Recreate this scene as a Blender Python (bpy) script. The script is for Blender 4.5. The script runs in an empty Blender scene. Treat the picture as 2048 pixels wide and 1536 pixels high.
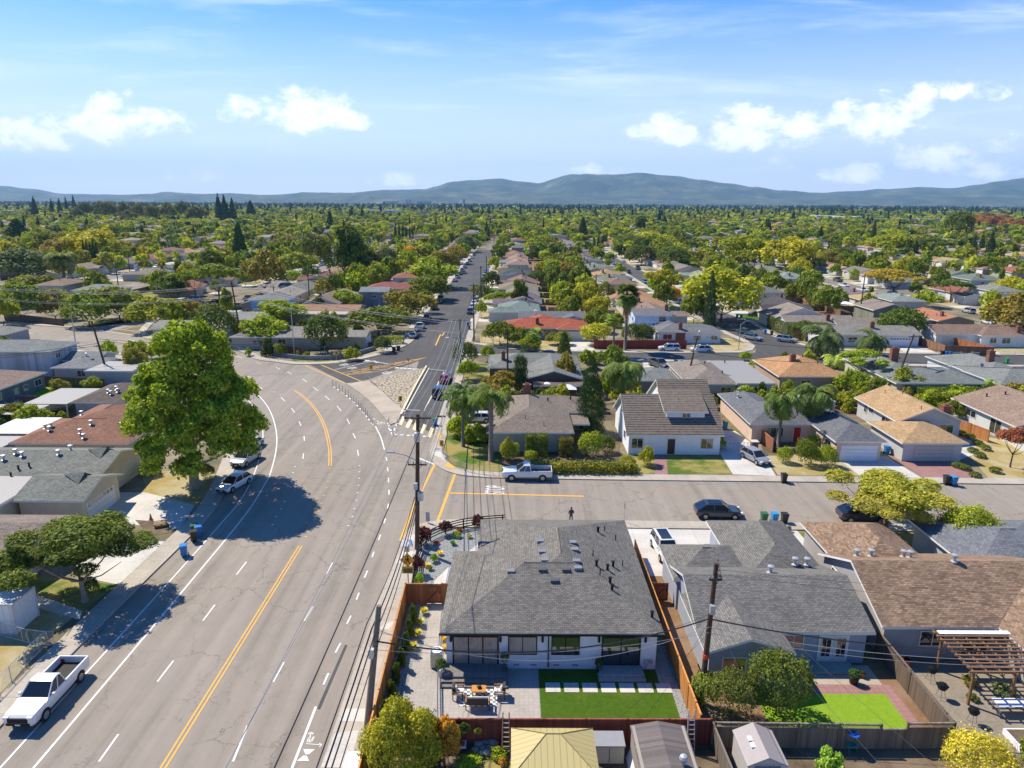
import bpy, math, random
import numpy as np
from mathutils import Vector, Matrix
R = math.radians
rng = np.random.default_rng(7)
random.seed(7)
scene = bpy.context.scene
C = bpy.data.collections.new("place"); scene.collection.children.link(C)
# ---------------------------------------------------------------- camera
FPX, CH, PITCH, ROLL = 1400.0, 31.5, R(14.5), R(0.3)
cam = bpy.data.objects.new("camera", bpy.data.cameras.new("camera")); C.objects.link(cam)
cam.data.sensor_width = 36; cam.data.lens = FPX / 2048 * 36
cam.data.clip_start = 0.5; cam.data.clip_end = 60000
cam.matrix_world = Matrix.Translation((0, 0, CH)) @ Matrix.Rotation(R(90) - PITCH, 4, 'X') @ Matrix.Rotation(ROLL, 4, 'Z')
scene.camera = cam
HAZE = 4.8e-5
# ---------------------------------------------------------------- sun, sky
SUN_EL, SUN_AZ = R(50), R(308)      # azimuth clockwise from +Y: the sun stands far behind the houses, to the left
sun = bpy.data.objects.new("sun", bpy.data.lights.new("sun", 'SUN')); C.objects.link(sun)
sun.data.energy = 5.0; sun.data.angle = R(0.5); sun.data.color = (1, .915, .76)
sd = Vector((math.sin(SUN_AZ) * math.cos(SUN_EL), math.cos(SUN_AZ) * math.cos(SUN_EL), math.sin(SUN_EL)))
sun.rotation_euler = sd.to_track_quat('Z', 'Y').to_euler()
world = bpy.data.worlds.new("World"); scene.world = world; world.use_nodes = True
nt = world.node_tree; nt.nodes.clear()
def N(nt, t, **k):
 n = nt.nodes.new(t)
 for a, v in k.items():
  if a == 'inp':
   for i, x in v.items():
    n.inputs[i].default_value = x
  else: setattr(n, a, v)
 return n
def L(nt, a, b): nt.links.new(a, b)
sky = N(nt, 'ShaderNodeTexSky', sky_type='NISHITA', sun_disc=False, sun_elevation=SUN_EL, sun_rotation=SUN_AZ,
  altitude=60, air_density=1.0, dust_density=0.15, ozone_density=3.2)
tc = N(nt, 'ShaderNodeTexCoord'); sep = N(nt, 'ShaderNodeSeparateXYZ'); L(nt, tc.outputs['Generated'], sep.inputs[0])
def M(nt, op, a, b=None, c=None, clamp=False):
 n = N(nt, 'ShaderNodeMath', operation=op, use_clamp=clamp)
 for i, v in enumerate((a, b, c)):
  if v is None: continue
  if isinstance(v, (int, float)): n.inputs[i].default_value = v
  else: L(nt, v, n.inputs[i])
 return n.outputs[0]
ysafe = M(nt, 'MAXIMUM', sep.outputs[1], 0.05)
u = M(nt, 'DIVIDE', sep.outputs[0], ysafe); v = M(nt, 'DIVIDE', sep.outputs[2], ysafe)
uv = N(nt, 'ShaderNodeCombineXYZ'); L(nt, u, uv.inputs[0]); L(nt, M(nt, 'MULTIPLY', v, 1.5), uv.inputs[1])
n1 = N(nt, 'ShaderNodeTexNoise', inp={'Scale': 11.0, 'Detail': 9.0, 'Roughness': .66, 'Distortion': .25}); L(nt, uv.outputs[0], n1.inputs['Vector'])
n3 = N(nt, 'ShaderNodeTexNoise', inp={'Scale': 30.0, 'Detail': 6.0, 'Roughness': .6}); L(nt, uv.outputs[0], n3.inputs['Vector'])
def sky_uv(px, py):
 a = (px - 1024) / FPX; b = -(py - 768) / FPX
 a, b = a * math.cos(ROLL) - b * math.sin(ROLL), a * math.sin(ROLL) + b * math.cos(ROLL)
 y = math.cos(PITCH) + b * math.sin(PITCH); z = -math.sin(PITCH) + b * math.cos(PITCH)
 return a / y, z / y
acc = None
for px, py, w, h, k in [(225, 250, 120, 60, 1.0), (235, 215, 55, 34, .9), (590, 232, 118, 46, 1.15), (575, 215, 60, 30, .9), (40, 282, 110, 42, 1.0),
      (1500, 270, 215, 46, 1.1), (1480, 250, 90, 32, .9), (1735, 238, 130, 46, .95), (1640, 262, 120, 40, .9), (1875, 320, 90, 34, 1.0), (2010, 290, 70, 30, .8), (2020, 345, 90, 26, .8),
      (1890, 185, 80, 22, .45), (1705, 352, 70, 24, .75), (1215, 340, 60, 16, .6), (800, 362, 50, 14, .6), (380, 355, 50, 14, .4), (1545, 330, 50, 18, .5)]:
 cu, cv = sky_uv(px, py)
 du = M(nt, 'DIVIDE', M(nt, 'SUBTRACT', u, cu), w * 1.3 / FPX)
 dv = M(nt, 'DIVIDE', M(nt, 'SUBTRACT', v, cv), h * 1.25 / FPX)
 dv = M(nt, 'MULTIPLY', dv, M(nt, 'ADD', 1.0, M(nt, 'MULTIPLY', M(nt, 'LESS_THAN', dv, 0.0), .75)))
 rr = M(nt, 'ADD', M(nt, 'MULTIPLY', du, du), M(nt, 'MULTIPLY', dv, dv))
 b = M(nt, 'MULTIPLY', M(nt, 'SUBTRACT', 1.0, rr), k)
 acc = b if acc is None else M(nt, 'MAXIMUM', acc, b)
acc = M(nt, 'MAXIMUM', acc, -1.0)
puff = M(nt, 'ADD', M(nt, 'MULTIPLY', acc, .85), M(nt, 'MULTIPLY', M(nt, 'SUBTRACT', n1.outputs[0], .52), 4.2))
puff = M(nt, 'ADD', puff, M(nt, 'MULTIPLY', M(nt, 'SUBTRACT', n3.outputs[0], .5), 1.5))
mask = N(nt, 'ShaderNodeMapRange', interpolation_type='SMOOTHSTEP', inp={'From Min': .05, 'From Max': .85}); L(nt, puff, mask.inputs[0])
maskl = M(nt, 'MULTIPLY', mask.outputs[0], M(nt, 'GREATER_THAN', acc, -.9))
cu_map = N(nt, 'ShaderNodeMapping'); cu_map.inputs['Rotation'].default_value = (0, 0, R(-17)); cu_map.inputs['Scale'].default_value = (1.3, 7.5, 1)
L(nt, uv.outputs[0], cu_map.inputs[0])
n2 = N(nt, 'ShaderNodeTexNoise', inp={'Scale': 2.0, 'Detail': 8.0, 'Roughness': .62, 'Distortion': .5}); L(nt, cu_map.outputs[0], n2.inputs['Vector'])
cir = N(nt, 'ShaderNodeMapRange', interpolation_type='SMOOTHSTEP', inp={'From Min': .46, 'From Max': .85}); L(nt, n2.outputs[0], cir.inputs[0])
cirm = M(nt, 'MULTIPLY', cir.outputs[0], .75)
mx = M(nt, 'MAXIMUM', M(nt, 'MULTIPLY', maskl, .97), cirm)
mx = M(nt, 'MULTIPLY', mx, M(nt, 'GREATER_THAN', sep.outputs[1], 0.06))
mix = N(nt, 'ShaderNodeMix', data_type='RGBA'); L(nt, mx, mix.inputs[0])
hs = N(nt, 'ShaderNodeHueSaturation', inp={'Saturation': 1.5, 'Value': .88, 'Hue': .511}); L(nt, sky.outputs[0], hs.inputs['Color'])
hz = N(nt, 'ShaderNodeMix', data_type='RGBA'); hf = N(nt, 'ShaderNodeMapRange', interpolation_type='SMOOTHERSTEP', inp={'From Min': -.02, 'From Max': .34, 'To Min': .85, 'To Max': 0.0}); L(nt, sep.outputs[2], hf.inputs[0]); L(nt, hf.outputs[0], hz.inputs[0]); L(nt, hs.outputs[0], hz.inputs[6]); hz.inputs[7].default_value = (4.7, 5.2, 6.7, 1)
L(nt, hz.outputs[2], mix.inputs[6]); ccl = N(nt, 'ShaderNodeMix', data_type='RGBA'); L(nt, M(nt, 'MULTIPLY', puff, .5, clamp=True), ccl.inputs[0]); ccl.inputs[6].default_value = (5.6, 6.3, 7.6, 1); ccl.inputs[7].default_value = (9.0, 8.8, 8.6, 1); L(nt, ccl.outputs[2], mix.inputs[7])
bg = N(nt, 'ShaderNodeBackground', inp={'Strength': .14}); L(nt, mix.outputs[2], bg.inputs[0])
wo = N(nt, 'ShaderNodeOutputWorld'); L(nt, bg.outputs[0], wo.inputs[0])
scene.view_settings.view_transform = 'Standard'; scene.view_settings.look = 'None'
scene.view_settings.gamma = 1; scene.view_settings.use_curve_mapping = False
scene.view_settings.exposure = 0.5
scene.render.engine = 'CYCLES'
cy = scene.cycles
cy.max_bounces = 6; cy.diffuse_bounces = 3; cy.glossy_bounces = 2; cy.transmission_bounces = 3; cy.transparent_max_bounces = 8; cy.volume_bounces = 1
cy.use_denoising = True; cy.caustics_reflective = False; cy.caustics_refractive = False
cy.sample_clamp_indirect = 6
# ---------------------------------------------------------------- helpers
def P(px, py, z=0.0):
 """the spot on the ground (or at height z) that the photo shows at a pixel"""
 a = (px - 1024) / FPX; b = -(py - 768) / FPX
 a, b = a * math.cos(ROLL) - b * math.sin(ROLL), a * math.sin(ROLL) + b * math.cos(ROLL)
 dy = math.cos(PITCH) + b * math.sin(PITCH); dz = -math.sin(PITCH) + b * math.cos(PITCH)
 t = (z - CH) / dz
 return a * t, dy * t
def dist_px(py): return P(1024, py)[1]
def height_px(px, pyb, pyt):
 """height of something upright that stands at pixel (px, pyb) and reaches up to row pyt"""
 x, y = P(px, pyb); lo, hi = 0.0, 60.0
 for _ in range(40):
  m = (lo + hi) / 2
  py = row(x, y, m)
  if py > pyt: lo = m
  else: hi = m
 return lo
def proj(x, y, z):
 d = Vector((x, y, z - CH)); cz = math.cos(PITCH); sz = math.sin(PITCH)
 f = d.y * cz - d.z * sz; up = d.y * sz + d.z * cz
 a, b = d.x / f, up / f
 a, b = a * math.cos(-ROLL) - b * math.sin(-ROLL), a * math.sin(-ROLL) + b * math.cos(-ROLL)
 return 1024 + a * FPX, 768 - b * FPX
def row(x, y, z): return proj(x, y, z)[1]
def tag(o, label=None, cat=None, group=None, kind=None, color=None):
 if label: o['label'] = label
 if cat: o['category'] = cat
 if group: o['group'] = group
 if kind: o['kind'] = kind
 if color: o.color = (*color, 1)
 return o
def empty(name, loc, rz=0.0):
 o = bpy.data.objects.new(name, None); C.objects.link(o); o.location = loc; o.rotation_euler = (0, 0, rz); o.empty_display_size = .3
 return o
def thing(name, label, cat, loc=(0, 0, 0), rz=0.0, group=None):
 return tag(empty(name, loc, rz), label, cat, group)
def copy_tree(o, parent=None):
 c = o.copy(); C.objects.link(c); c.parent = parent
 for ch in o.children: copy_tree(ch, c)
 return c
def paint(o, part, color):
 for ch in o.children_recursive:
  if ch.name.split('.')[0] == part: ch.color = (*color, 1)
class MB:
 def __init__(s): s.v = []; s.f = []; s.m = []
 def quad(s, *p, m=0):
  i = len(s.v); s.v += [tuple(q) for q in p]; s.f.append(tuple(range(i, i + len(p)))); s.m.append(m); return s
 def box(s, x0, y0, z0, x1, y1, z1, m=0):
  i = len(s.v)
  s.v += [(x0, y0, z0), (x1, y0, z0), (x1, y1, z0), (x0, y1, z0), (x0, y0, z1), (x1, y0, z1), (x1, y1, z1), (x0, y1, z1)]
  s.f += [tuple(i + k for k in q) for q in ((0, 3, 2, 1), (4, 5, 6, 7), (0, 1, 5, 4), (1, 2, 6, 5), (2, 3, 7, 6), (3, 0, 4, 7))]
  s.m += [m] * 6; return s
 def prism(s, pts, z0, z1, m=0, cap=True):
  n = len(pts)
  if sum(pts[k][0] * pts[(k + 1) % n][1] - pts[(k + 1) % n][0] * pts[k][1] for k in range(n)) < 0: pts = pts[::-1]
  i = len(s.v); s.v += [(x, y, z0) for x, y in pts] + [(x, y, z1) for x, y in pts]
  for k in range(n): s.f.append((i + k, i + (k + 1) % n, i + n + (k + 1) % n, i + n + k)); s.m.append(m)
  if cap: s.f.append(tuple(i + n + k for k in range(n))); s.m.append(m)
  return s
 def sheet(s, pts, z, m=0):
  n = len(pts)
  if sum(pts[k][0] * pts[(k + 1) % n][1] - pts[(k + 1) % n][0] * pts[k][1] for k in range(n)) < 0: pts = pts[::-1]
  return s.quad(*[(x, y, z) for x, y in pts], m=m)
 def tube(s, pts, rad, n=6, m=0, cap=True):
  pts = [Vector(p) for p in pts]; k = len(pts)
  if not isinstance(rad, (list, tuple)): rad = [rad] * k
  i0 = len(s.v)
  for j, p in enumerate(pts):
   d = (pts[min(j + 1, k - 1)] - pts[max(j - 1, 0)]).normalized()
   a = d.cross(Vector((0, 0, 1)) if abs(d.z) < .9 else Vector((1, 0, 0))).normalized(); b = d.cross(a)
   for q in range(n):
    t = 2 * math.pi * q / n; s.v.append(tuple(p + (a * math.cos(t) + b * math.sin(t)) * rad[j]))
  for j in range(k - 1):
   for q in range(n):
    s.f.append((i0 + j * n + q, i0 + j * n + (q + 1) % n, i0 + (j + 1) * n + (q + 1) % n, i0 + (j + 1) * n + q)); s.m.append(m)
  if cap:
   s.f.append(tuple(i0 + q for q in range(n))); s.f.append(tuple(i0 + (k - 1) * n + q for q in range(n))[::-1]); s.m += [m, m]
  return s
 def ball(s, c, r, nu=8, nv=6, m=0):
  if not isinstance(r, (tuple, list)): r = (r, r, r)
  i0 = len(s.v)
  for a in range(nv + 1):
   ph = math.pi * a / nv
   for b in range(nu):
    t = 2 * math.pi * b / nu
    s.v.append((c[0] + r[0] * math.sin(ph) * math.cos(t), c[1] + r[1] * math.sin(ph) * math.sin(t), c[2] + r[2] * math.cos(ph)))
  for a in range(nv):
   for b in range(nu):
    s.f.append((i0 + a * nu + b, i0 + (a + 1) * nu + b, i0 + (a + 1) * nu + (b + 1) % nu, i0 + a * nu + (b + 1) % nu)); s.m.append(m)
  return s
 def lathe(s, prof, c=(0, 0, 0), n=12, m=0):
  i0 = len(s.v)
  for r, z in prof:
   for b in range(n):
    t = 2 * math.pi * b / n; s.v.append((c[0] + r * math.cos(t), c[1] + r * math.sin(t), c[2] + z))
  for a in range(len(prof) - 1):
   for b in range(n):
    s.f.append((i0 + a * n + b, i0 + a * n + (b + 1) % n, i0 + (a + 1) * n + (b + 1) % n, i0 + (a + 1) * n + b)); s.m.append(m)
  return s
 def xf(s, mat, start=0):
  s.v[start:] = [tuple(mat @ Vector(p)) for p in s.v[start:]]; return s
 def mesh(s, name, mats, smooth=False, uv=False):
  me = bpy.data.meshes.new(name); me.from_pydata(s.v, [], s.f)
  if not isinstance(mats, (list, tuple)): mats = [mats]
  for mt in mats: me.materials.append(mt)
  if len(mats) > 1: me.polygons.foreach_set('material_index', s.m)
  if uv: face_uv(me)
  if smooth: me.polygons.foreach_set('use_smooth', [True] * len(me.polygons))
  me.update(); return me
 def build(s, name, mats, parent=None, smooth=False, uv=False, loc=None, color=None):
  o = bpy.data.objects.new(name, s.mesh(name, mats, smooth, uv)); C.objects.link(o)
  if parent is not None: o.parent = parent
  if loc is not None: o.location = loc
  if color is not None: o.color = (*color, 1)
  return o
def face_uv(me):
 """metres along the eave (u) and up the slope (v)"""
 uvl = me.uv_layers.new(name='UVMap').data
 for p in me.polygons:
  n = p.normal
  a = Vector((0, 0, 1)).cross(n)
  a = a.normalized() if a.length > 1e-3 else Vector((1, 0, 0))
  b = n.cross(a)
  for li in p.loop_indices:
   co = me.vertices[me.loops[li].vertex_index].co
   uvl[li].uv = (co.dot(a), co.dot(b))
# ---------------------------------------------------------------- materials
MAT = {}
def newmat(name):
 m = bpy.data.materials.new(name); m.use_nodes = True; nt = m.node_tree
 b = nt.nodes['Principled BSDF']; MAT[name] = m
 return m, nt, b
def ramp(nt, fac, stops):
 r = N(nt, 'ShaderNodeValToRGB'); e = r.color_ramp.elements
 while len(e) < len(stops): e.new(.5)
 for i, (p, c) in enumerate(stops): e[i].position = p; e[i].color = (*c, 1)
 L(nt, fac, r.inputs[0]); return r.outputs[0]
def mixc(nt, fac, a, b, mode='MIX'):
 n = N(nt, 'ShaderNodeMix', data_type='RGBA', blend_type=mode)
 for i, x in ((0, fac), (6, a), (7, b)):
  if isinstance(x, (int, float)): n.inputs[i].default_value = x
  elif isinstance(x, tuple): n.inputs[i].default_value = (*x, 1)
  else: L(nt, x, n.inputs[i])
 return n.outputs[2]
def noise(nt, vec, scale, detail=4, rough=.55, dist=0.0, mp=None):
 if mp is not None:
  m = N(nt, 'ShaderNodeMapping'); m.inputs['Scale'].default_value = mp; L(nt, vec, m.inputs[0]); vec = m.outputs[0]
 n = N(nt, 'ShaderNodeTexNoise', inp={'Scale': scale, 'Detail': detail, 'Roughness': rough, 'Distortion': dist}); L(nt, vec, n.inputs['Vector'])
 return n.outputs[0]
def geo(nt): return N(nt, 'ShaderNodeNewGeometry').outputs['Position']
def objc(nt): return N(nt, 'ShaderNodeTexCoord').outputs['Object']
def ocol(nt): return N(nt, 'ShaderNodeObjectInfo').outputs['Color']
def rng_map(nt, x, a, b, lo=0.0, hi=1.0, smooth=False):
 n = N(nt, 'ShaderNodeMapRange', inp={'From Min': a, 'From Max': b, 'To Min': lo, 'To Max': hi})
 if smooth: n.interpolation_type = 'SMOOTHSTEP'
 L(nt, x, n.inputs[0]); return n.outputs[0]
def bump(nt, b, h, strength=.3, d=.02):
 n = N(nt, 'ShaderNodeBump', inp={'Strength': strength, 'Distance': d}); L(nt, h, n.inputs['Height']); L(nt, n.outputs[0], b.inputs['Normal'])
def plain(name, col, rough=.6, metal=0.0, var=.12, scale=3.0, spec=.3, use_color=False):
 """a paint or stone colour with slight unevenness"""
 m, nt, b = newmat(name)
 base = ocol(nt) if use_color else col
 n = noise(nt, geo(nt), scale, 5)
 f = rng_map(nt, n, .3, .7, 1 - var, 1 + var * .6)
 c = N(nt, 'ShaderNodeVectorMath', operation='SCALE')
 if use_color: L(nt, base, c.inputs[0])
 else: c.inputs[0].default_value = col
 L(nt, f, c.inputs['Scale']); L(nt, c.outputs[0], b.inputs['Base Color'])
 b.inputs['Roughness'].default_value = rough; b.inputs['Metallic'].default_value = metal; b.inputs['Specular IOR Level'].default_value = spec
 return m
def asphalt(name, c, crack=1.0, streak=1.1):
 m, nt, b = newmat(name); p = geo(nt)
 big = noise(nt, p, .06, 4); fine = noise(nt, p, 9.0, 3, .7); mid = noise(nt, p, .7, 6, .65)
 st = noise(nt, p, .55, 5, .6, .4, (1.6, .05, 1))
 f = M(nt, 'ADD', M(nt, 'MULTIPLY', big, .35), M(nt, 'ADD', M(nt, 'MULTIPLY', fine, .14), M(nt, 'ADD', M(nt, 'MULTIPLY', mid, .22), M(nt, 'MULTIPLY', st, .5 * streak))))
 sx = N(nt, 'ShaderNodeSeparateXYZ'); L(nt, p, sx.inputs[0])
 if name == 'asphalt_old': f = M(nt, 'ADD', f, M(nt, 'MULTIPLY', M(nt, 'MULTIPLY', M(nt, 'COSINE', M(nt, 'MULTIPLY', M(nt, 'ADD', sx.outputs[0], 19.9), 3.45)), rng_map(nt, sx.outputs[1], 82, 58)), rng_map(nt, mid, .3, .7, .01, .055)))
 col = ramp(nt, f, [(.46, tuple(x * .7 for x in c)), (.6, c), (.8, tuple(x * 1.22 for x in c))])
 d = N(nt, 'ShaderNodeVectorMath', operation='ADD'); nv = N(nt, 'ShaderNodeTexNoise', inp={'Scale': .7, 'Detail': 5.0, 'Roughness': .7}); L(nt, p, nv.inputs['Vector'])
 sc = N(nt, 'ShaderNodeVectorMath', operation='SCALE'); L(nt, nv.outputs['Color'], sc.inputs[0]); sc.inputs['Scale'].default_value = 2.6
 L(nt, p, d.inputs[0]); L(nt, sc.outputs[0], d.inputs[1])
 vo = N(nt, 'ShaderNodeTexVoronoi', feature='DISTANCE_TO_EDGE', inp={'Scale': .19}); L(nt, d.outputs[0], vo.inputs['Vector'])
 cr = rng_map(nt, vo.outputs['Distance'], .0, .011, 1, 0)
 cr = M(nt, 'MULTIPLY', cr, rng_map(nt, noise(nt, p, .12, 3), .44, .56))
 vo2 = N(nt, 'ShaderNodeTexVoronoi', feature='DISTANCE_TO_EDGE', inp={'Scale': .42}); L(nt, d.outputs[0], vo2.inputs['Vector'])
 cr2 = M(nt, 'MULTIPLY', rng_map(nt, vo2.outputs['Distance'], .0, .014, .8, 0), rng_map(nt, noise(nt, p, .21, 3), .5, .62))
 cr = M(nt, 'MULTIPLY', M(nt, 'MAXIMUM', cr, cr2), .62 * crack)
 col = mixc(nt, cr, col, tuple(x * .35 for x in c))
 L(nt, col, b.inputs['Base Color']); b.inputs['Roughness'].default_value = .85; b.inputs['Specular IOR Level'].default_value = .25
 bump(nt, b, fine, .25, .01); return m
asphalt('asphalt_old', (.262, .226, .186), 1.3)
asphalt('asphalt_side', (.25, .22, .185), .7, .6)
asphalt('asphalt_dark', (.098, .094, .09), .5, .6)
def concrete(name, c, joint=1.5, mo=.62):
 m, nt, b = newmat(name); p = geo(nt)
 f = M(nt, 'ADD', M(nt, 'MULTIPLY', noise(nt, p, .35, 5, .6), .6), M(nt, 'MULTIPLY', noise(nt, p, 5, 4), .4))
 col = ramp(nt, f, [(.32, tuple(x * .74 for x in c)), (.5, c), (.7, tuple(min(1, x * 1.12) for x in c))])
 br = N(nt, 'ShaderNodeTexBrick', offset=0.0, inp={'Scale': 1.0, 'Mortar Size': .018, 'Brick Width': joint, 'Row Height': joint, 'Color1': (1, 1, 1, 1), 'Color2': (.9, .9, .9, 1), 'Mortar': (mo, mo, mo, 1)})
 L(nt, p, br.inputs['Vector'])
 L(nt, mixc(nt, 1.0, col, br.outputs[0], 'MULTIPLY'), b.inputs['Base Color']); b.inputs['Roughness'].default_value = .85
 return m
concrete('concrete_walk', (.43, .38, .31)); concrete('concrete_light', (.56, .53, .48), 3.0); concrete('concrete_tan', (.42, .355, .27), 2.6)
concrete('paver_grey', (.4, .36, .315), .3, .82); concrete('concrete_aged', (.27, .225, .17), 2.2); concrete('paver_dark', (.2, .185, .17), .5); concrete('paver_red', (.32, .17, .15), .45)
def grass(name, a, c2, dry, drymix=.5, scale=1.0):
 m, nt, b = newmat(name); p = geo(nt)
 f = noise(nt, p, 2.5 * scale, 6, .7); col = ramp(nt, f, [(.3, a), (.7, c2)])
 dn = rng_map(nt, noise(nt, p, .28 * scale, 5, .6), .62 - drymix * .35, .78 - drymix * .35)
 col = mixc(nt, dn, col, dry)
 col = mixc(nt, rng_map(nt, noise(nt, p, 14, 4, .8), .35, .6, .45, 0), col, tuple(x * .35 for x in a))
 L(nt, col, b.inputs['Base Color']); b.inputs['Roughness'].default_value = .9; b.inputs['Specular IOR Level'].default_value = .1
 bump(nt, b, noise(nt, p, 30, 2), .6, .03); return m
grass('turf_green', (.05, .105, .008), (.085, .155, .012), (.1, .15, .02), .35)
grass('lawn_mixed', (.07, .13, .02), (.12, .19, .03), (.36, .29, .1), .6)
grass('lawn_lime', (.2, .33, .02), (.25, .4, .03), (.27, .42, .04), .2)
grass('lawn_dry', (.33, .25, .08), (.44, .34, .13), (.47, .4, .24), .6)
grass('earth_bed', (.1, .075, .05), (.17, .13, .085), (.24, .18, .12), .5)
grass('earth_bark', (.2, .115, .06), (.3, .18, .1), (.3, .2, .13), .5)
m, nt, b = newmat('suburb_ground'); p = geo(nt)
col = ramp(nt, noise(nt, p, .12, 5, .65), [(.3, (.07, .085, .03)), (.46, (.16, .13, .07)), (.6, (.25, .21, .14)), (.78, (.34, .29, .2))])
sp = N(nt, 'ShaderNodeSeparateXYZ'); L(nt, p, sp.inputs[0])
far = rng_map(nt, sp.outputs[1], 500, 1300)
col = mixc(nt, far, col, ramp(nt, noise(nt, p, .02, 4), [(.35, (.03, .045, .015)), (.6, (.07, .08, .03)), (.75, (.13, .12, .07))]))
L(nt, col, b.inputs['Base Color']); b.inputs['Roughness'].default_value = .95
m, nt, b = newmat('rocks_cream'); p = geo(nt)
vo = N(nt, 'ShaderNodeTexVoronoi', inp={'Scale': 2.6}); L(nt, p, vo.inputs['Vector'])
col = ramp(nt, vo.outputs['Distance'], [(.0, (.58, .5, .36)), (.45, (.46, .38, .26)), (.7, (.12, .09, .06))])
sc = N(nt, 'ShaderNodeSeparateColor'); L(nt, vo.outputs['Color'], sc.inputs[0])
col = mixc(nt, M(nt, 'MULTIPLY', sc.outputs[0], .4), col, (.42, .36, .28)); L(nt, col, b.inputs['Base Color']); b.inputs['Roughness'].default_value = .9
bump(nt, b, M(nt, 'MULTIPLY', vo.outputs['Distance'], -1), 1.0, .25)
m, nt, b = newmat('gravel_grey'); p = geo(nt)
vo = N(nt, 'ShaderNodeTexVoronoi', inp={'Scale': 11}); L(nt, p, vo.inputs['Vector'])
L(nt, ramp(nt, vo.outputs['Distance'], [(.0, (.42, .43, .43)), (.6, (.22, .23, .23)), (.9, (.08, .08, .08))]), b.inputs['Base Color']); b.inputs['Roughness'].default_value = .9
bump(nt, b, M(nt, 'MULTIPLY', vo.outputs['Distance'], -1), .8, .05)
m, nt, b = newmat('paint_white'); w = noise(nt, geo(nt), 7, 5, .75)
L(nt, ramp(nt, w, [(.3, (.42, .4, .36)), (.45, (.72, .7, .66))]), b.inputs['Base Color']); b.inputs['Roughness'].default_value = .7
m, nt, b = newmat('paint_yellow'); w = noise(nt, geo(nt), 7, 5, .75)
L(nt, ramp(nt, w, [(.3, (.42, .26, .08)), (.45, (.72, .38, .055))]), b.inputs['Base Color']); b.inputs['Roughness'].default_value = .7
m, nt, b = newmat('paint_cream'); w = noise(nt, geo(nt), 5, 5, .75)
L(nt, ramp(nt, w, [(.3, (.5, .4, .24)), (.45, (.74, .6, .36))]), b.inputs['Base Color']); b.inputs['Roughness'].default_value = .7
def shingle(name, bw=.3, rh=.15, contrast=.24, mort=.5, streaks=.14):
 m, nt, b = newmat(name); uvn = N(nt, 'ShaderNodeUVMap'); uvn.uv_map = 'UVMap'; base = ocol(nt)
 br = N(nt, 'ShaderNodeTexBrick', inp={'Scale': 1.0, 'Mortar Size': .022, 'Mortar Smooth': .6, 'Bias': 0.0, 'Brick Width': bw, 'Row Height': rh,
   'Color1': (1 - contrast, 1 - contrast, 1 - contrast, 1), 'Color2': (1 + contrast, 1 + contrast, 1 + contrast * .9, 1), 'Mortar': (mort, mort, mort, 1)})
 L(nt, uvn.outputs[0], br.inputs['Vector'])
 f = rng_map(nt, noise(nt, geo(nt), .5, 5, .65), .3, .7, 1 - streaks, 1 + streaks)
 f2 = rng_map(nt, noise(nt, geo(nt), 6, 3, .7), .3, .7, .88, 1.12)
 s = N(nt, 'ShaderNodeVectorMath', operation='SCALE'); L(nt, br.outputs[0], s.inputs[0]); L(nt, M(nt, 'MULTIPLY', f, f2), s.inputs['Scale'])
 L(nt, mixc(nt, 1.0, base, s.outputs[0], 'MULTIPLY'), b.inputs['Base Color']); b.inputs['Roughness'].default_value = .9; b.inputs['Specular IOR Level'].default_value = .15
 bump(nt, b, br.outputs['Fac'], -.35, .02); return m
shingle('shingle'); shingle('shingle_two_tone', .34, .16, .36, .5, .2)
m, nt, b = newmat('tile_ribbed'); uvn = N(nt, 'ShaderNodeUVMap'); uvn.uv_map = 'UVMap'
sp = N(nt, 'ShaderNodeSeparateXYZ'); L(nt, uvn.outputs[0], sp.inputs[0])
fr = M(nt, 'FRACT', M(nt, 'DIVIDE', sp.outputs[1], .42))
col = mixc(nt, rng_map(nt, fr, .55, .68), (.185, .145, .11), (.03, .022, .018))
col = mixc(nt, rng_map(nt, noise(nt, geo(nt), 2.2, 6, .7), .4, .7, 0, .5), col, (.27, .235, .19)); L(nt, col, b.inputs['Base Color']); b.inputs['Roughness'].default_value = .85
bump(nt, b, fr, .5, .05)
def ribbed(name, col, period=.4, dark=.7):
 m, nt, b = newmat(name); uvn = N(nt, 'ShaderNodeUVMap'); uvn.uv_map = 'UVMap'
 sp = N(nt, 'ShaderNodeSeparateXYZ'); L(nt, uvn.outputs[0], sp.inputs[0])
 fr = M(nt, 'FRACT', M(nt, 'DIVIDE', sp.outputs[0], period))
 L(nt, mixc(nt, rng_map(nt, fr, .84, .9), col, tuple(x * dark for x in col)), b.inputs['Base Color']); b.inputs['Roughness'].default_value = .55
 bump(nt, b, fr, .4, .03); return m
ribbed('metal_yellow', (.46, .37, .15), .35); ribbed('metal_white_roof', (.29, .275, .25), .5, .8)
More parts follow.
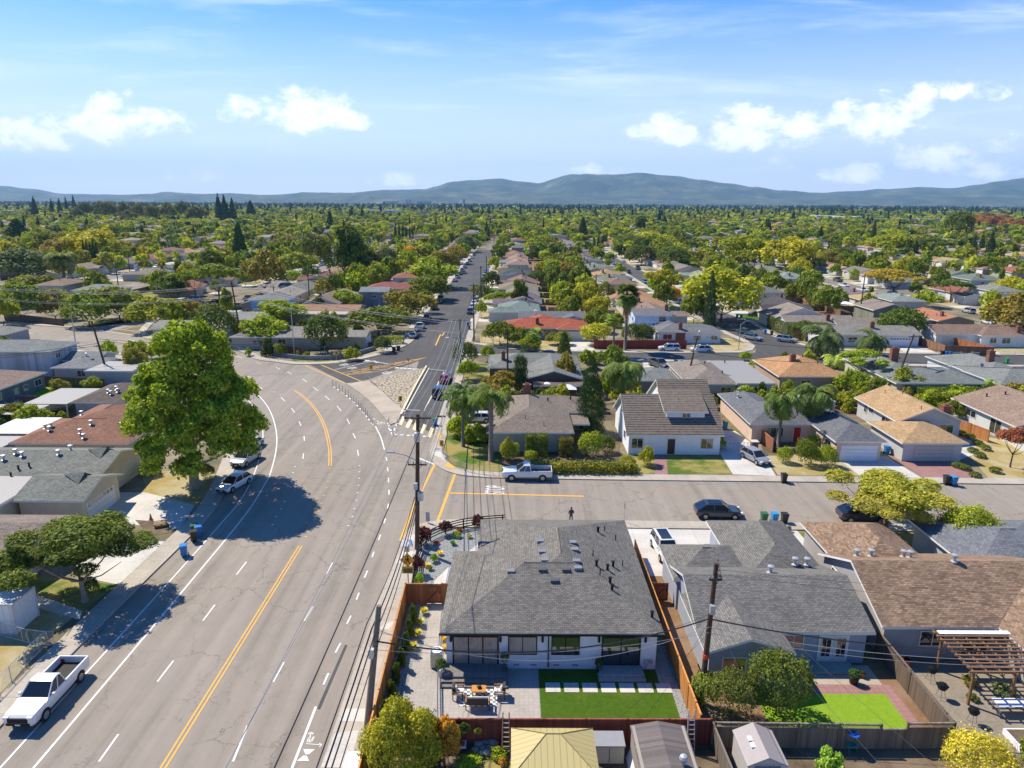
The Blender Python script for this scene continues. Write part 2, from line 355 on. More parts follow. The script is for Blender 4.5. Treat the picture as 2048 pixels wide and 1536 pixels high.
def wood(name, use=True, board=.14, col=(.3, .15, .06), vert=True, dark=.3):
 m, nt, b = newmat(name); p = geo(nt); uvn = N(nt, 'ShaderNodeUVMap'); uvn.uv_map = 'UVMap'
 sp = N(nt, 'ShaderNodeSeparateXYZ'); L(nt, uvn.outputs[0], sp.inputs[0]); q = M(nt, 'DIVIDE', sp.outputs[0], board)
 fr = M(nt, 'FRACT', q); fl = M(nt, 'FLOOR', q)
 wn = N(nt, 'ShaderNodeTexWhiteNoise', noise_dimensions='1D'); L(nt, fl, wn.inputs['W'])
 k = rng_map(nt, wn.outputs[0], 0, 1, .75, 1.22)
 g = rng_map(nt, noise(nt, p, 2.0, 4, .6, 0, (6, 6, .8)), .3, .7, .85, 1.12)
 gap = rng_map(nt, fr, .0, .09, dark, 1)
 s = N(nt, 'ShaderNodeVectorMath', operation='SCALE')
 if use: L(nt, ocol(nt), s.inputs[0])
 else: s.inputs[0].default_value = col
 L(nt, M(nt, 'MULTIPLY', M(nt, 'MULTIPLY', k, g), gap), s.inputs['Scale']); L(nt, s.outputs[0], b.inputs['Base Color'])
 b.inputs['Roughness'].default_value = .8; return m
wood('fence_wood'); wood('siding', True, .5, dark=.8)
plain('stucco', (1, 1, 1), .85, var=.08, scale=1.2, use_color=True)
plain('trim_white', (.74, .73, .7), .55, var=.05)
plain('paint_any', (1, 1, 1), .5, var=.05, use_color=True)
plain('metal_any', (1, 1, 1), .4, .6, var=.06, use_color=True)
plain('black_metal', (.012, .012, .013), .4, .3)
plain('steel', (.42, .43, .44), .4, .7); plain('galvanised', (.5, .51, .52), .45, .5)
plain('pole_wood', (.095, .055, .035), .85, var=.3, scale=4); plain('pole_grey', (.2, .17, .14), .85, var=.25, scale=4)
plain('wire', (.03, .03, .035), .6); plain('wire_light', (.33, .33, .34), .4)
plain('rubber', (.015, .015, .016), .7); plain('bark', (.15, .11, .075), .9, var=.35, scale=3); plain('bark_pale', (.32, .27, .2), .9, var=.35, scale=3)
plain('bark_palm', (.2, .17, .14), .9, var=.3, scale=5); plain('bricks', (.24, .1, .07), .85, var=.3, scale=6)
plain('rock', (.42, .36, .3), .85, var=.3, scale=3); plain('plaster_white', (.78, .78, .78), .8, var=.04)
m, nt, b = newmat('glass_dark'); b.inputs['Base Color'].default_value = (.025, .028, .03, 1); b.inputs['Roughness'].default_value = .03; b.inputs['IOR'].default_value = 2.1
m, nt, b = newmat('glass_car'); b.inputs['Base Color'].default_value = (.012, .015, .018, 1); b.inputs['Roughness'].default_value = .05; b.inputs['Specular IOR Level'].default_value = .8
m, nt, b = newmat('glass_curtain'); f = noise(nt, objc(nt), 3, 2, .5, 0, (6, 6, .4)); L(nt, ramp(nt, f, [(.3, (.26, .24, .21)), (.6, (.34, .31, .27))]), b.inputs['Base Color']); b.inputs['Roughness'].default_value = .12; b.inputs['Specular IOR Level'].default_value = .6
m, nt, b = newmat('car_paint'); L(nt, ocol(nt), b.inputs['Base Color']); b.inputs['Roughness'].default_value = .28; b.inputs['Coat Weight'].default_value = .6; b.inputs['Coat Roughness'].default_value = .05; b.inputs['Metallic'].default_value = .15
m, nt, b = newmat('chrome'); b.inputs['Base Color'].default_value = (.6, .6, .61, 1); b.inputs['Metallic'].default_value = 1; b.inputs['Roughness'].default_value = .2
m, nt, b = newmat('lamp_lens'); b.inputs['Base Color'].default_value = (.75, .77, .8, 1); b.inputs['Roughness'].default_value = .1
m, nt, b = newmat('lamp_red'); b.inputs['Base Color'].default_value = (.35, .01, .01, 1); b.inputs['Roughness'].default_value = .15
m, nt, b = newmat('plastic_any'); L(nt, ocol(nt), b.inputs['Base Color']); b.inputs['Roughness'].default_value = .38
def foliage(name, trans=.3, vscale=.9, dark=.55):
 m = bpy.data.materials.new(name); m.use_nodes = True; nt = m.node_tree; MAT[name] = m
 b = nt.nodes['Principled BSDF']; out = nt.nodes['Material Output']
 at = N(nt, 'ShaderNodeAttribute', attribute_name='leaf'); base = ocol(nt)
 f = M(nt, 'ADD', M(nt, 'MULTIPLY', at.outputs['Fac'], .5), M(nt, 'MULTIPLY', noise(nt, objc(nt), vscale, 3, .6), .5))
 k = rng_map(nt, f, .2, .8, dark * 1.5, 3.0)
 s = N(nt, 'ShaderNodeVectorMath', operation='SCALE'); L(nt, base, s.inputs[0]); L(nt, k, s.inputs['Scale'])
 yel = mixc(nt, rng_map(nt, f, .5, .85, 0, .45), s.outputs[0], mixc(nt, 1.0, s.outputs[0], (1.5, 1.05, .6), 'MULTIPLY'))
 L(nt, yel, b.inputs['Base Color']); b.inputs['Roughness'].default_value = .6; b.inputs['Specular IOR Level'].default_value = .1
 tr = N(nt, 'ShaderNodeBsdfTranslucent'); L(nt, mixc(nt, 1.0, yel, (1.5, 1.35, .5), 'MULTIPLY'), tr.inputs[0])
 ms = N(nt, 'ShaderNodeMixShader', inp={0: trans}); L(nt, b.outputs[0], ms.inputs[1]); L(nt, tr.outputs[0], ms.inputs[2]); L(nt, ms.outputs[0], out.inputs[0])
 return m
foliage('leaves'); foliage('needles', .08, .6, .6); foliage('palm_leaf', .2, 1.2, .6)
# ---------------------------------------------------------------- ground and roads
G = lambda pts: [P(x, y) for x, y in pts]           # pixel outline -> outline on the ground
Z = dict(base=0.0, yard=.012, road=.02, drive=.03, paint=.032)
def struct(name, mb, mat, **k):
 o = mb.build(name, mat, **k); o['kind'] = 'structure'; return o
struct('ground', MB().sheet([(-16000, -60), (16000, -60), (16000, 17000), (-16000, 17000)], 0), MAT['suburb_ground'])
def smooth_line(pts, step=1.0):
 """Catmull-Rom through ground points"""
 p = [Vector((*q, 0)) for q in pts]; p = [p[0] * 2 - p[1]] + p + [p[-1] * 2 - p[-2]]; out = []
 for i in range(1, len(p) - 2):
  n = max(2, int((p[i + 1] - p[i]).length / step))
  for k in range(n):
   t = k / n
   out.append(.5 * ((2 * p[i]) + (p[i + 1] - p[i - 1]) * t + (2 * p[i - 1] - 5 * p[i] + 4 * p[i + 1] - p[i + 2]) * t * t + (3 * p[i] - p[i - 1] - 3 * p[i + 1] + p[i + 2]) * t ** 3))
 out.append(p[-2]); return [(q.x, q.y) for q in out]
def offset(line, d):
 out = []
 for i, q in enumerate(line):
  a = line[max(i - 1, 0)]; b = line[min(i + 1, len(line) - 1)]
  t = Vector((b[0] - a[0], b[1] - a[1])).normalized(); out.append((q[0] - t.y * d, q[1] + t.x * d))
 return out
def strip(mb, line, w, z, off=0.0, m=0):
 a = offset(line, off - w / 2); b = offset(line, off + w / 2)
 for i in range(len(line) - 1):
  mb.quad((*a[i], z), (*a[i + 1], z), (*b[i + 1], z), (*b[i], z), m=m)
 return mb
def slab(mb, line, d0, d1, h):
 """kerbed strip between two offsets of a line, a real step of h"""
 a = offset(line, d0); b = offset(line, d1)
 for i in range(len(line) - 1):
  mb.quad((*a[i], h), (*a[i + 1], h), (*b[i + 1], h), (*b[i], h))
  mb.quad((*a[i], 0), (*a[i + 1], 0), (*a[i + 1], h), (*a[i], h)); mb.quad((*b[i], 0), (*b[i + 1], 0), (*b[i + 1], h), (*b[i], h))
 for i in (0, -1): mb.quad((*a[i], 0), (*b[i], 0), (*b[i], h), (*a[i], h))
 return mb
kerb_left = smooth_line([(-31.5, 4), (-31.5, 20), (-31.4, 43), (-31.3, 51), (-31.1, 59.4), (-31.1, 66)] + G([ (450, 985), (476, 920), (484, 875), (478, 832), (455, 795), (415, 768), (355, 742), (255, 719), (101, 693), (-150, 668), (-500, 640)]))
kerb_isle = smooth_line([(-10.85, 36), (-10.85, 45), (-10.8, 52), P(785, 1129), P(806, 1078)])
nose = smooth_line(G([(806, 1078), (814, 1064), (828, 1054), (848, 1048), (872, 1044), (905, 1041), (1010, 1042)]), .5)
far_kerb = smooth_line(G([(280, 671), (300, 679), (380, 690), (467, 700), (508, 718), (552, 725), (588, 729), (640, 729), (670, 727), (713, 721), (768, 708), (817, 689), (838, 669)]), .7)
far_up = smooth_line([(-96, 231), (-87, 200)] + G([(155, 657)]), 2)
YS = 95.4                                            # far kerb of the side street
side_far = [P(x, y) for x, y in ((2300, 973), (2048, 970), (1300, 962), (1010, 958), (960, 955))]
main_poly = ([(-10.85, 4)] + kerb_isle + nose + [P(1300, 1043), P(2048, 1052), P(2600, 1060), P(2600, 980)] + side_far[1:]
    + G([(925, 952), (898, 945), (878, 936), (866, 925), (860, 905)]) + G([(866, 876), (878, 835), (893, 792), (905, 762), (914, 735), (922, 712)])
    + [(-11.1, 145)] + [(-25, 145), (-25, 178)] + far_kerb[::-1] + G([(222, 662)]) + [P(292, 646), P(330, 636), P(290, 632)] + G([(160, 657)]) + [P(0, 646), P(-150, 640), P(-500, 612)] + kerb_left[::-1][0:])
mb = MB(); mb.sheet(main_poly, Z['road']); struct('main_road', mb, MAT['asphalt_old'])
dark = MB()
dark.sheet(G([(620, 730), (670, 728), (713, 721.5), (768, 708.5), (817, 689.5), (838, 669.5)]) + [(-24.9, 180), (-24.9, 490), (-11.2, 490), (-11.2, 165)] + G([(925, 702), (914, 735), (905, 762), (893, 792), (878, 835), (868, 868), (800, 838), (838, 722), (730, 762), (694, 767)]), Z['road'] + .004)
GX = [-18 + 76 * k for k in range(-12, 14)]
cross = [(-11.1, 149.5), (-11.1, 139.5)] + [(200, 137)] + [(200, 147.8)]
dark.sheet([P(948, 691), P(957, 690), P(1010, 698), P(1100, 703), P(1310, 707), P(1511, 706), P(1763, 707), P(2048, 712), P(2500, 716), P(2500, 738), P(2048, 731), P(1779, 729), P(1529, 726), P(1289, 719), P(1010, 710), P(925, 708)], Z['road'] + .002)
dark.sheet([P(1511, 706), P(1511, 692), P(1494, 681), P(1462, 668), P(1437, 655)] + [(54, 215), (53, 240), (52.5, 450), (61, 450), (62, 240), (63, 215)] + G([(1502, 646), (1545, 673), (1588, 687), (1631, 697), (1763, 707)]), Z['road'] + .006)
struct('neighbourhood_street', dark, MAT['asphalt_dark'])
grid = MB()
for gx in GX:
 if gx in (-18, 58): continue
 else: grid.sheet([(gx - 4.8, 262 if gx < -18 else 240), (gx + 4.8, 262 if gx < -18 else 240), (gx + 4.8, 1500), (gx - 4.8, 1500)], .02)
for gy in (262, 610, 960, 1300):
 for a, b in ((-900, -99), (66, 950)) if gy < 600 else ((-900, 950),):
  grid.sheet([(a, gy - 4.5), (b, gy - 4.5), (b, gy + 4.5), (a, gy + 4.5)], .028)
struct('far_streets', grid, MAT['asphalt_side'])
# ---- pavements with kerbs
walk = MB()
slab(walk, [q for q in kerb_left if q[1] < 96], 0, 1.9, .14)
slab(walk, [(-10.85, 4)] + kerb_isle, 0, -2.35, .14)
slab(walk, nose, 0, -1.7, .141)
slab(walk, [P(1010, 1042.5), P(1250, 1043.4)], 0, -1.4, .142)
slab(walk, [P(1250, 1043.4), P(2500, 1058)], 0, -1.6, .143)
corner = smooth_line(G([(922, 712), (914, 735), (905, 762), (893, 792), (878, 835), (867, 876), (860, 900), (861, 915), (868, 927), (880, 937), (900, 946), (925, 952), (960, 955), (1010, 957.5), (1300, 962), (2048, 970), (2400, 974)]), .7)
slab(walk, corner, 0, 1.75, .14)
slab(walk, far_kerb, 0, 1.9, .14)
slab(walk, [q for q in smooth_line(G([(295, 640), (292, 646), (278, 662), (280, 671)]))], 0, 1.8, .138)
slab(walk, smooth_line([P(-500, 612), P(-150, 637), P(0, 646), P(100, 653), P(160, 657)]), 0, 1.8, .14)
slab(walk, [(-11.1, 600), (-11.1, 160)] + G([(938, 688), (957, 690)]) + G([(1010, 698), (1100, 703), (1310, 707), (1480, 706), (1505, 701), (1511, 693), (1494, 681), (1462, 668), (1437, 655)]) + [(53.5, 215), (52.4, 600)], 0, 1.6, .14)
slab(walk, [(-25.1, 178), (-25.1, 600)], 0, 1.7, .14)
slab(walk, [P(2300, 716), P(2048, 712), P(1763, 707), P(1631, 697), P(1588, 687), P(1545, 673), P(1502, 646), (63.2, 215), (61.4, 600)], 0, -1.6, .14)
slab(walk, [P(925, 708), P(1010, 710), P(1289, 719), P(1529, 726), P(1779, 729), P(2048, 731), P(2400, 736)], 0, -1.6, .14)
slab(walk, [q for q in kerb_left if q[1] > 118], 0, 1.7, .14)
for gx in GX:
 if gx in (-18, 58): continue
 y0 = 267 if gx < -18 else 268
 walk.box(gx - 6.4, y0, 0, gx - 4.8, 605, .12); walk.box(gx + 4.8, y0, 0, gx + 6.4, 605, .12)
 walk.box(gx - 6.4, 615, 0, gx - 4.8, 955, .12); walk.box(gx + 4.8, 615, 0, gx + 6.4, 955, .12)
struct('pavement', walk, MAT['concrete_walk'])
isl = MB()
apron = G([(691, 768), (706, 767), (738, 761), (744, 768), (765, 784), (790, 808), (815, 822), (802, 829), (795, 846), (781, 850), (770, 838), (757, 822), (740, 803), (722, 788), (705, 777)])
isl.prism(apron, 0, .15)
struct('traffic_island', isl, MAT['concrete_tan'])
rk = MB(); rk.prism(G([(740, 762), (852, 735.5), (846, 742), (806, 822), (792, 808), (766, 784), (745, 768)]), 0, .16)
o = rk.build('island_rocks', MAT['rocks_cream']); tag(o, kind='structure')
kb = MB(); slab(kb, smooth_line(G([(853, 733), (848, 742), (832, 770), (815, 803), (802, 830)])), -.16, .16, .19); struct('island_kerb', kb, MAT['paint_cream'])
# ---- road paint
wh, ye, cr = MB(), MB(), MB()
zp = Z['paint']
line_in = smooth_line([(-27.3, 20), (-27.3, 41), (-27.4, 55)] + G([(467, 1060), (505, 1010), (530, 968), (541, 946), (552, 902), (553, 867), (544, 831), (530, 806), (512, 787)]) + G([(480, 762), (430, 740), (360, 722)]))
line_out = smooth_line([(-29.2, 20), (-29.2, 41), (-29.2, 55)] + G([(440, 1050), (481, 1001), (506, 954), (521, 908), (526, 872), (522, 845), (508, 815), (480, 785), (440, 762)]))
strip(wh, line_in, .15, zp); strip(wh, line_out, .13, zp)
strip(ye, [(-19.9, 20), (-19.9, 60.2)], .12, zp, .14); strip(ye, [(-19.9, 20), (-19.9, 60.2)], .12, zp, -.14)
bend = smooth_line(G([(589, 781), (606, 793), (628, 815), (645, 843), (655, 873), (660, 903), (660, 932)]))
strip(ye, bend, .13, zp, .15); strip(ye, bend, .13, zp, -.15)
def dash(mb, p, q, w=.13): strip(mb, [P(*p), P(*q)], w, zp)
for p, q in [((237, 1469), (198, 1524)), ((347, 1322), (315, 1364)), ((430, 1210), (406, 1242)), ((493, 1124), (473, 1150)), ((1368 / 2.763, 1452), (1288 / 2.763 , 1524)),
    ((568, 1325), (546, 1365)), ((626, 1213), (609, 1243)), ((665, 1126), (652, 1149)), ((607, 907), (606, 918)), ((608, 872), (609, 882)), ((598, 843), (602, 852)), ((583, 817), (589, 825)), ((562, 795), (570, 803)), ((516, 772), (525, 778)), ((495, 752), (506, 758)),
    ((715, 900), (717, 912)), ((706, 867), (711, 877)), ((694, 838), (699, 848)), ((674, 812), (682, 822)), ((650, 792), (659, 800)), ((626, 774), (636, 782)), ((605, 758), (614, 764)), ((575, 744), (584, 749)), ((552, 735), (560, 739)), ((511, 725), (524, 728)), ((470, 712), (484, 716))]:
 dash(wh, p, q)
for p in [(590, 934), (586, 946), (581, 959), (576, 972), (569, 1003), (562, 1018), (552, 1034), (545, 1050), (719, 932), (719, 944), (718, 957), (717, 971), (715, 986), (713, 1001), (709, 1018), (705, 1034), (697, 1052), (541, 752), (556, 760), (570, 768), (520, 757), (536, 771), (549, 784), (560, 790), (470, 735), (500, 744)]:
 x, y = P(*p); wh.box(x - .09, y - .09, .02, x + .09, y + .09, .04)
for p in [(660, 937), (659, 950), (656, 963), (653, 976), (648, 992), (643, 1007), (637, 1023), (629, 1040), (622, 1058), (612, 1074)]:
 x, y = P(*p); ye.box(x - .1, y - .1, .02, x + .1, y + .1, .04)
strip(wh, smooth_line(G([(751, 853), (762, 876), (769, 900)])), .16, zp)
for p in [((772, 915), (774, 922)), ((775, 935), (776, 943)), ((777, 956), (777, 965)), ((778, 980), (778, 990)), ((777, 1008), (775, 1018)), ((771, 1037), (768, 1047)), ((761, 1070), (757, 1081)), ((748, 1104), (744, 1115)), ((735, 1142), (729, 1156)), ((718, 1186), (713, 1200)), ((702, 1232), (694, 1248)), ((681, 1287), (671, 1306)), ((657, 1347), (647, 1370))]:
 dash(wh, *p)
strip(wh, G([(632, 1414), (583, 1540)]), .16, zp); strip(wh, G([(655, 1520), (662, 1500)]), .1, zp)
post_line = smooth_line(G([(666, 773), (685, 786), (706, 803), (727, 829), (741, 846), (751, 853)]))
post_line = smooth_line(G([(666, 773), (683, 784), (697, 795), (711, 808), (724, 822), (737, 838), (748, 852)]), .5)
for i in range(0, len(post_line) - 3, 4): strip(wh, post_line[i:i + 3], .22, zp)
for a in [((776, 846), (779, 853)), ((778, 856), (782, 862)), ((783, 865), (786, 870)), ((794, 846), (791, 853)), ((791, 856), (788, 862)), ((788, 865), (786, 871)), ((777, 848), (795, 846))]: dash(wh, a[0], a[1], .3)
for px, py in [(791, 869), (804, 870), (818, 871), (829, 871), (850, 873)]:
 x, y = P(px, py); wh.quad((x - .4, y + .25, zp), (x - .15, y - .35, zp), (x + .4, y + .15, zp))
wh.sheet(G([(838, 918), (868, 930), (869, 928), (839, 916)]), zp)
def yl(p, q, w=.2, mb=ye, z=zp): strip(mb, [P(*p), P(*q)], w, z)
yl((610, 731), (690, 767)); yl((642, 730), (723, 763), .22)
yl((684, 746), (856, 714)); yl((694, 749), (856, 714)); yl((690, 748), (745, 744), .14)
wedge_t = [(684, 746), (856, 714)]; wedge_b = [(694, 750), (760, 742), (800, 730), (856, 714)]
strip(ye, smooth_line(G(wedge_b)), .18, zp)
for a, b in [((700, 743), (744, 743.5)), ((720, 739), (770, 739)), ((742, 735), (787, 734)), ((764, 731), (806, 728)), ((786, 727), (822, 723)), ((808, 723), (838, 719)), ((828, 719), (848, 716))]: yl(a, b, .16)
yl((881, 669), (871, 691), .3); yl((889, 665), (884, 672), .3)
yl((911, 946), (874, 1046), .3); yl((869, 930), (829, 1010), .3); yl((829, 1010), (801, 1082), .3); yl((898, 986.5), (1168, 993), .3)
yl((0, 659), (66, 667), .25); yl((232, 681), (256, 688), .2); yl((246, 660), (285, 648), .2)
for a, b in [((0, 667), (10, 668)), ((40, 663), (60, 665)), ((20, 655), (35, 656)), ((215, 702), (250, 709)), ((212, 706), (248, 715)), ((200, 661), (280, 672)), ((222, 657), (285, 664)), ((256, 679), (268, 682))]: dash(wh, a, b, .18)
for a, b in [((858, 736), (808, 828)), ((671, 739), (752, 721)), ((855, 738), (892, 742)), ((888, 744), (848, 822)), ((813, 820), (840, 821))]: dash(wh, a, b, .16)
for px in (795, 802.5, 810.5, 818, 830):
 x, y = P(px, 736 + (px - 795) * .06); wh.box(x - .5, y - .35, .02, x + .5, y + .35, zp + .003)
wh.box(-11.9 - 4.2, 166, .02, -11.9 - 3.4, 166.6, .035)
for (a, b, c, d) in [((805, 832), (811, 835), (803, 851), (796, 848)), ((820, 837), (826, 840), (817, 857), (810, 854)), ((831, 842), (838, 846), (831, 862), (825, 859)), ((847, 848), (854, 851), (846, 869), (840, 866)), ((862, 854), (868, 858), (861, 876), (855, 873))]:
 cr.sheet(G([a, b, c, d]), zp)
x, y = P(905, 1000)
for q in [[(888, 933), (897, 928), (912, 935), (904, 940)], [(873, 871), (880, 868), (884, 876), (876, 880)]]: ye.sheet(G(q), .152)
ye.sheet(G([(835, 1063), (848, 1052), (854, 1055), (842, 1068)]), .152)
struct('road_markings', wh, MAT['paint_white']); struct('road_lines', ye, MAT['paint_yellow']); struct('crossing_markings', cr, MAT['paint_cream'])
lt = MB()
for a in [[(688, 1421), (679, 1446), (733, 1448), (737, 1421)], [(670, 1470), (642, 1538), (700, 1540), (718, 1465)], [(770, 1250), (756, 1262), (778, 1262), (790, 1246)], [(805, 1105), (790, 1130), (825, 1130), (832, 1105)], [(818, 1072), (812, 1085), (838, 1085), (834, 1072)]]:
 lt.sheet(G(a), .149)
lt.sheet(G([(888, 922), (868, 912), (866, 906), (880, 905), (893, 915)]), .149)
struct('new_pavement_slabs', lt, MAT['concrete_light'])
def road_text(txt, px, py, rz, size, sx=1.0, sy=2.6, mat='paint_white', z=None):
 cu = bpy.data.curves.new('road_text', 'FONT'); cu.body = txt; cu.size = size; cu.align_x = 'CENTER'; cu.align_y = 'CENTER'; cu.offset = .012
 o = bpy.data.objects.new('road_word_marking', cu); C.objects.link(o); cu.materials.append(MAT[mat]); o['kind'] = 'structure'
 x, y = P(px, py); o.location = (x, y, z or zp + .002); o.rotation_euler = (0, 0, rz); o.scale = (sx, sy, 1); return o
road_text('STOP', 992, 980, R(90), 1.05, .95, 2.9)
road_text('STOP', 690, 730, R(62), .95, .8, 2.2); road_text('STOP', 706, 736.5, R(62), .95, .8, 2.2); road_text('STOP', 772, 745.5, R(-118), 1.0, .85, 2.3)
ar = MB()
for px, py, rz in [((740), 722, R(62)), (760, 725.5, R(62))]:
 s = len(ar.v)
 ar.sheet([(-.12, -2), (.12, -2), (.12, .6), (-.12, .6)], 0); ar.sheet([(-.5, .5), (.5, .5), (0, 1.6)], 0)
 if py < 724: ar.sheet([(-.12, -.1), (-1.2, .5), (-1.2, .8), (-.12, .25)], 0)
 x, y = P(px, py); ar.xf(Matrix.Translation((x, y, zp + .003)) @ Matrix.Rotation(rz, 4, 'Z'), s)
def bike(mb, px, py, rz, k=1.0):
 s = len(mb.v)
 for cx in (-.5, .5):
  for a in range(14):
   t0, t1 = 2 * math.pi * a / 14, 2 * math.pi * (a + 1) / 14
   mb.quad(*[(cx + r * math.cos(t), r * math.sin(t) * 1.6, 0) for r, t in ((.24, t0), (.33, t0), (.33, t1), (.24, t1))])
 for a, b in [((-.5, 0), (-.2, .8)), ((-.2, .8), (.4, .75)), ((.4, .75), (.5, 0)), ((.4, .75), (0, -.05)), ((0, -.05), (-.2, .8)), ((.4, .75), (.3, 1.1)), ((-.2, .8), (-.25, 1.0)), ((-.25, 1.0), (.0, 1.7)), ((0, 1.7), (.3, 1.1))]:
  strip(mb, [a, b], .08, 0)
 mb.ball((.12, 1.95, 0), (.14, .2, .001), 8, 4)
 strip(mb, [(0, 2.6), (0, 3.9)], .1, 0); mb.quad((-.3, 3.5, 0), (.3, 3.5, 0), (0, 4.3, 0))
 x, y = P(px, py); mb.xf(Matrix.Translation((x, y, zp + .003)) @ Matrix.Rotation(rz, 4, 'Z') @ Matrix.Scale(k, 4), s)
bike(ar, 762, 847, R(35), .75)
x, y = P(605, 1503)
ar.quad((x, y + .15, zp), (x + .7, y + .15, zp), (x + .45, y - .25, zp), (x + .25, y - .25, zp)); ar.quad((x - .1, y - .75, zp), (x + .6, y - .75, zp), (x + .35, y - .35, zp), (x + .15, y - .35, zp))
strip(ar, G([(618, 1485), (622, 1466)]), .07, zp); strip(ar, G([(616, 1469), (622, 1465)]), .07, zp); strip(ar, G([(627, 1469), (622, 1465)]), .07, zp); strip(ar, G([(612, 1488), (645, 1491)]), .05, zp); strip(ar, G([(638, 1487), (645, 1491)]), .05, zp); strip(ar, G([(638, 1495), (645, 1491)]), .05, zp)
for a, b in [((614, 1486), (617, 1476)), ((620, 1486), (627, 1474)), ((617, 1476), (622, 1478)), ((624, 1484), (629, 1474))]: strip(ar, G([a, b]), .05, zp)
struct('road_symbol_markings', ar, MAT['paint_white'])
mh = MB()
for px, py in [(836, 1046), (768, 829), (875, 900), (910, 1001), (1172, 1073)]:
 x, y = P(px, py); mh.prism([(x + .38 * math.cos(t * .5236), y + .38 * math.sin(t * .5236)) for t in range(12)], .0, .036 if py not in (829, 900) else .156)
struct('manhole_cover', mh, MAT['steel'])
pa = MB()
for q in [[(690, 1290), (695, 1291), (640, 1420), (634, 1418)]]: pa.sheet(G(q), .0305)
struct('road_patches', pa, MAT['asphalt_dark'])
# ---- yards, lawns, drives (flat sheets on the ground)
yards = {}
def sheet(mat, pts, z=None, px=True):
 yards.setdefault((mat, z), MB()).sheet(G(pts) if px else pts, z if z is not None else Z['yard'])
def rect(mat, x0, y0, x1, y1, z=None): sheet(mat, [(x0, y0), (x1, y0), (x1, y1), (x0, y1)], z, False)
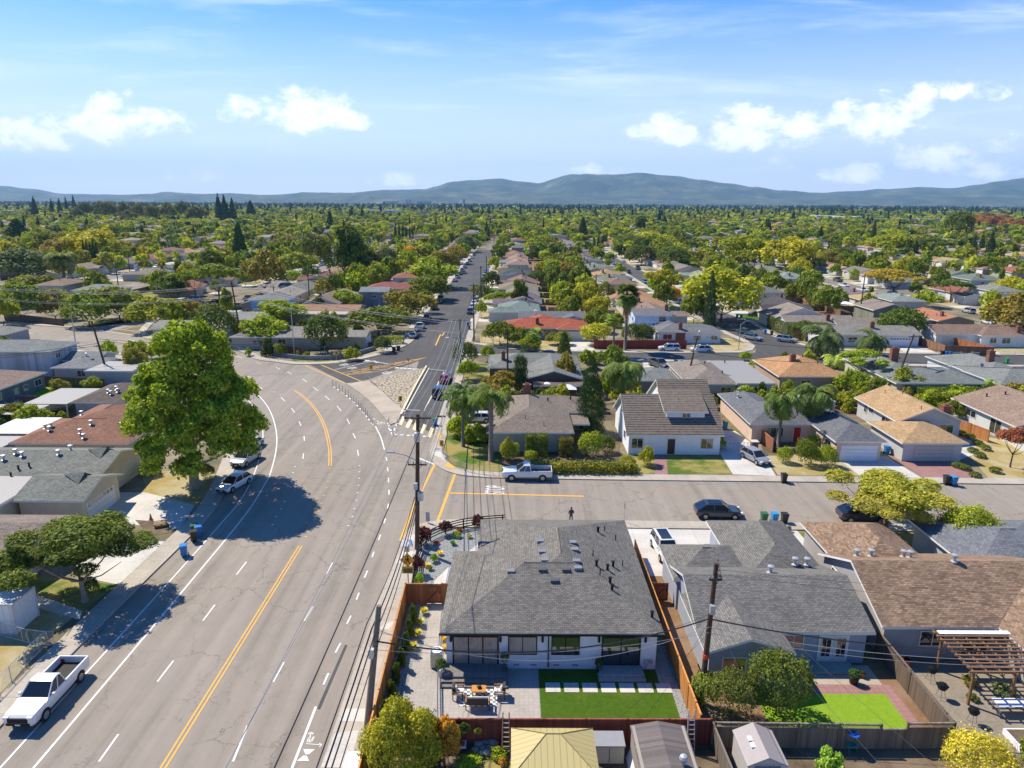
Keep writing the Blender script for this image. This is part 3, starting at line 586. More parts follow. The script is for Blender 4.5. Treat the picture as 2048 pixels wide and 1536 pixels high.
# ---------------------------------------------------------------- houses
class House:
 """one building: blocks with their roofs, then openings; everything is given in world metres and stored from the house's own base"""
 def __init__(s, name, label, wall, roof, loc, cat='house', group=None, wallmat='stucco', roofmat='shingle', trim=(.74, .73, .7)):
  s.t = thing(name, label, cat, (loc[0], loc[1], 0), 0, group); s.o = loc; s.wall = wall; s.rc = roof
  s.w = MB(); s.r = MB(); s.wm = wallmat; s.rm = roofmat; s.blocks = []; s.k = 0
 def block(s, x0, y0, x1, y1, h=2.7, roof='hip', pitch=.33, over=.45, z0=0.0, walls=True, inset=None, flat_t=.18):
  """x0..y1 are the eaves of the roof; the walls stand in by the overhang"""
  e = .004 * s.k; s.k += 1; ox, oy = s.o
  x0 -= ox; x1 -= ox; y0 -= oy; y1 -= oy
  x0 -= e; x1 += e; y0 -= e; y1 += e; h += e * 1.5
  a, b, c, d = x0 + over, y0 + over, x1 - over, y1 - over
  ew = .002 * s.k
  if walls: s.w.box(a + ew, b + ew, z0, c - ew, d - ew, h + .02)
  s.blocks.append((x0, y0, x1, y1, h, roof, pitch, over))
  W = x1 - x0; D = y1 - y0; t = flat_t; r = s.r
  band = [(x0, y0), (x1, y0), (x1, y1), (x0, y1)]
  def side():
   for i in range(4):
    p, q = band[i], band[(i + 1) % 4]; r.quad((*p, h - t), (*q, h - t), (*q, h), (*p, h), m=1)
   r.quad(*[(*p, h - t) for p in band[::-1]], m=1)
  if roof == 'flat':
   side(); r.quad(*[(*p, h) for p in band]); return s
  if roof == 'hip':
   hw = min(W, D) / 2; z = h + hw * pitch; side()
   if W >= D: p, q = (x0 + hw, y0 + hw, z), (x1 - hw, y0 + hw, z)
   else: p, q = (x0 + hw, y0 + hw, z), (x0 + hw, y1 - hw, z)
   A, B, Cc, Dd = [(*v, h) for v in band]
   if W >= D: r.quad(A, B, q, p); r.quad(B, Cc, q); r.quad(Cc, Dd, p, q); r.quad(Dd, A, p)
   else: r.quad(A, B, p); r.quad(B, Cc, q, p); r.quad(Cc, Dd, q); r.quad(Dd, A, p, q)
   for u1, v1 in ((p, q),):
    if (Vector(u1) - Vector(v1)).length > .3: r.tube([u1, v1], .06, 4)
   return s
  if roof == 'gx':
   ym = (y0 + y1) / 2; z = h + D / 2 * pitch; p, q = (x0, ym, z), (x1, ym, z)
   A, B, Cc, Dd = [(*v, h) for v in band]
   r.quad(A, B, q, p); r.quad(Cc, Dd, p, q)
   for P0, P1 in ((A, p), (p, Dd), (B, q), (q, Cc)): r.quad((P0[0], P0[1], P0[2] - t), (P1[0], P1[1], P1[2] - t), P1, P0, m=1)
   for P0, P1 in ((A, B), (Cc, Dd)): r.quad((P0[0], P0[1], P0[2] - t), (P1[0], P1[1], P1[2] - t), P1, P0, m=1)
   dn = lambda v: (v[0], v[1], v[2] - t)
   r.quad(dn(A), dn(p), dn(q), dn(B), m=1); r.quad(dn(Cc), dn(q), dn(p), dn(Dd), m=1)
   if walls:
    zt = h + (D / 2 - over) * pitch
    for X in (a + ew, c - ew - .1):
     s.w.quad((X, b, h), (X, d, h), (X, ym, zt)); s.w.quad((X + .1, b, h), (X + .1, ym, zt), (X + .1, d, h));
  else:
   xm = (x0 + x1) / 2; z = h + W / 2 * pitch; p, q = (xm, y0, z), (xm, y1, z)
   A, B, Cc, Dd = [(*v, h) for v in band]
   r.quad(B, Cc, q, p); r.quad(Dd, A, p, q)
   for P0, P1 in ((A, p), (p, B), (Cc, q), (q, Dd), (B, Cc), (Dd, A)): r.quad((P0[0], P0[1], P0[2] - t), (P1[0], P1[1], P1[2] - t), P1, P0, m=1)
   dn = lambda v: (v[0], v[1], v[2] - t)
   r.quad(dn(B), dn(p), dn(q), dn(Cc), m=1); r.quad(dn(Dd), dn(q), dn(p), dn(A), m=1)
   if walls:
    zt = h + (W / 2 - over) * pitch
    for Y in (b + ew, d - ew - .1):
     s.w.quad((a, Y, h), (c, Y, h), (xm, Y, zt)); s.w.quad((a, Y + .1, h), (xm, Y + .1, zt), (c, Y + .1, h))
  return s
 def top(s, x, y):
  """height of the roof above a point (house coordinates)"""
  best = 0
  for x0, y0, x1, y1, h, rf, pi, ov in s.blocks:
   if x0 <= x <= x1 and y0 <= y <= y1:
    if rf == 'flat': z = h
    elif rf == 'gx': z = h + min(y - y0, y1 - y) * pi
    elif rf == 'gy': z = h + min(x - x0, x1 - x) * pi
    else: z = h + min(y - y0, y1 - y, x - x0, x1 - x) * pi
    best = max(best, z)
  return best
 def finish(s):
  s.wo = s.w.build('wall', MAT[s.wm], s.t, uv=True, color=s.wall)
  s.ro = s.r.build('roof', [MAT[s.rm], MAT['trim_white']], s.t, uv=True, color=s.rc)
  return s
 def _side(s, side, x, y):
  ang = {'S': 0, 'E': 90, 'N': 180, 'W': 270}[side]
  return Matrix.Translation((x - s.o[0], y - s.o[1], 0)) @ Matrix.Rotation(R(ang), 4, 'Z')
 def window(s, side, x, y, z, w, h, frame='trim_white', glass='glass_dark', mull=1, f=.07, sill=True, fc=None):
  """centre x,y on the wall face, sill height z"""
  M4 = s._side(side, x, y); mb = MB()
  mb.box(-w / 2 - f, -.05, z - f, w / 2 + f, .03, z); mb.box(-w / 2 - f, -.05, z + h, w / 2 + f, .03, z + h + f)
  mb.box(-w / 2 - f, -.047, z, -w / 2, .03, z + h); mb.box(w / 2, -.047, z, w / 2 + f, .03, z + h)
  for k in range(mull):
   xm = -w / 2 + w * (k + 1) / (mull + 1); mb.box(xm - f * .4, -.042, z, xm + f * .4, .03, z + h)
  fr = mb.xf(M4).build('window', MAT[frame], s.t, color=fc)
  pn = MB().box(-w / 2 + .002, -.02, z + .002, w / 2 - .002, .02, z + h - .002).xf(M4).build('pane', MAT[glass], fr); return fr
 def door(s, side, x, y, w=.95, h=2.05, col=(.1, .05, .03), z=.12):
  M4 = s._side(side, x, y); mb = MB().box(-w / 2, -.05, z, w / 2, .04, z + h); mb.box(-w / 2 + .12, -.065, z + .15, -.04, -.04, z + .9).box(.04, -.065, z + .15, w / 2 - .12, -.04, z + .9).box(-w / 2 + .12, -.065, z + 1.05, w / 2 - .12, -.04, z + h - .12)
  d = mb.xf(M4).build('door', MAT['paint_any'], s.t, color=col)
  MB().ball((w / 2 - .1, -.09, z + 1), .04, 6, 4).xf(M4).build('handle', MAT['chrome'], d)
  fm = MB().box(-w / 2 - .09, -.045, z, -w / 2, .03, z + h + .09).box(w / 2, -.045, z, w / 2 + .09, .03, z + h + .09).box(-w / 2, -.045, z + h, w / 2, .03, z + h + .09).xf(M4).build('door_frame', MAT['trim_white'], s.t); return d
 def garage(s, side, x, y, w=4.8, h=2.1, col=(.7, .7, .69), lights=False):
  M4 = s._side(side, x, y); mb = MB()
  n = 4
  for k in range(n): mb.box(-w / 2, -.05, .04 + k * h / n, w / 2, .03, .04 + (k + 1) * h / n - .025)
  g = mb.xf(M4).build('garage_door', MAT['paint_any'], s.t, color=col)
  if lights:
   m2 = MB()
   for k in range(7): m2.box(-w / 2 + .25 + k * (w - .4) / 7, -.062, h * .78, -w / 2 + .25 + k * (w - .4) / 7 + .45, -.04, h * .93)
   m2.xf(M4).build('pane', MAT['glass_dark'], g)
 def chimney(s, x, y, w=.9, d=.6, up=1.1, mat='bricks'):
  x -= s.o[0]; y -= s.o[1]; z = s.top(x, y); mb = MB().box(x - w / 2, y - d / 2, z - .6, x + w / 2, y + d / 2, z + up).box(x - w / 2 - .06, y - d / 2 - .06, z + up, x + w / 2 + .06, y + d / 2 + .06, z + up + .12)
  mb.box(x - w / 4, y - d / 4, z + up + .12, x + w / 4, y + d / 4, z + up + .3); return mb.build('chimney', MAT[mat], s.ro)
 def vent(s, x, y, kind='pipe', color=(.02, .02, .022)):
  x -= s.o[0]; y -= s.o[1]; z = s.top(x, y); mb = MB()
  if kind == 'pipe': mb.tube([(x, y, z - .1), (x, y, z + .5)], .045, 6)
  elif kind == 'stub': mb.tube([(x, y, z - .1), (x, y, z + .42)], .1, 8).tube([(x, y, z + .42), (x, y, z + .47)], .15, 8)
  elif kind == 'cap': mb.lathe([(.3, 0), (.12, .06), (.12, .42), (.26, .42), (.26, .56), (.0, .62)], (x, y, z), 8); return mb.build('roof_vent', MAT['galvanised'], s.ro)
  elif kind == 'box': mb.box(x - .3, y - .2, z - .1, x + .3, y + .2, z + .13); return mb.build('roof_vent', MAT['paint_any'], s.ro, color=(.09, .09, .1))
  elif kind == 'lid':
   mb.box(x - .28, y - .22, z - .05, x + .28, y + .22, z + .14); return mb.build('roof_vent', MAT['paint_any'], s.ro, color=(.2, .22, .25))
  elif kind == 'dish':
   mb.tube([(x, y, z), (x, y - .1, z + .5)], .025, 5); i = len(mb.v); mb.lathe([(.0, 0), (.2, .03), (.36, .12)], (0, 0, 0), 10).xf(Matrix.Translation((x, y - .15, z + .55)) @ Matrix.Rotation(R(60), 4, 'X'), i)
   return mb.build('satellite_dish', MAT['steel'], s.ro)
  return mb.build('roof_vent', MAT['black_metal'] if color[0] < .1 else MAT['galvanised'], s.ro)
GREY, DGREY, LGREY = (.182, .17, .152), (.07, .075, .085), (.23, .23, .22)
TAUPE, BROWN, RBROWN, TAN, GRN = (.205, .165, .135), (.235, .145, .095), (.22, .085, .055), (.42, .28, .15), (.2, .205, .185)
RED = (.36, .1, .055)
WHITE, CREAM, PEACH, BLUE, GREYW, OLIVE = (.8, .81, .82), (.62, .55, .4), (.68, .5, .38), (.28, .38, .52), (.42, .44, .47), (.22, .22, .16)
h = House('white_house', 'white stucco house under a dark grey shingle roof, beside the bright green lawn', 'x', 'x', (2.8, 51))
h.wall = WHITE; h.rc = GREY
h.block(-2.85, 41.98, 10.5, 59.7, 3.08, 'hip', .37, .4); h.block(-4.85, 41.98, 10.49, 53.6, 3.072, 'hip', .37, .4)
h.finish()
BK = 'black_metal'
WY = 42.37
h.window('S', -2.42, WY, .4, 3.0, 2.1, BK, 'glass_curtain', 2, .1); h.window('S', .83, WY, 1.22, 1.87, 1.3, BK, 'glass_curtain', 1, .07)
h.window('S', 3.8, WY, 1.22, 1.82, 1.3, BK, 'glass_dark', 1, .07); h.window('S', 7.65, WY, .4, 2.5, 2.1, BK, 'glass_dark', 1, .1)
for x in (-4.12, -.7, 2.2, 6.1, 9.3):
 l = MB().box(-.07, -.14, 2.2, .07, 0, 2.62).lathe([(.06, 2.2), (.08, 2.25), (.08, 2.57), (.06, 2.62)], (0, -.12, 0), 6).xf(h._side('S', x, WY)).build('wall_lamp', MAT[BK], h.t)
MB().tube([(2.62 - 2.8, 42.3 - 51, 2.9), (2.62 - 2.8, 42.3 - 51, .2)], .045, 6).build('downpipe', MAT[BK], h.t)
MB().box(-4.9 - 2.8, 41.86 - 51, 2.93, 10.55 - 2.8, 41.96 - 51, 3.05).build('gutter', MAT[BK], h.t)
for x in (.4, 1.6, 3.2, 4.5): MB().box(x - .2, -.03, .28, x + .2, .02, .38).xf(h._side('S', 0, WY)).build('wall_vent', MAT['steel'], h.t)
m = MB().box(9.3, 42.1, .5, 9.55, 42.36, .8).box(9.68, 42.15, .6, 9.85, 42.36, .8).tube([(9.4, 42.2, .05), (9.4, 42.2, .5)], .03, 5)
m.v = [(x - 2.8, y - 51, z) for x, y, z in m.v]; m.build('gas_meter', MAT['galvanised'], h.t)
for px, py, kd in [(1081, 1083, 'lid'), (1085, 1104, 'lid'), (1090, 1121, 'lid'), (1146, 1086, 'lid'), (1149, 1100, 'lid'), (1153, 1123, 'lid'), (1156, 1138, 'lid'), (1022, 1143, 'lid'),
     (1085, 1149, 'box'), (1132, 1149, 'box'), (1109, 1166, 'box'), (1196, 1064, 'stub'), (1209, 1062, 'pipe'), (1231, 1080, 'pipe'), (1186, 1112, 'pipe'), (1193, 1132, 'stub'), (1215, 1140, 'stub'), (1226, 1133, 'stub'), (1245, 1132, 'pipe'), (1200, 1150, 'pipe'), (1220, 1166, 'stub'), (1224, 1180, 'stub'), (1304, 1235, 'stub')]:
 x, y = P(px, py, 4.3); z = h.top(x - 2.8, y - 51); x, y = P(px, py, z); z = h.top(x - 2.8, y - 51); x, y = P(px, py, z); h.vent(x, y, kd)
h = House('grey_house', 'grey shingled house with blue-grey walls and white French doors, between two wooden fences', GREYW, (.175, .167, .154), (19, 50)); h.wall = (.33, .36, .42)
h.block(12.95, 42.8, 25.4, 52.4, 2.7, 'gx', .36, .4); h.block(12.9, 40.4, 18.9, 47.6, 2.72, 'gy', .36, .4); h.block(18.2, 49, 25.3, 60.2, 2.85, 'hip', .45, .4); h.block(12.8, 49.5, 19.4, 55.4, 2.85, 'hip', .42, .4)
h.finish(); h.door('S', 22.2, 43.18, .9, 2.05, (.7, .7, .68)); h.door('S', 23.25, 43.18, .9, 2.05, (.7, .7, .68)); h.window('S', 22.2, 43.11, .6, .62, 1.45, mull=1, f=.03); h.window('S', 23.25, 43.11, .6, .62, 1.45, mull=1, f=.03)
h.window('S', 19.9, 43.18, 1.2, 1.3, 1.0, mull=1); h.window('S', 15.0, 40.78, .9, 1.5, 1.2, mull=1); h.window('S', 17.2, 40.78, .9, 1.0, 1.2)
for px, py in [(1590, 1122), (1614, 1122), (1540, 1150)]:
 x, y = P(px, py, 3.9); h.vent(x, y, 'cap')
h = House('brown_roofed_house', 'large brown and green shingled house with grey walls, behind the timber pergola', (.37, .35, .34), (.26, .175, .12), (34, 49), roofmat='shingle_two_tone')
h.block(26.2, 43.5, 41.0, 54.3, 2.7, 'gx', .42, .4); h.block(26.9, 49.5, 34.6, 60, 2.85, 'hip', .42, .4); h.block(34.4, 35.5, 42.4, 49, 2.7, 'gy', .36, .4)
h.finish(); h.window('W', 26.6, 51.3, 1.3, 2.0, 1.2); h.window('W', 26.6, 48.6, 1.2, 1.0, 1.1); h.window('S', 30.1, 43.88, 1.0, 1.7, 1.1); h.window('S', 33.2, 43.88, .3, 1.8, 1.9)
for px, py in [(1715, 1100), (1743, 1103), (1808, 1105), (1820, 1112), (1905, 1140)]:
 x, y = P(px, py, 4.2); h.vent(x, y, 'cap')
h = House('dark_roofed_house', 'low house with a slate grey roof behind the yellow-green tree', (.4, .4, .38), (.17, .18, .2), (43, 55)); h.block(37.6, 51, 49, 61, 2.7, 'hip', .3); h.finish()
h.window('W', 38.04, 54, 1, 1.6, 1.1)
h = House('corner_house', 'taupe hipped corner house with a brick chimney behind the palm trees', (.47, .44, .37), (.225, .185, .155), (3, 94))
h.block(-3.3, 85.9, 8.1, 103.2, 2.8, 'hip', .34, .5); h.block(-3.0, 95.0, 10.9, 103.3, 2.8, 'hip', .34, .5); h.block(8.0, 90.5, 10.6, 95.6, 2.5, 'flat', over=.15, walls=False); h.finish()
h.chimney(2.2, 98.6, 1.1, .7, 1.5); h.chimney(-.4, 97.6, .7, .5, .6); h.window('S', 2.6, 86.38, 1.1, 1.6, 1.1); h.window('W', -2.82, 89, 1, 1.8, 1.2)
for x, y in ((5.2, 97.5), (8.6, 99.0)): h.vent(x, y, 'stub')
for x, y in ((1.8, 88.8), (4.2, 87.4)): h.vent(x, y, 'pipe')
h = House('tile_roofed_house', 'two-storey white house with a striped ribbed-tile roof and a wide dormer', WHITE, (.2, .17, .14), (21, 91), roofmat='tile_ribbed')
h.block(14.7, 85.2, 27.3, 98.0, 2.8, 'gx', .58, .4); h.block(20.4, 88.5, 27.6, 104.0, 2.8, 'gx', .6, .35)
s = h; ox, oy = h.o
s.w.box(20.3 - ox, 87.9 - oy, 3.6, 25.3 - ox, 92.5 - oy, 5.18)
s.r.quad((19.9 - ox, 87.5 - oy, 5.2), (25.7 - ox, 87.5 - oy, 5.2), (25.7 - ox, 92.6 - oy, 6.9), (19.9 - ox, 92.6 - oy, 6.9)); s.r.quad((19.9 - ox, 87.5 - oy, 5.02), (25.7 - ox, 87.5 - oy, 5.02), (25.7 - ox, 87.5 - oy, 5.2), (19.9 - ox, 87.5 - oy, 5.2), m=1)
s.r.quad((19.9 - ox, 87.5 - oy, 5.02), (19.9 - ox, 87.5 - oy, 5.2), (19.9 - ox, 92.6 - oy, 6.9), (19.9 - ox, 92.6 - oy, 6.7), m=1); s.r.quad((25.7 - ox, 87.5 - oy, 5.02), (25.7 - ox, 87.5 - oy, 5.2), (25.7 - ox, 92.6 - oy, 6.9), (25.7 - ox, 92.6 - oy, 6.7), m=1)
s.w.quad((20.3 - ox, 87.9 - oy, 5.18), (20.3 - ox, 92.5 - oy, 5.18), (20.3 - ox, 92.5 - oy, 6.7)); s.w.quad((25.3 - ox, 87.9 - oy, 5.18), (25.3 - ox, 92.5 - oy, 6.7), (25.3 - ox, 92.5 - oy, 5.18))
h.finish(); h.window('S', 22.9, 87.88, 4.35, 1.0, .6); h.window('S', 25.2, 85.58, .9, 1.5, 1.3); h.window('S', 16.2, 85.58, .9, 1.4, 1.3); h.door('S', 20.6, 85.58, col=(.07, .04, .03)); h.window('W', 15.08, 91.5, 4.0, 1.1, 1.1); h.window('W', 15.08, 88.8, 1.2, 1.2, 1.1)
h.vent(22.3, 90.3, 'pipe'); h.vent(24.6, 89.4, 'pipe')
h = House('peach_house', 'peach house with slate grey roofs, a red front door and a white garage door', PEACH, (.15, .155, .17), (40, 93))
h.block(32.3, 90.3, 46.2, 100.5, 2.75, 'hip', .36, .5); h.block(32.2, 90.2, 38.4, 106, 2.75, 'hip', .38, .5); h.block(40.6, 83.2, 47.1, 95, 2.75, 'hip', .4, .45); h.finish()
h.garage('S', 43.9, 83.63, 4.7, 2.1, (.72, .74, .78)); h.door('S', 38.9, 90.78, .95, 2.05, (.45, .03, .02)); h.window('S', 35.6, 90.68, .8, 2.6, 1.3, mull=2); h.window('W', 41.04, 86, .9, 1.4, 1.1)
for x, y in ((33.9, 101), (34.8, 103.6), (42.3, 92.3), (42.9, 93)): h.vent(x, y, 'cap')
h = House('tan_roofed_house', 'pale grey house with golden tan roofs above a brick-paved drive', (.5, .49, .47), TAN, (55, 93))
h.block(52.7, 91.4, 62.2, 104, 2.8, 'gy', .42, .5); h.block(49.0, 83.2, 57.4, 92.4, 2.6, 'hip', .3, .5); h.finish()
h.garage('S', 53.4, 83.68, 4.9, 2.0, (.46, .45, .43)); h.window('S', 59.8, 91.88, 1, 1.9, 1.3); h.window('W', 53.18, 101, 1.3, .8, 1.1); h.window('W', 53.18, 99.4, 1.7, 1.2, .7); h.window('W', 53.18, 95.2, .2, 2.0, 2.0); h.chimney(60.4, 93.6, 1.1, .9, .9)
for x, y in ((57.2, 99), (58.2, 96.5), (56.0, 101.5), (56.3, 92.4)): h.vent(x, y, 'pipe')
h = House('patio_house', 'white-walled house with a brown roof above an orange fence and planted patio', (.6, .61, .6), (.28, .2, .15), (74, 95))
h.block(67.6, 89.5, 82, 104, 2.8, 'gy', .3, .5); h.block(67.2, 80, 77, 90, 2.6, 'hip', .3, .5); h.finish(); h.window('W', 68.08, 99.5, 1.2, 2.2, .9); h.window('W', 68.08, 94, .3, 2.2, 2.0)
for x, y in ((71, 101), (73, 100), (70.6, 92)): h.vent(x, y, 'stub')
h = House('green_grey_house', 'grey-green shingled house with a brown gable, behind the clipped dark cypress', (.13, .1, .08), GRN, (4, 124))
h.block(-4.5, 123, 12.6, 134, 2.7, 'hip', .3); h.block(2, 114.5, 12.2, 128, 2.7, 'gy', .3); h.block(3.5, 111.5, 12, 114.6, 2.4, 'flat', over=.1); h.finish(); h.window('S', 7.0, 114.93, 1, 2.2, 1); h.chimney(-1.6, 126, .7, .6, 1.4)
for x, y in ((7, 129), (10, 126), (9, 121)): h.vent(x, y, 'stub')
h = House('small_grey_house', 'small house with a low grey-green roof behind the tile-roofed house', (.22, .2, .17), (.2, .21, .2), (25, 118)); h.block(20.5, 114.5, 28.3, 123.5, 2.6, 'hip', .3); h.finish(); h.window('S', 24.5, 114.93, 1, 1.5, 1)
h = House('flat_addition_house', 'taupe hipped house with a long flat white roof at its side', (.5, .44, .37), (.245, .21, .18), (36, 120))
h.block(28.9, 111.8, 37.6, 128, 2.75, 'hip', .36); h.block(37.0, 111.6, 43.6, 129, 2.9, 'flat', over=.2); h.finish(); h.window('S', 40.9, 111.78, .3, 2.4, 2.0); h.window('S', 35.5, 112.22, 1.0, 1.6, 1.1); h.window('S', 31.5, 112.22, 1.0, 1.8, 1.1)
o = MB().box(37.05 - 36, 111.7 - 120, 2.915, 43.55 - 36, 128.9 - 120, 2.95).build('roof_sheet', MAT['metal_white_roof'], h.ro, uv=True)
for x, y in ((33.3, 127), (34.4, 122), (36.2, 117.3), (39.5, 127)): h.vent(x, y, 'stub')
h = House('orange_roofed_house', 'house under an orange tan hipped roof with a small brick chimney', (.42, .3, .22), (.43, .24, .12), (52, 124)); h.block(46, 117.3, 57.8, 131, 2.75, 'hip', .38); h.finish(); h.chimney(50.2, 122.5, .9, .7, 1.1); h.window('S', 51, 117.73, 1, 1.6, 1)
for x, y in ((53, 125), (55, 123)): h.vent(x, y, 'stub')
h = House('grey_green_house', 'wide house with grey-green roofs and a tall brick chimney, behind the long hedge', (.5, .48, .38), (.2, .215, .2), (73, 120))
h.block(64, 113, 79.5, 123, 2.75, 'hip', .32); h.block(64.2, 118, 73, 133, 2.75, 'hip', .32); h.finish(); h.chimney(70.2, 126, 1.3, .9, 2.4); h.window('S', 73.6, 113.43, 1.1, 2.6, 1.1)
for x, y in ((73, 121), (77, 120), (67, 122), (70, 121)): h.vent(x, y, 'cap')
h = House('wide_grey_house', 'broad grey roof with a brick chimney and satellite dish, white wall facing the yards', (.62, .64, .66), (.21, .22, .21), (90, 122))
h.block(81, 112.5, 101, 123, 2.75, 'hip', .32); h.block(81.3, 117, 92, 135, 2.75, 'hip', .32); h.finish(); h.chimney(86.2, 123.5, 1, .9, 1.8); h.window('S', 88.0, 112.93, 1.1, 3, 1.2); h.vent(83.5, 121.6, 'dish')
for x, y in ((90, 120), (93, 121), (95, 118)): h.vent(x, y, 'cap')
h = House('siding_house', 'raised pale grey clapboard house with a grey-green hipped roof, next to the far junction', (.42, .44, .47), (.21, .225, .215), (-89, 128), wallmat='siding')
h.block(-100, 124, -83.6, 133, 5.0, 'hip', .3); h.block(-83.8, 127, -77, 134, 2.7, 'gx', .3); h.finish(); h.window('E', -84.04, 126.6, 3.4, 1.3, .9, mull=1)
h = House('low_grey_house', 'low grey house with a hipped roof and a flat white-roofed extension behind the board fence', (.36, .37, .38), (.215, .22, .225), (-78, 125))
h.block(-82.6, 121.6, -75.3, 130.5, 2.55, 'hip', .3); h.block(-75.4, 119.6, -66.8, 127.5, 2.5, 'flat', over=.15); h.finish(); h.window('S', -77.3, 122.03, .9, 1.5, 1.1); h.vent(-79, 127, 'cap'); h.vent(-77.5, 126, 'box')
MB().box(-75.3 + 78, 119.7 - 125, 2.52, -66.9 + 78, 127.4 - 125, 2.55).build('roof_sheet', MAT['metal_white_roof'], h.ro, uv=True)
h = House('slate_walled_house', 'slate blue house with a brown hipped roof beside the small green lawn', (.13, .15, .19), (.27, .2, .16), (-86, 109), wallmat='siding')
h.block(-93.5, 98, -80.3, 117.6, 2.8, 'hip', .33); h.finish()
for y, w in ((115.4, 1.6), (112.3, .9), (110, .7), (106, 1.1), (102.5, 1.6)): h.window('E', -80.74, y, 1.0, w, 1.0 if w > 1 else .8)
for x, y in ((-85, 112), (-85.5, 109), (-84, 106)): h.vent(x, y, 'stub')
h = House('dark_brown_house', 'grey house under a dark brown hipped roof dotted with metal vents', (.36, .37, .38), (.13, .105, .09), (-56, 104))
h.block(-65, 98.9, -48, 109.5, 2.8, 'hip', .32); h.finish(); h.window('S', -56, 99.33, 1, 1.2, 1.1); h.window('S', -60, 99.33, 1, 2.2, 1.1)
for x, y in ((-60, 101), (-59.3, 101.6), (-60.6, 101.4), (-59.8, 102.2), (-56.5, 101.2), (-56.9, 103), (-57, 107), (-55, 106.5), (-53.4, 106.6)): h.vent(x, y, 'cap')
h = House('red_brown_house', 'cream house under red-brown hipped roofs dotted with metal vents', (.55, .48, .35), (.26, .135, .09), (-54, 88))
h.block(-61.6, 81, -47, 91.2, 2.75, 'hip', .31); h.block(-60, 86, -50.2, 98, 2.75, 'hip', .31); h.finish(); h.window('S', -49.7, 81.43, .9, 1.2, 1.2, 'black_metal'); h.window('S', -54, 81.43, 1, .8, 1.2); h.window('E', -47.44, 84.5, .9, 1.6, 1.2)
for px, py in [(90, 852), (103, 853), (99, 857), (160, 860), (183, 851), (244, 850), (166, 865), (162, 819)]:
 x, y = P(px, py, 3.8); h.vent(x, y, 'cap')
h = House('garage_front_house', 'cream house with grey-green shingle roofs, gable vents and a white garage door', CREAM, (.2, .205, .18), (-50, 71))
h.block(-64, 69.6, -44.0, 79.4, 2.8, 'gx', .3); h.block(-49.4, 63.9, -42.2, 71.2, 2.8, 'gx', .33); h.block(-64, 62.3, -49.3, 70, 2.95, 'flat', over=.2); h.block(-47.5, 70.6, -44.9, 73.2, 2.6, 'flat', over=.1, walls=False); h.finish()
MB().box(-63.9 + 50, 62.4 - 71, 2.97, -49.5 + 50, 69.8 - 71, 3.0).build('roof_sheet', MAT['metal_white_roof'], h.ro, uv=True)
h.garage('E', -42.66, 67.4, 5.0, 2.1, (.74, .73, .7), True); h.window('E', -44.5, 76.5, .9, 1.4, 1.2); h.window('E', -44.5, 73.4, .9, 1.0, 1.2); h.window('S', -45.9, 64.3, .3, .5, .5); h.door('S', -50.6, 62.48, .9, 2.0, (.6, .6, .58))
for gx_, gy_, gz_ in ((-45.6, 74.5, 4.18), (-44.0, 67.55, 3.95)):
 i = MB(); s_ = 1.5 if gx_ < -45 else 1.3
 x, y = gx_ + 50, gy_ - 71; i.quad((x - 2.2, y, gz_ + .25), (x, y, gz_ + .45), (x, y - s_, gz_ - .4 + .05), (x - 2.2 - .0, y, gz_ + .2)); i.quad((x, y, gz_ + .45), (x + .02, y + s_, gz_ - .4), (x - 2.2, y, gz_ + .25)); i.quad((x, y - s_, gz_ - .5), (x, y + s_, gz_ - .5), (x, y, gz_ + .45))
 i.build('roof_vent', MAT['shingle'], h.ro, uv=True, color=(.16, .17, .16))
for px, py in [(8, 922), (33, 915), (46, 918), (119, 916), (143, 909)]:
 x, y = P(px, py, 3.6); h.vent(x, y, 'cap')
for px, py in [(22, 952), (60, 940), (38, 943)]:
 x, y = P(px, py, 3); h.vent(x, y, 'stub')
h = House('shaded_corner_house', 'low taupe roof half hidden behind the wide magnolia tree', (.5, .42, .36), (.23, .19, .16), (-50, 57)); h.block(-62, 53, -41, 61, 2.7, 'gx', .28); h.finish(); h.window('S', -46, 53.43, .9, 1.5, 1.1)
for nm, lb, x0, y0, x1, y1, z in [('patio_cover', 'long white patio roof beside the dark brown house', -72, 99, -65.6, 108, 2.5), ('carport', 'slanting pale carport roof next to the board fence by the green lawn', -76, 94, -68, 99, 2.4), ('garden_shed', 'grey flat-roofed shed behind the red-brown house', -68.5, 86, -62.5, 93, 2.3), ('patio_awning', 'low white awning at the end of the red-brown roof', -67, 80.5, -62.3, 85, 2.3)]:
 t = thing(nm, lb, nm.replace('_', ' '), ((x0 + x1) / 2, (y0 + y1) / 2, 0)); w, d = (x1 - x0) / 2, (y1 - y0) / 2
 MB().box(-w, -d, z - .1, w, d, z).build('roof', MAT['metal_white_roof'] if 'shed' not in nm else MAT['galvanised'], t, uv=True)
 for sx in (-1, 1):
  for sy in (-1, 1): MB().box(sx * (w - .15) - .06, sy * (d - .15) - .06, 0, sx * (w - .15) + .06, sy * (d - .15) + .06, z - .1).build('post', MAT['trim_white'], t)
 if 'shed' in nm: MB().box(-w + .3, -d + .3, 0, w - .3, d - .3, z - .1).build('wall', MAT['siding'], t, uv=True, color=(.3, .3, .3))
def quick(name, label, blocks, wall, roof, wins=(), gar=(), chim=(), wm='stucco', rm='shingle', group=None):
 cx = sum(b[0] + b[2] for b in blocks) / 2 / len(blocks); cy_ = sum(b[1] + b[3] for b in blocks) / 2 / len(blocks)
 h = House(name, label, wall, roof, (cx, cy_), wallmat=wm, roofmat=rm, group=group)
 for b in blocks: h.block(*b[:4], h=b[4], roof=b[5], pitch=b[6])
 h.finish()
 for w in wins: h.window(*w)
 for g in gar: h.garage(*g)
 for c in chim: h.chimney(*c)
 return h
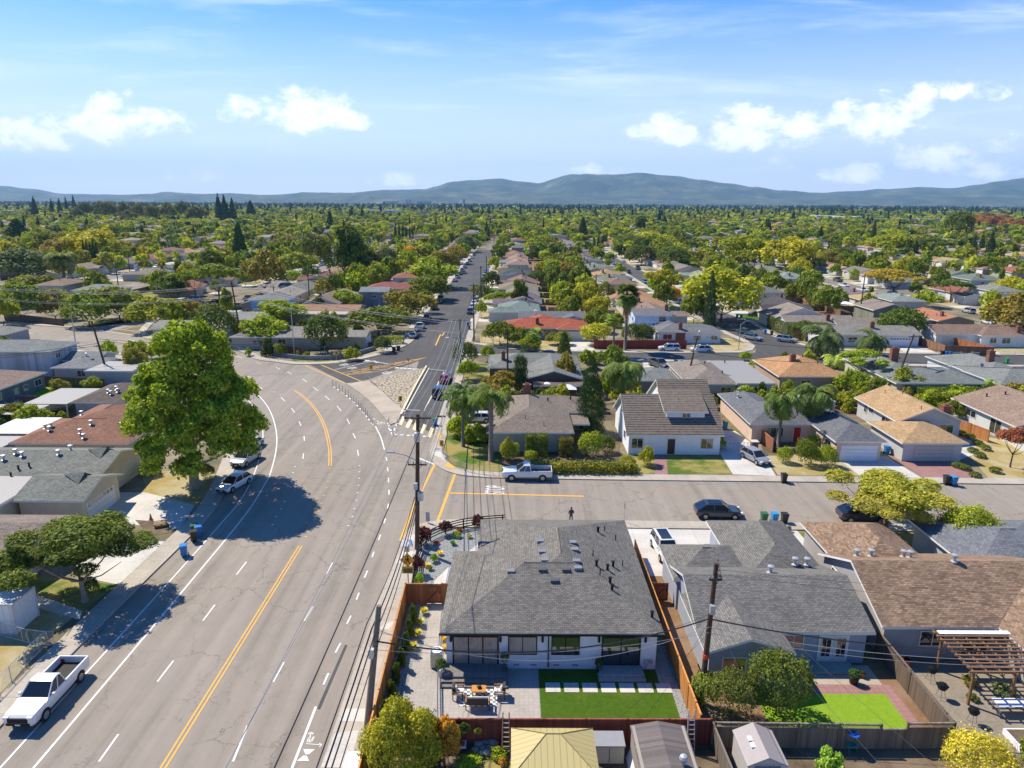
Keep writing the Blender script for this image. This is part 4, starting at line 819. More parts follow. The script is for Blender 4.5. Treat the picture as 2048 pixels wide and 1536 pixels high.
h = quick('red_roofed_house', 'house with a bright red-orange hipped roof and a white garage across the street', [(-2.5, 164.2, 18.6, 174.5, 2.8, 'hip', .3), (10.5, 162.8, 18.7, 170, 2.8, 'hip', .3), (4, 172, 11, 181, 2.8, 'hip', .35)], (.3, .27, .24), RED, [('S', 2.6, 164.63, 1, 2.4, 1.2), ('S', 8.3, 164.63, .9, 1.8, 1.4)], [('S', 14.6, 163.22, 5, 2.1)], [(6.0, 166.5, .8, .6, 1.2)])
quick('blue_gable_house', 'pale blue gabled house with a dark grey roof just behind the red-orange roof', [(1.5, 178.5, 19, 187, 2.8, 'gx', .3), (12, 176.2, 19.2, 184, 2.8, 'gy', .32)], (.5, .56, .68), (.16, .165, .18), [('S', 15.5, 176.63, 3.2, .6, .5)], (), [(6, 180, .7, .6, 1.3, 'plaster_white')])
quick('balcony_house', 'pale blue two-storey house with a white balcony railing', [(29.4, 168.5, 38.8, 178, 5.3, 'gx', .22)], (.52, .62, .78), (.17, .17, .18), [('S', 36.5, 168.93, 3.2, 1.6, 1.7), ('W', 29.84, 172, 3.4, 1.2, 1)], (), [(38, 172, .8, .6, 1.2)])
bal = bpy.data.objects['balcony_house']; bl = bal.location
m = MB().box(30.5, 166.9, 2.75, 38.6, 168.9, 2.9)
for k in range(9): m.box(30.6 + k * .98, 166.95, 2.9, 30.68 + k * .98, 167.03, 3.85)
m.box(30.5, 166.93, 3.85, 38.6, 167.05, 3.93).box(30.6, 167, 0, 30.75, 167.15, 2.75).box(38.3, 167, 0, 38.45, 167.15, 2.75); m.v = [(x - bl.x, y - bl.y, z) for x, y, z in m.v]; m.build('balcony', MAT['trim_white'], bal)
quick('brick_front_house', 'white house with a grey hipped roof, brick porch and chimney behind the red fence', [(33.6, 160, 48.9, 168.5, 2.75, 'hip', .32), (33.5, 163, 42, 172, 2.75, 'hip', .34)], (.68, .7, .74), (.18, .18, .185), [('S', 36.1, 160.43, .9, 2.0, 1.2), ('S', 43.0, 160.43, .9, 1.6, .9), ('S', 47, 160.43, .9, 1.4, .9)], (), [(39.2, 161.5, .8, .6, 1.3)])
t = bpy.data.objects['brick_front_house']; l = t.location; MB().box(38.0 - l.x, 160.36 - l.y, 0, 40.2 - l.x, 160.5 - l.y, 2.6).build('brick_panel', MAT['bricks'], t)
quick('long_taupe_house', 'long low taupe roof with white walls and garage behind two feathery palms', [(70, 157.5, 93.6, 167, 2.8, 'gx', .3)], (.6, .62, .62), (.25, .235, .205), [('S', 72.7, 157.93, 1, 1.6, 1.1), ('S', 78, 157.93, 1, 2, 1.1), ('S', 83.6, 157.93, 1, .8, 1.2)], [('S', 89, 157.92, 5.2, 2.1, (.72, .74, .78), True)], [(83.6, 161, .9, .6, 1.2)])
quick('white_garage_house', 'brown-roofed house with a pale garage door beyond the white picket fences', [(97.5, 159, 121, 168, 2.8, 'gx', .34), (107, 157.5, 118.6, 166, 2.75, 'hip', .34)], (.68, .68, .64), (.25, .17, .13), [('S', 110.2, 157.93, .9, 1.4, 1.2), ('S', 113.2, 157.93, .9, 1.8, 1.2)], [('S', 102.3, 159.42, 5.4, 2.2, (.62, .6, .53))], [(116.4, 159.2, .9, .8, 1.2)])
quick('olive_gable_house', 'tall olive-walled two-storey gable house with a brown-grey roof', [(92.5, 178.5, 103, 190, 5.4, 'gy', .3)], (.2, .2, .14), (.25, .2, .17), [('S', 95, 178.93, 3.6, 1, .9)], (), (), 'siding')
quick('broad_taupe_house', 'broad taupe roofs with cream gables, behind the long taupe roof', [(68, 172, 86, 181, 2.8, 'gx', .34), (67.5, 181, 84, 192, 2.8, 'gy', .33), (80, 170.5, 92, 178, 2.8, 'gx', .34)], (.66, .62, .54), (.26, .22, .185), [('S', 73, 172.43, 1, 1.6, 1.1), ('S', 84, 170.93, 1, 2, 1.1)], (), [(79, 174, .9, .7, 1.3)])
quick('slip_road_house', 'grey house with a pale roof behind the dense round tree and dark fence', [(-62, 150.5, -42, 161, 2.8, 'hip', .3)], (.4, .36, .3), (.27, .25, .22), [('S', -50.5, 150.93, .3, 1.6, 2.0), ('S', -56, 150.93, 1, 2, 1.1)], (), ())
h = House('corner_garage', 'tan garage with a grey roof and a white door beside the clipped hedge', (.42, .37, .3), (.26, .24, .215), (-37, 156), cat='garage'); h.block(-42, 152.3, -32.2, 160, 2.7, 'gx', .22); h.finish(); h.garage('E', -32.62, 156.2, 5, 2.1)
quick('white_strip_house', 'brown flat-topped house with a white patio strip, left of the long street', [(-60, 190, -42, 200, 2.8, 'gx', .2), (-62, 184.5, -44, 190.5, 2.6, 'flat', .2)], (.4, .34, .28), (.33, .19, .11))
quick('blue_grey_tower_house', 'two-storey slate blue house with a small grey gable roof', [(-46.5, 212, -37.4, 219, 5.3, 'gx', .3)], (.17, .2, .27), (.22, .24, .25), [('S', -42, 212.43, 3.3, 1.2, .9)], (), (), 'siding')
quick('maroon_roofed_house', 'ochre two-storey house with a maroon hipped roof behind the slate blue one', [(-47, 222, -33, 233, 5.0, 'hip', .3)], (.42, .28, .14), (.27, .1, .085), [('S', -36, 222.43, 3.3, .8, 1.2)])
quick('sky_blue_house', 'bright sky blue two-storey house with a grey roof among the left-hand yards', [(-73, 193, -62, 200, 5.2, 'hip', .28)], (.25, .4, .72), (.2, .22, .22), [('S', -64, 193.43, 3.3, .9, .9)])
quick('grey_l_house', 'long pale grey house with a vented gable, right behind the dark fence', [(-84, 160, -66, 170, 2.8, 'gx', .26), (-80, 152, -70, 162, 2.8, 'gy', .26)], (.42, .4, .36), (.26, .25, .225), [('S', -68, 160.43, 1, 1.5, 1)])
quick('grey_ridge_house', 'long light grey roof just beyond the vented grey house', [(-84, 174, -62, 184, 2.8, 'gx', .26)], (.45, .44, .42), (.27, .265, .25))
quick('white_two_storey_house', 'white two-storey house with a grey-green roof behind the left-hand trees', [(-134, 212, -120, 222, 5.2, 'hip', .28)], (.6, .62, .6), (.22, .235, .21), [('S', -124, 212.43, 3.3, 1.2, 1), ('S', -130, 212.43, 3.3, 1.2, 1)])
quick('fence_corner_house', 'pale house behind the long dark board fence at the far junction', [(-128, 152, -112, 161, 2.8, 'hip', .3)], (.34, .36, .36), (.24, .23, .2), [('S', -116, 152.43, 1, 1.5, 1)])
# ---------------------------------------------------------------- trees
def leaf_arrays(rs, lobes, n, size, aspect=1.6, jitter=.55, flat=0.0, squash=1.0, droop=0.0, shell=(.72, 1.08), zl=np.array([1, 1, .68])):
 """n leaf-cluster quads spread through the outer volume of the lobes (cx,cy,cz,r)"""
 lob = np.array(lobes, float); w = lob[:, 3] ** 2; w /= w.sum()
 idx = rs.choice(len(lob), n, p=w); c = lob[idx]
 d = rs.normal(size=(n, 3)); d /= np.linalg.norm(d, axis=1)[:, None]
 d[:, 2] = np.where(d[:, 2] < -.35, -d[:, 2] * .6, d[:, 2]); d /= np.linalg.norm(d, axis=1)[:, None]
 bump_ = .86 + .14 * np.sin(d[:, 0] * 7 + idx) * np.sin(d[:, 1] * 6 + idx * 2) + rs.normal(size=n) * .06
 r = c[:, 3] * rs.uniform(shell[0], shell[1], n) * bump_
 p = c[:, :3] + d * r[:, None] * np.array([1, 1, squash])
 keep = np.ones(n, bool)
 for j in range(len(lob)):
  q = (p - lob[j, :3]) / np.array([1, 1, squash]); inside = (np.linalg.norm(q, axis=1) < lob[j, 3] * .7) & (idx != j)
  keep &= ~(inside & (rs.random(n) < .85))
 p, d = p[keep], d[keep]; n = len(p)
 nrm = d + rs.normal(size=(n, 3)) * jitter; nrm[:, 2] += flat; nrm /= np.linalg.norm(nrm, axis=1)[:, None]
 a = np.cross(nrm, rs.normal(size=(n, 3))); a /= np.linalg.norm(a, axis=1)[:, None]; b = np.cross(nrm, a)
 if droop: a = a * (1 - droop) + np.array([0, 0, -1]) * droop; a /= np.linalg.norm(a, axis=1)[:, None]; b = np.cross(nrm, a); b /= np.maximum(1e-6, np.linalg.norm(b, axis=1))[:, None]
 s = size * rs.uniform(.6, 1.35, n)[:, None]; a, b = a * zl, b * zl
 v = np.stack([p - a * s * aspect * .5, p + b * s * .5 - a * s * .05, p + a * s * aspect * .5, p - b * s * .5 + a * s * .08], axis=1).reshape(-1, 3)
 return v, rs.random(n)
def quads_mesh(name, v, leaf, mats):
 n = len(v) // 4; me = bpy.data.meshes.new(name)
 me.vertices.add(n * 4); me.loops.add(n * 4); me.polygons.add(n)
 me.vertices.foreach_set('co', v.astype(np.float32).ravel()); me.loops.foreach_set('vertex_index', np.arange(n * 4, dtype=np.int32))
 me.polygons.foreach_set('loop_start', np.arange(0, n * 4, 4, dtype=np.int32)); me.polygons.foreach_set('loop_total', np.full(n, 4, np.int32))
 at = me.attributes.new('leaf', 'FLOAT', 'FACE'); at.data.foreach_set('value', leaf.astype(np.float32))
 me.materials.append(mats); me.update(); return me
def lobes_for(rs, kind, n=9):
 """unit crowns: x,y within about 1, z from 0 (bottom) to 1 (top)"""
 out = []
 if kind == 'round':
  for i in range(n):
   t = 2 * math.pi * i / n + rs.uniform(-.4, .4); k = rs.uniform(.35, .62); z = rs.uniform(.28, .62)
   out.append((k * math.cos(t), k * math.sin(t), z, rs.uniform(.3, .44)))
  out += [(rs.uniform(-.2, .2), rs.uniform(-.2, .2), .7, .36), (0, 0, .42, .5), (rs.uniform(-.35, .35), rs.uniform(-.3, .3), .66, .3)]
 elif kind == 'dense':
  for i in range(7):
   t = 2 * math.pi * i / 7; out.append((.32 * math.cos(t), .32 * math.sin(t), rs.uniform(.32, .6), .5))
  out.append((0, 0, .62, .42)); out.append((0, 0, .3, .55))
 elif kind == 'umbrella':
  for i in range(n + 5):
   t = 2 * math.pi * i / (n + 5) * 2.4; k = .2 + .62 * ((i % 5) / 4); out.append((k * math.cos(t), k * math.sin(t), .74 - .34 * k * k + rs.uniform(-.07, .07), rs.uniform(.22, .32)))
  out.append((0, 0, .72, .36))
 elif kind == 'tall':
  for i in range(n + 4):
   z = .14 + .7 * i / (n + 3); k = rs.uniform(.25, .5) * (1.15 - z * .7); t = i * 2.4
   out.append((k * math.cos(t), k * math.sin(t), z, rs.uniform(.24, .34) * (1.15 - z * .4)))
 return out
def branch_mesh(rs, h_trunk, r0, crown_r, crown_h, nb=6, mat='bark', lean=0.0):
 mb = MB(); pts = [(0, 0, -.1)]
 for k in range(1, 5): pts.append((lean * k / 4 + rs.uniform(-.04, .04) * r0 * 4, rs.uniform(-.04, .04) * r0 * 4, h_trunk * k / 4))
 mb.tube(pts, [r0 * 1.35, r0 * 1.0, r0 * .9, r0 * .82, r0 * .75], 8)
 for i in range(nb):
  t = 2 * math.pi * i / nb + rs.uniform(-.3, .3); k = crown_r * rs.uniform(.4, .7); z = h_trunk + crown_h * rs.uniform(.3, .65)
  b0 = Vector(pts[-1]) - Vector((0, 0, .15)); e = Vector((lean + k * math.cos(t), k * math.sin(t), z)); mid = b0.lerp(e, .5) + Vector((0, 0, -crown_h * .08))
  mb.tube([b0, mid, e], [r0 * .5, r0 * .32, r0 * .12], 5)
 return mb.mesh('trunk', MAT[mat], smooth=True)
CROWNS = {}
def crown_proto(kind, seed, quality):
 key = (kind, seed, quality)
 if key in CROWNS: return CROWNS[key]
 rs = np.random.default_rng(seed * 17 + 3)
 n, size = {'hi': (19000, .034), 'mid': (6500, .062), 'low': (1900, .115)}[quality]
 if kind in ('round', 'dense', 'umbrella', 'tall'):
  lo = lobes_for(rs, kind)
  v, lf = leaf_arrays(rs, lo, n, size * (1.0 if kind != 'umbrella' else .9), jitter=.5, flat=.15 if kind == 'umbrella' else 0, squash=.62 if kind == 'umbrella' else .85)
  me = quads_mesh('crown_' + kind, v, lf, MAT['leaves'])
 elif kind == 'conifer':
  lo = []
  for i in range(22):
   z = .04 + .92 * i / 21; R_ = (1 - z) ** .8 * .8 + .06
   for j in range(5): t = i * 1.9 + j * 1.257; lo.append((R_ * .55 * math.cos(t), R_ * .55 * math.sin(t), z * 1.0, R_ * .5))
  v, lf = leaf_arrays(rs, lo, n, size * 1.1, jitter=.5, squash=.22, droop=.25); me = quads_mesh('crown_conifer', v, lf, MAT['needles'])
 elif kind == 'cypress':
  lo = []
  for i in range(26):
   z = .02 + .95 * i / 25; R_ = (.95 if z < .35 else (1 - (z - .35) / .68) ** .7 * .95) + .06; t = i * 2.4
   lo.append((R_ * .25 * math.cos(t), R_ * .25 * math.sin(t), z, R_ * .75))
  v, lf = leaf_arrays(rs, lo, n, size * .8, aspect=1.9, jitter=.35, squash=.12, droop=.45); me = quads_mesh('crown_cypress', v, lf, MAT['needles'])
 elif kind == 'clipped':
  lo = [(0, 0, z, .9) for z in (.15, .35, .55, .75)]
  v, lf = leaf_arrays(rs, lo, n, size * .8, jitter=.3, squash=.28); me = quads_mesh('crown_clipped', v, lf, MAT['leaves'])
 CROWNS[key] = me; return me
TRUNKS = {}
GREENS = {'g': (.105, .135, .016), 'b': (.15, .19, .016), 'd': (.058, .08, .017), 'y': (.2, .215, .02), 'o': (.15, .135, .026), 'r': (.17, .06, .03), 'a': (.3, .17, .025), 'm': (.068, .095, .016), 's': (.09, .115, .05), 'k': (.026, .05, .016), 'l': (.17, .23, .016), 'p': (.075, .025, .028)}
def tree(name, label, cat, x, y, h, w, kind='round', col='g', quality='mid', seed=None, trunk=None, mat='bark', group=None, z_low=None, lean=0.0):
 """a tree of height h and crown width w (metres), standing at x, y"""
 rs = random.Random(int(x * 31 + y * 17)) ; seed = seed if seed is not None else rs.randrange(4)
 t = tag(thing(name, label, cat, (x, y, 0), rs.uniform(0, 6.28), group))
 lowk = z_low if z_low is not None else {'round': .2, 'dense': .1, 'umbrella': .42, 'tall': .12, 'conifer': .06, 'cypress': .0, 'clipped': 0.0}[kind]
 zb = h * lowk; cm = crown_proto(kind, seed, quality)
 o = bpy.data.objects.new('crown', cm); C.objects.link(o); o.parent = t; o.location = (0, 0, zb)
 top = {'round': 1.02, 'dense': 1.0, 'umbrella': .95, 'tall': 1.12}.get(kind, 1.0)
 o.scale = (w / 2 / (1.0 if kind in ('conifer', 'cypress', 'clipped', 'umbrella') else .93), w / 2 / (1.0 if kind in ('conifer', 'cypress', 'clipped', 'umbrella') else .93), (h - zb) / top)
 c = GREENS[col] if isinstance(col, str) else col; j = rs.uniform(.85, 1.18); o.color = (c[0] * j * rs.uniform(.9, 1.1), c[1] * j, c[2] * j, 1)
 if kind not in ('cypress', 'clipped') or trunk:
  kt = (round(lowk, 1), kind == 'conifer', mat, int(lean * 10))
  if kt not in TRUNKS: TRUNKS[kt] = branch_mesh(np.random.default_rng(5), 1.0 if lowk > .15 else .6, .06 if lowk > .15 else .04, 1.6, 1.8, 6, mat)
  k = bpy.data.objects.new('trunk', TRUNKS[kt]); C.objects.link(k); k.parent = t; th = max(zb * 1.25, h * .22); k.scale = (max(w * .32, h * .1), max(w * .32, h * .1), th if lowk > .15 else th * 1.2)
  k.scale[2] = th
 return t
def palm(name, label, x, y, h, w, kind='feather', col=(.1, .15, .03), skirt=False, nf=21, rz=0.0, rt=.2, group=None, droop=.85):
 t = thing(name, label, 'palm tree', (x, y, 0), rz, group); rs = np.random.default_rng(int(abs(x) * 13 + y))
 mb = MB(); mb.tube([(0, 0, -.1), (0, 0, h * .3), (.03, 0, h * .6), (0, 0, h)], [rt * 1.5, rt * 1.1, rt, rt * 1.05], 9); tr = mb.build('trunk', MAT['bark_palm'], t, smooth=True)
 V, Lf = [], []
 Lr = w / 2
 for i in range(nf):
  az = i * 2.39996; el = rs.uniform(-.25, 1.25) if kind == 'feather' else rs.uniform(-.7, 1.35)
  d = Vector((math.cos(az), math.sin(az), 0)); side = Vector((-math.sin(az), math.cos(az), 0)); Lf_ = Lr * rs.uniform(.9, 1.1) * (1.12 if kind == 'feather' else .95)
  if kind == 'feather':
   pts = []; ang = el; q = Vector((0, 0, h)); seg = 9
   for k in range(seg + 1):
    pts.append(q.copy()); q = q + (d * math.cos(ang) + Vector((0, 0, 1)) * math.sin(ang)) * (Lf_ / seg) * 1.12; ang -= .24 * droop * (1 + k * .09)
   for k in range(seg * 4):
    f = k / (seg * 4); a = pts[int(f * seg)].lerp(pts[min(seg, int(f * seg) + 1)], f * seg - int(f * seg)); ll = Lf_ * .26 * math.sin(math.pi * min(.97, f * .85 + .14)) + .08
    tang = (pts[min(seg, int(f * seg) + 1)] - pts[int(f * seg)]).normalized()
    for sg in (-1, 1):
     e = a + (side * sg * .75 + tang * .45 + Vector((0, 0, -.5 * rs.uniform(.5, 1.3)))) * ll; wv = tang * .055 * max(1, Lf_ / 3)
     V += [a - wv, a + wv, e + wv * .4, e - wv * .4]; Lf.append(rs.random())
  else:   # fan leaf on a stalk
   base = Vector((0, 0, h)) + (d * math.cos(el) + Vector((0, 0, 1)) * math.sin(el)) * Lf_ * .45; out = (d * math.cos(el - .35) + Vector((0, 0, 1)) * math.sin(el - .35)); up2 = out.cross(side)
   V += [Vector((0, 0, h)) - side * .03, Vector((0, 0, h)) + side * .03, base + side * .03, base - side * .03]; Lf.append(.2)
   for k in range(13):
    a = (k - 6) / 6 * 1.35; e = base + (out * math.cos(a) + side * math.sin(a)) * Lf_ * .55 + Vector((0, 0, -.28 * Lf_ * (abs(a) * .4 + .25))); m_ = base.lerp(e, .6); wv = (side * math.cos(a) - out * math.sin(a)) * .1 * Lf_ / 1.6
    V += [base, m_ + wv, e, m_ - wv]; Lf.append(rs.random())
 v = np.array([tuple(q) for q in V]); o = bpy.data.objects.new('crown', quads_mesh('crown_palm', v, np.array(Lf), MAT['palm_leaf'])); C.objects.link(o); o.parent = t; o.color = (*col, 1)
 if skirt:
  V, Lf = [], []
  for i in range(170):
   az = rs.uniform(0, 6.28); r0 = rt * rs.uniform(1, 1.6); z0 = h - rs.uniform(0, .15) * h; ln = h * rs.uniform(.1, .3); r1 = r0 + rs.uniform(.1, .55) * Lr * .4
   a = Vector((r0 * math.cos(az), r0 * math.sin(az), z0)); e = Vector((r1 * math.cos(az + .2), r1 * math.sin(az + .2), z0 - ln)); s = Vector((-math.sin(az), math.cos(az), 0)) * .12
   V += [a - s, a + s, e + s * .5, e - s * .5]; Lf.append(rs.random())
  o = bpy.data.objects.new('dead_fronds', quads_mesh('dead_fronds', np.array([tuple(q) for q in V]), np.array(Lf), MAT['palm_leaf'])); C.objects.link(o); o.parent = t; o.color = (.2, .14, .07, 1)
 return t
def bush(name, label, x, y, w, h, col='g', kind='dense', quality='mid', cat='bush', group=None, z0=0.0, dx=None):
 rs = random.Random(int(x * 7 + y * 3)); t = thing(name, label, cat, (x, y, z0), 0, group)
 o = bpy.data.objects.new('foliage', crown_proto(kind, rs.randrange(3), quality)); C.objects.link(o); o.parent = t; c = GREENS[col] if isinstance(col, str) else col; o.color = (*c, 1)
 o.rotation_euler[2] = rs.uniform(0, 6.28) if dx is None else 0; o.scale = (w / 2 * 1.05, (dx or w) / 2 * 1.05, h * 1.02); o.location.z = -.04 * h; return t
def hedge(name, label, x0, y0, x1, y1, h, col='g', cat='hedge', n=None, size=.14, rough=.09, z0=0.0):
 """clipped box hedge filled with small leaves"""
 rs = np.random.default_rng(int(abs(x0 * 11 + y0))); w, d = x1 - x0, y1 - y0; A = 2 * (w + d) * h + w * d; n = n or int(A * 95)
 f = rs.random(n) * A; p = np.zeros((n, 3)); nr = np.zeros((n, 3)); u_, v_ = rs.random(n), rs.random(n); a = 0
 for area, fn, nn in ((w * h, lambda i: (u_[i] * w, 0 * u_[i], v_[i] * h), (0, -1, 0)), (w * h, lambda i: (u_[i] * w, 0 * u_[i] + d, v_[i] * h), (0, 1, 0)), (d * h, lambda i: (0 * u_[i], u_[i] * d, v_[i] * h), (-1, 0, 0)), (d * h, lambda i: (0 * u_[i] + w, u_[i] * d, v_[i] * h), (1, 0, 0)), (w * d + 1, lambda i: (u_[i] * w, v_[i] * d, 0 * u_[i] + h), (0, 0, 1))):
  i = np.where((f >= a) & (f < a + area))[0]; p[i] = np.stack(fn(i), 1); nr[i] = nn; a += area
 p += rs.normal(size=(n, 3)) * rough; nr += rs.normal(size=(n, 3)) * .5; nr /= np.linalg.norm(nr, axis=1)[:, None]
 q = np.cross(nr, rs.normal(size=(n, 3))); q /= np.linalg.norm(q, axis=1)[:, None]; b = np.cross(nr, q); s = size * rs.uniform(.6, 1.4, n)[:, None]
 p -= np.array([w / 2, d / 2, 0]); v = np.stack([p - q * s * .7, p + b * s * .5, p + q * s * .7, p - b * s * .5], 1).reshape(-1, 3)
 o = bpy.data.objects.new(name, quads_mesh(name, v, rs.random(n), MAT['leaves'])); C.objects.link(o); o.location = ((x0 + x1) / 2, (y0 + y1) / 2, z0); c = GREENS[col] if isinstance(col, str) else col
 return tag(o, label, cat, color=c)
# ---------------------------------------------------------------- vehicles
CARS = {}
def loft(mb, secs, m=0):
 """skin a list of equal-length rings"""
 i0 = len(mb.v); n = len(secs[0])
 for s in secs: mb.v += s
 for a in range(len(secs) - 1):
  for b in range(n - 1): mb.f.append((i0 + a * n + b, i0 + (a + 1) * n + b, i0 + (a + 1) * n + b + 1, i0 + a * n + b + 1)); mb.m.append(m)
 for k, rev in ((0, 0), (len(secs) - 1, 1)):
  f = [i0 + k * n + b for b in range(n)]; mb.f.append(tuple(f[::-1] if rev else f)); mb.m.append(m)
def car_proto(kind):
 """front of the car points to +x, wheels on z = 0"""
 if kind in CARS: return CARS[kind]
 root = empty('parked_car', (0, 0, -500)); tr = kind == 'pickup'
 L_, W, Hh, belt, hood = {'sedan': (4.6, 1.8, 1.42, .9, .78), 'suv': (4.7, 1.9, 1.7, 1.02, .98), 'hatch': (4.4, 1.78, 1.5, .92, .82), 'crossover': (4.75, 1.92, 1.62, 1.0, .9), 'pickup': (5.8, 2.0, 1.88, 1.2, 1.16), 'jeep': (4.2, 1.85, 1.85, 1.1, 1.1), 'van': (5.0, 1.95, 1.95, 1.15, 1.1)}[kind]
 f, r = L_ / 2, -L_ / 2; g = .26 if kind not in ('pickup', 'jeep') else .45
 if tr: st = [(r, .93, .74, .5), (r + .1, .97, .74, .45), (-.5, 1.0, .74, .42), (-.46, 1.0, 1.2, .42), (-.15, 1.0, 1.2, .42), (f - 1.5, 1.0, 1.2, .42), (f - 1.3, 1.0, 1.16, .42), (f - .25, .96, 1.1, .42), (f - .05, .9, .98, .45), (f, .86, .8, .5)]
 elif kind in ('jeep', 'van'): st = [(r, .88, belt, .5), (r + .08, .92, belt, .45), (f - 1.4, .92, belt, g), (f - .2, .9, hood, g), (f, .84, hood - .12, .45)]
 else: st = [(r, .72, belt - .12, .45), (r + .12, .84, belt - .02, .32), (r + .7, .9, belt + .02, g), (0, .92, belt, g), (f - 1.35, .92, belt - .02, g), (f - .5, .88, hood - .02, g), (f - .14, .8, hood - .16, .28), (f, .62, hood - .3, .38)]
 k = W / 2 / .92 if not tr else W / 2
 mb = MB(); secs = []
 for x, hw, zt, zb in st:
  w = hw * (k if not tr else 1)
  secs.append([(x, -w * .92, zb), (x, -w, zb + .14), (x, -w, zt - .2), (x, -w * .93, zt), (x, w * .93, zt), (x, w, zt - .2), (x, w, zb + .14), (x, w * .92, zb)])
 loft(mb, secs)
 if tr: cab = (-.45, -.3, f - 2.5 - .0, f - 1.65)
 elif kind == 'sedan': cab = (r + .55, r + 1.25, .25, .98)
 elif kind == 'hatch': cab = (r + .18, r + .75, .2, 1.05)
 elif kind == 'crossover': cab = (r + .12, r + 1.05, .35, 1.1)
 elif kind == 'jeep': cab = (r + .1, r + .14, .45, .62)
 elif kind == 'van': cab = (r + .06, r + .15, .9, 1.7)
 else: cab = (r + .12, r + .42, .4, 1.15)
 xb0, xt0, xt1, xb1 = cab; zb = (belt if not tr else 1.2) - .015; hw = W / 2 * .9; tw = hw * .8 if kind not in ('jeep', 'van') else hw * .93
 zt = Hh - .07
 roof = [(xt0, tw), (xt1, tw)]
 mb.quad((xt0, -tw, zt), (xt1, -tw, zt), (xt1, tw, zt), (xt0, tw, zt)); i = len(mb.v)
 loft(mb, [[(x, -tw * 1.0, zt - .02), (x, -tw * .96, zt + e * .7), (x, -tw * .5, zt + e), (x, tw * .5, zt + e), (x, tw * .96, zt + e * .7), (x, tw, zt - .02)] for x, e in ((xt0 - .06, .0), (xt0 + .15, .055), ((xt0 + xt1) / 2, .075), (xt1 - .15, .05), (xt1 + .06, 0))])
 for sg in (-1, 1):
  for (xa, xc) in ((xb0, xt0), (xb1, xt1), ((xb0 + xb1) / 2 - .05, (xt0 + xt1) / 2 - .05)):
   mb.tube([(xa, sg * hw, zb), (xc, sg * tw, zt)], .045, 4)
 for sg in (-1, 1): mb.box((xb1 - .35), sg * (W / 2 + .02) - .02, zb + .02, xb1 - .2, sg * (W / 2 + .14), zb + .17) if sg > 0 else mb.box(xb1 - .35, -W / 2 - .14, zb + .02, xb1 - .2, -W / 2, zb + .17)
 if tr:   # the bed: open box behind the cab
  mb.box(r + .08, -1.003, .55, -.42, -.9, 1.26).box(r + .08, .9, .55, -.42, 1.003, 1.26).box(r - .01, -.98, .56, r + .08, .98, 1.25)
 mb.build('body', MAT['car_paint'], root)
 gl = MB(); e = .012
 gl.quad((xb1, -hw, zb), (xb1, hw, zb), (xt1, tw, zt), (xt1, -tw, zt)); gl.quad((xb0, -hw, zb), (xt0, -tw, zt), (xt0, tw, zt), (xb0, hw, zb))
 for sg in (-1, 1): gl.quad((xb0, sg * hw, zb), (xb1, sg * hw, zb), (xt1, sg * tw, zt), (xt0, sg * tw, zt))
 gl.build('window_glass', MAT['glass_car'], root)
 if kind in ('crossover', 'suv'):
  MB().box(xt0 + .25, -tw * .72, zt + .06, xt1 - .12, tw * .72, zt + .085).build('sunroof', MAT['glass_car'], root)
 if tr: MB().box(r + .085, -.895, .745, -.505, .895, .78).build('truck_bed', MAT['rubber'], root)
 wr = {'pickup': .4, 'jeep': .42}.get(kind, .34)
 for x in (r + L_ * .19, f - L_ * .185):
  for sg in (-1, 1):
   y = sg * (W / 2 - .1)
   ty = MB().tube([(x, y - .12, wr), (x, y + .12, wr)], wr, 16).build('wheel', MAT['rubber'], root)
   MB().tube([(x, y + sg * .09, wr), (x, y + sg * .135, wr)], wr * .62, 12).build('rim', MAT['steel'], ty)
 ar = MB()
 for x in (r + L_ * .19, f - L_ * .185):
  for sg in (-1, 1):
   y = sg * (W / 2 + .003); n = 12
   ar.quad(*[(x + (wr + .07) * math.cos(math.pi * q / n), y + sg * (.0 if not tr else .004), wr + (wr + .07) * math.sin(math.pi * q / n) * .98) for q in range(n + 1)])
 ar.build('wheel_arch', MAT['rubber'], root)
 zz = hood - .2 if not tr else .98
 for sg in (-1, 1):
  MB().box(f - .22, sg * W * .36 - .16, zz - .06, f - .015 if not tr else f + .01, sg * W * .36 + .16, zz + .08).build('headlight', MAT['lamp_lens'], root)
  MB().box(r - .01, sg * W * .38 - .12, (belt if not tr else 1.1) - .3, r + .15, sg * W * .38 + .12, (belt if not tr else 1.1) - .08).build('tail_light', MAT['lamp_red'], root)
 MB().box(f - .1, -.42 - .2 * tr, zz - .3, f + .012, .42 + .2 * tr, zz - .08 + .1 * tr).box(f - .14, -W * .36, .34 if not tr else .5, f + .03, W * .36, .48 if not tr else .66).build('grille', MAT['black_metal'], root)
 MB().box(f + .02, -.16, .4 if not tr else .52, f + .045, .16, .5 if not tr else .62).build('number_plate', MAT['trim_white'], root)
 for o in root.children_recursive: pass
 CARS[kind] = root; return root
CARN = {}
def car(kind, x, y, rz, col, label, group='cars parked along the kerbs', name=None):
 p = car_proto(kind); c = copy_tree(p); c.location = (x, y, .035); c.rotation_euler = (0, 0, R(rz)); nm = name or {'pickup': 'pickup_truck', 'van': 'parked_van', 'jeep': 'boxy_off_roader'}.get(kind, 'parked_car')
 c.name = nm; tag(c, label, {'pickup': 'pickup truck', 'van': 'van'}.get(kind, 'car'), group); paint(c, 'body', col); return c
WH, SIL, BLK, NAVY, REDC, DG, BLU, CARW = (.75, .76, .77), (.42, .43, .45), (.02, .021, .024), (.018, .03, .07), (.3, .015, .03), (.1, .105, .11), (.12, .25, .5), (.7, .71, .73)
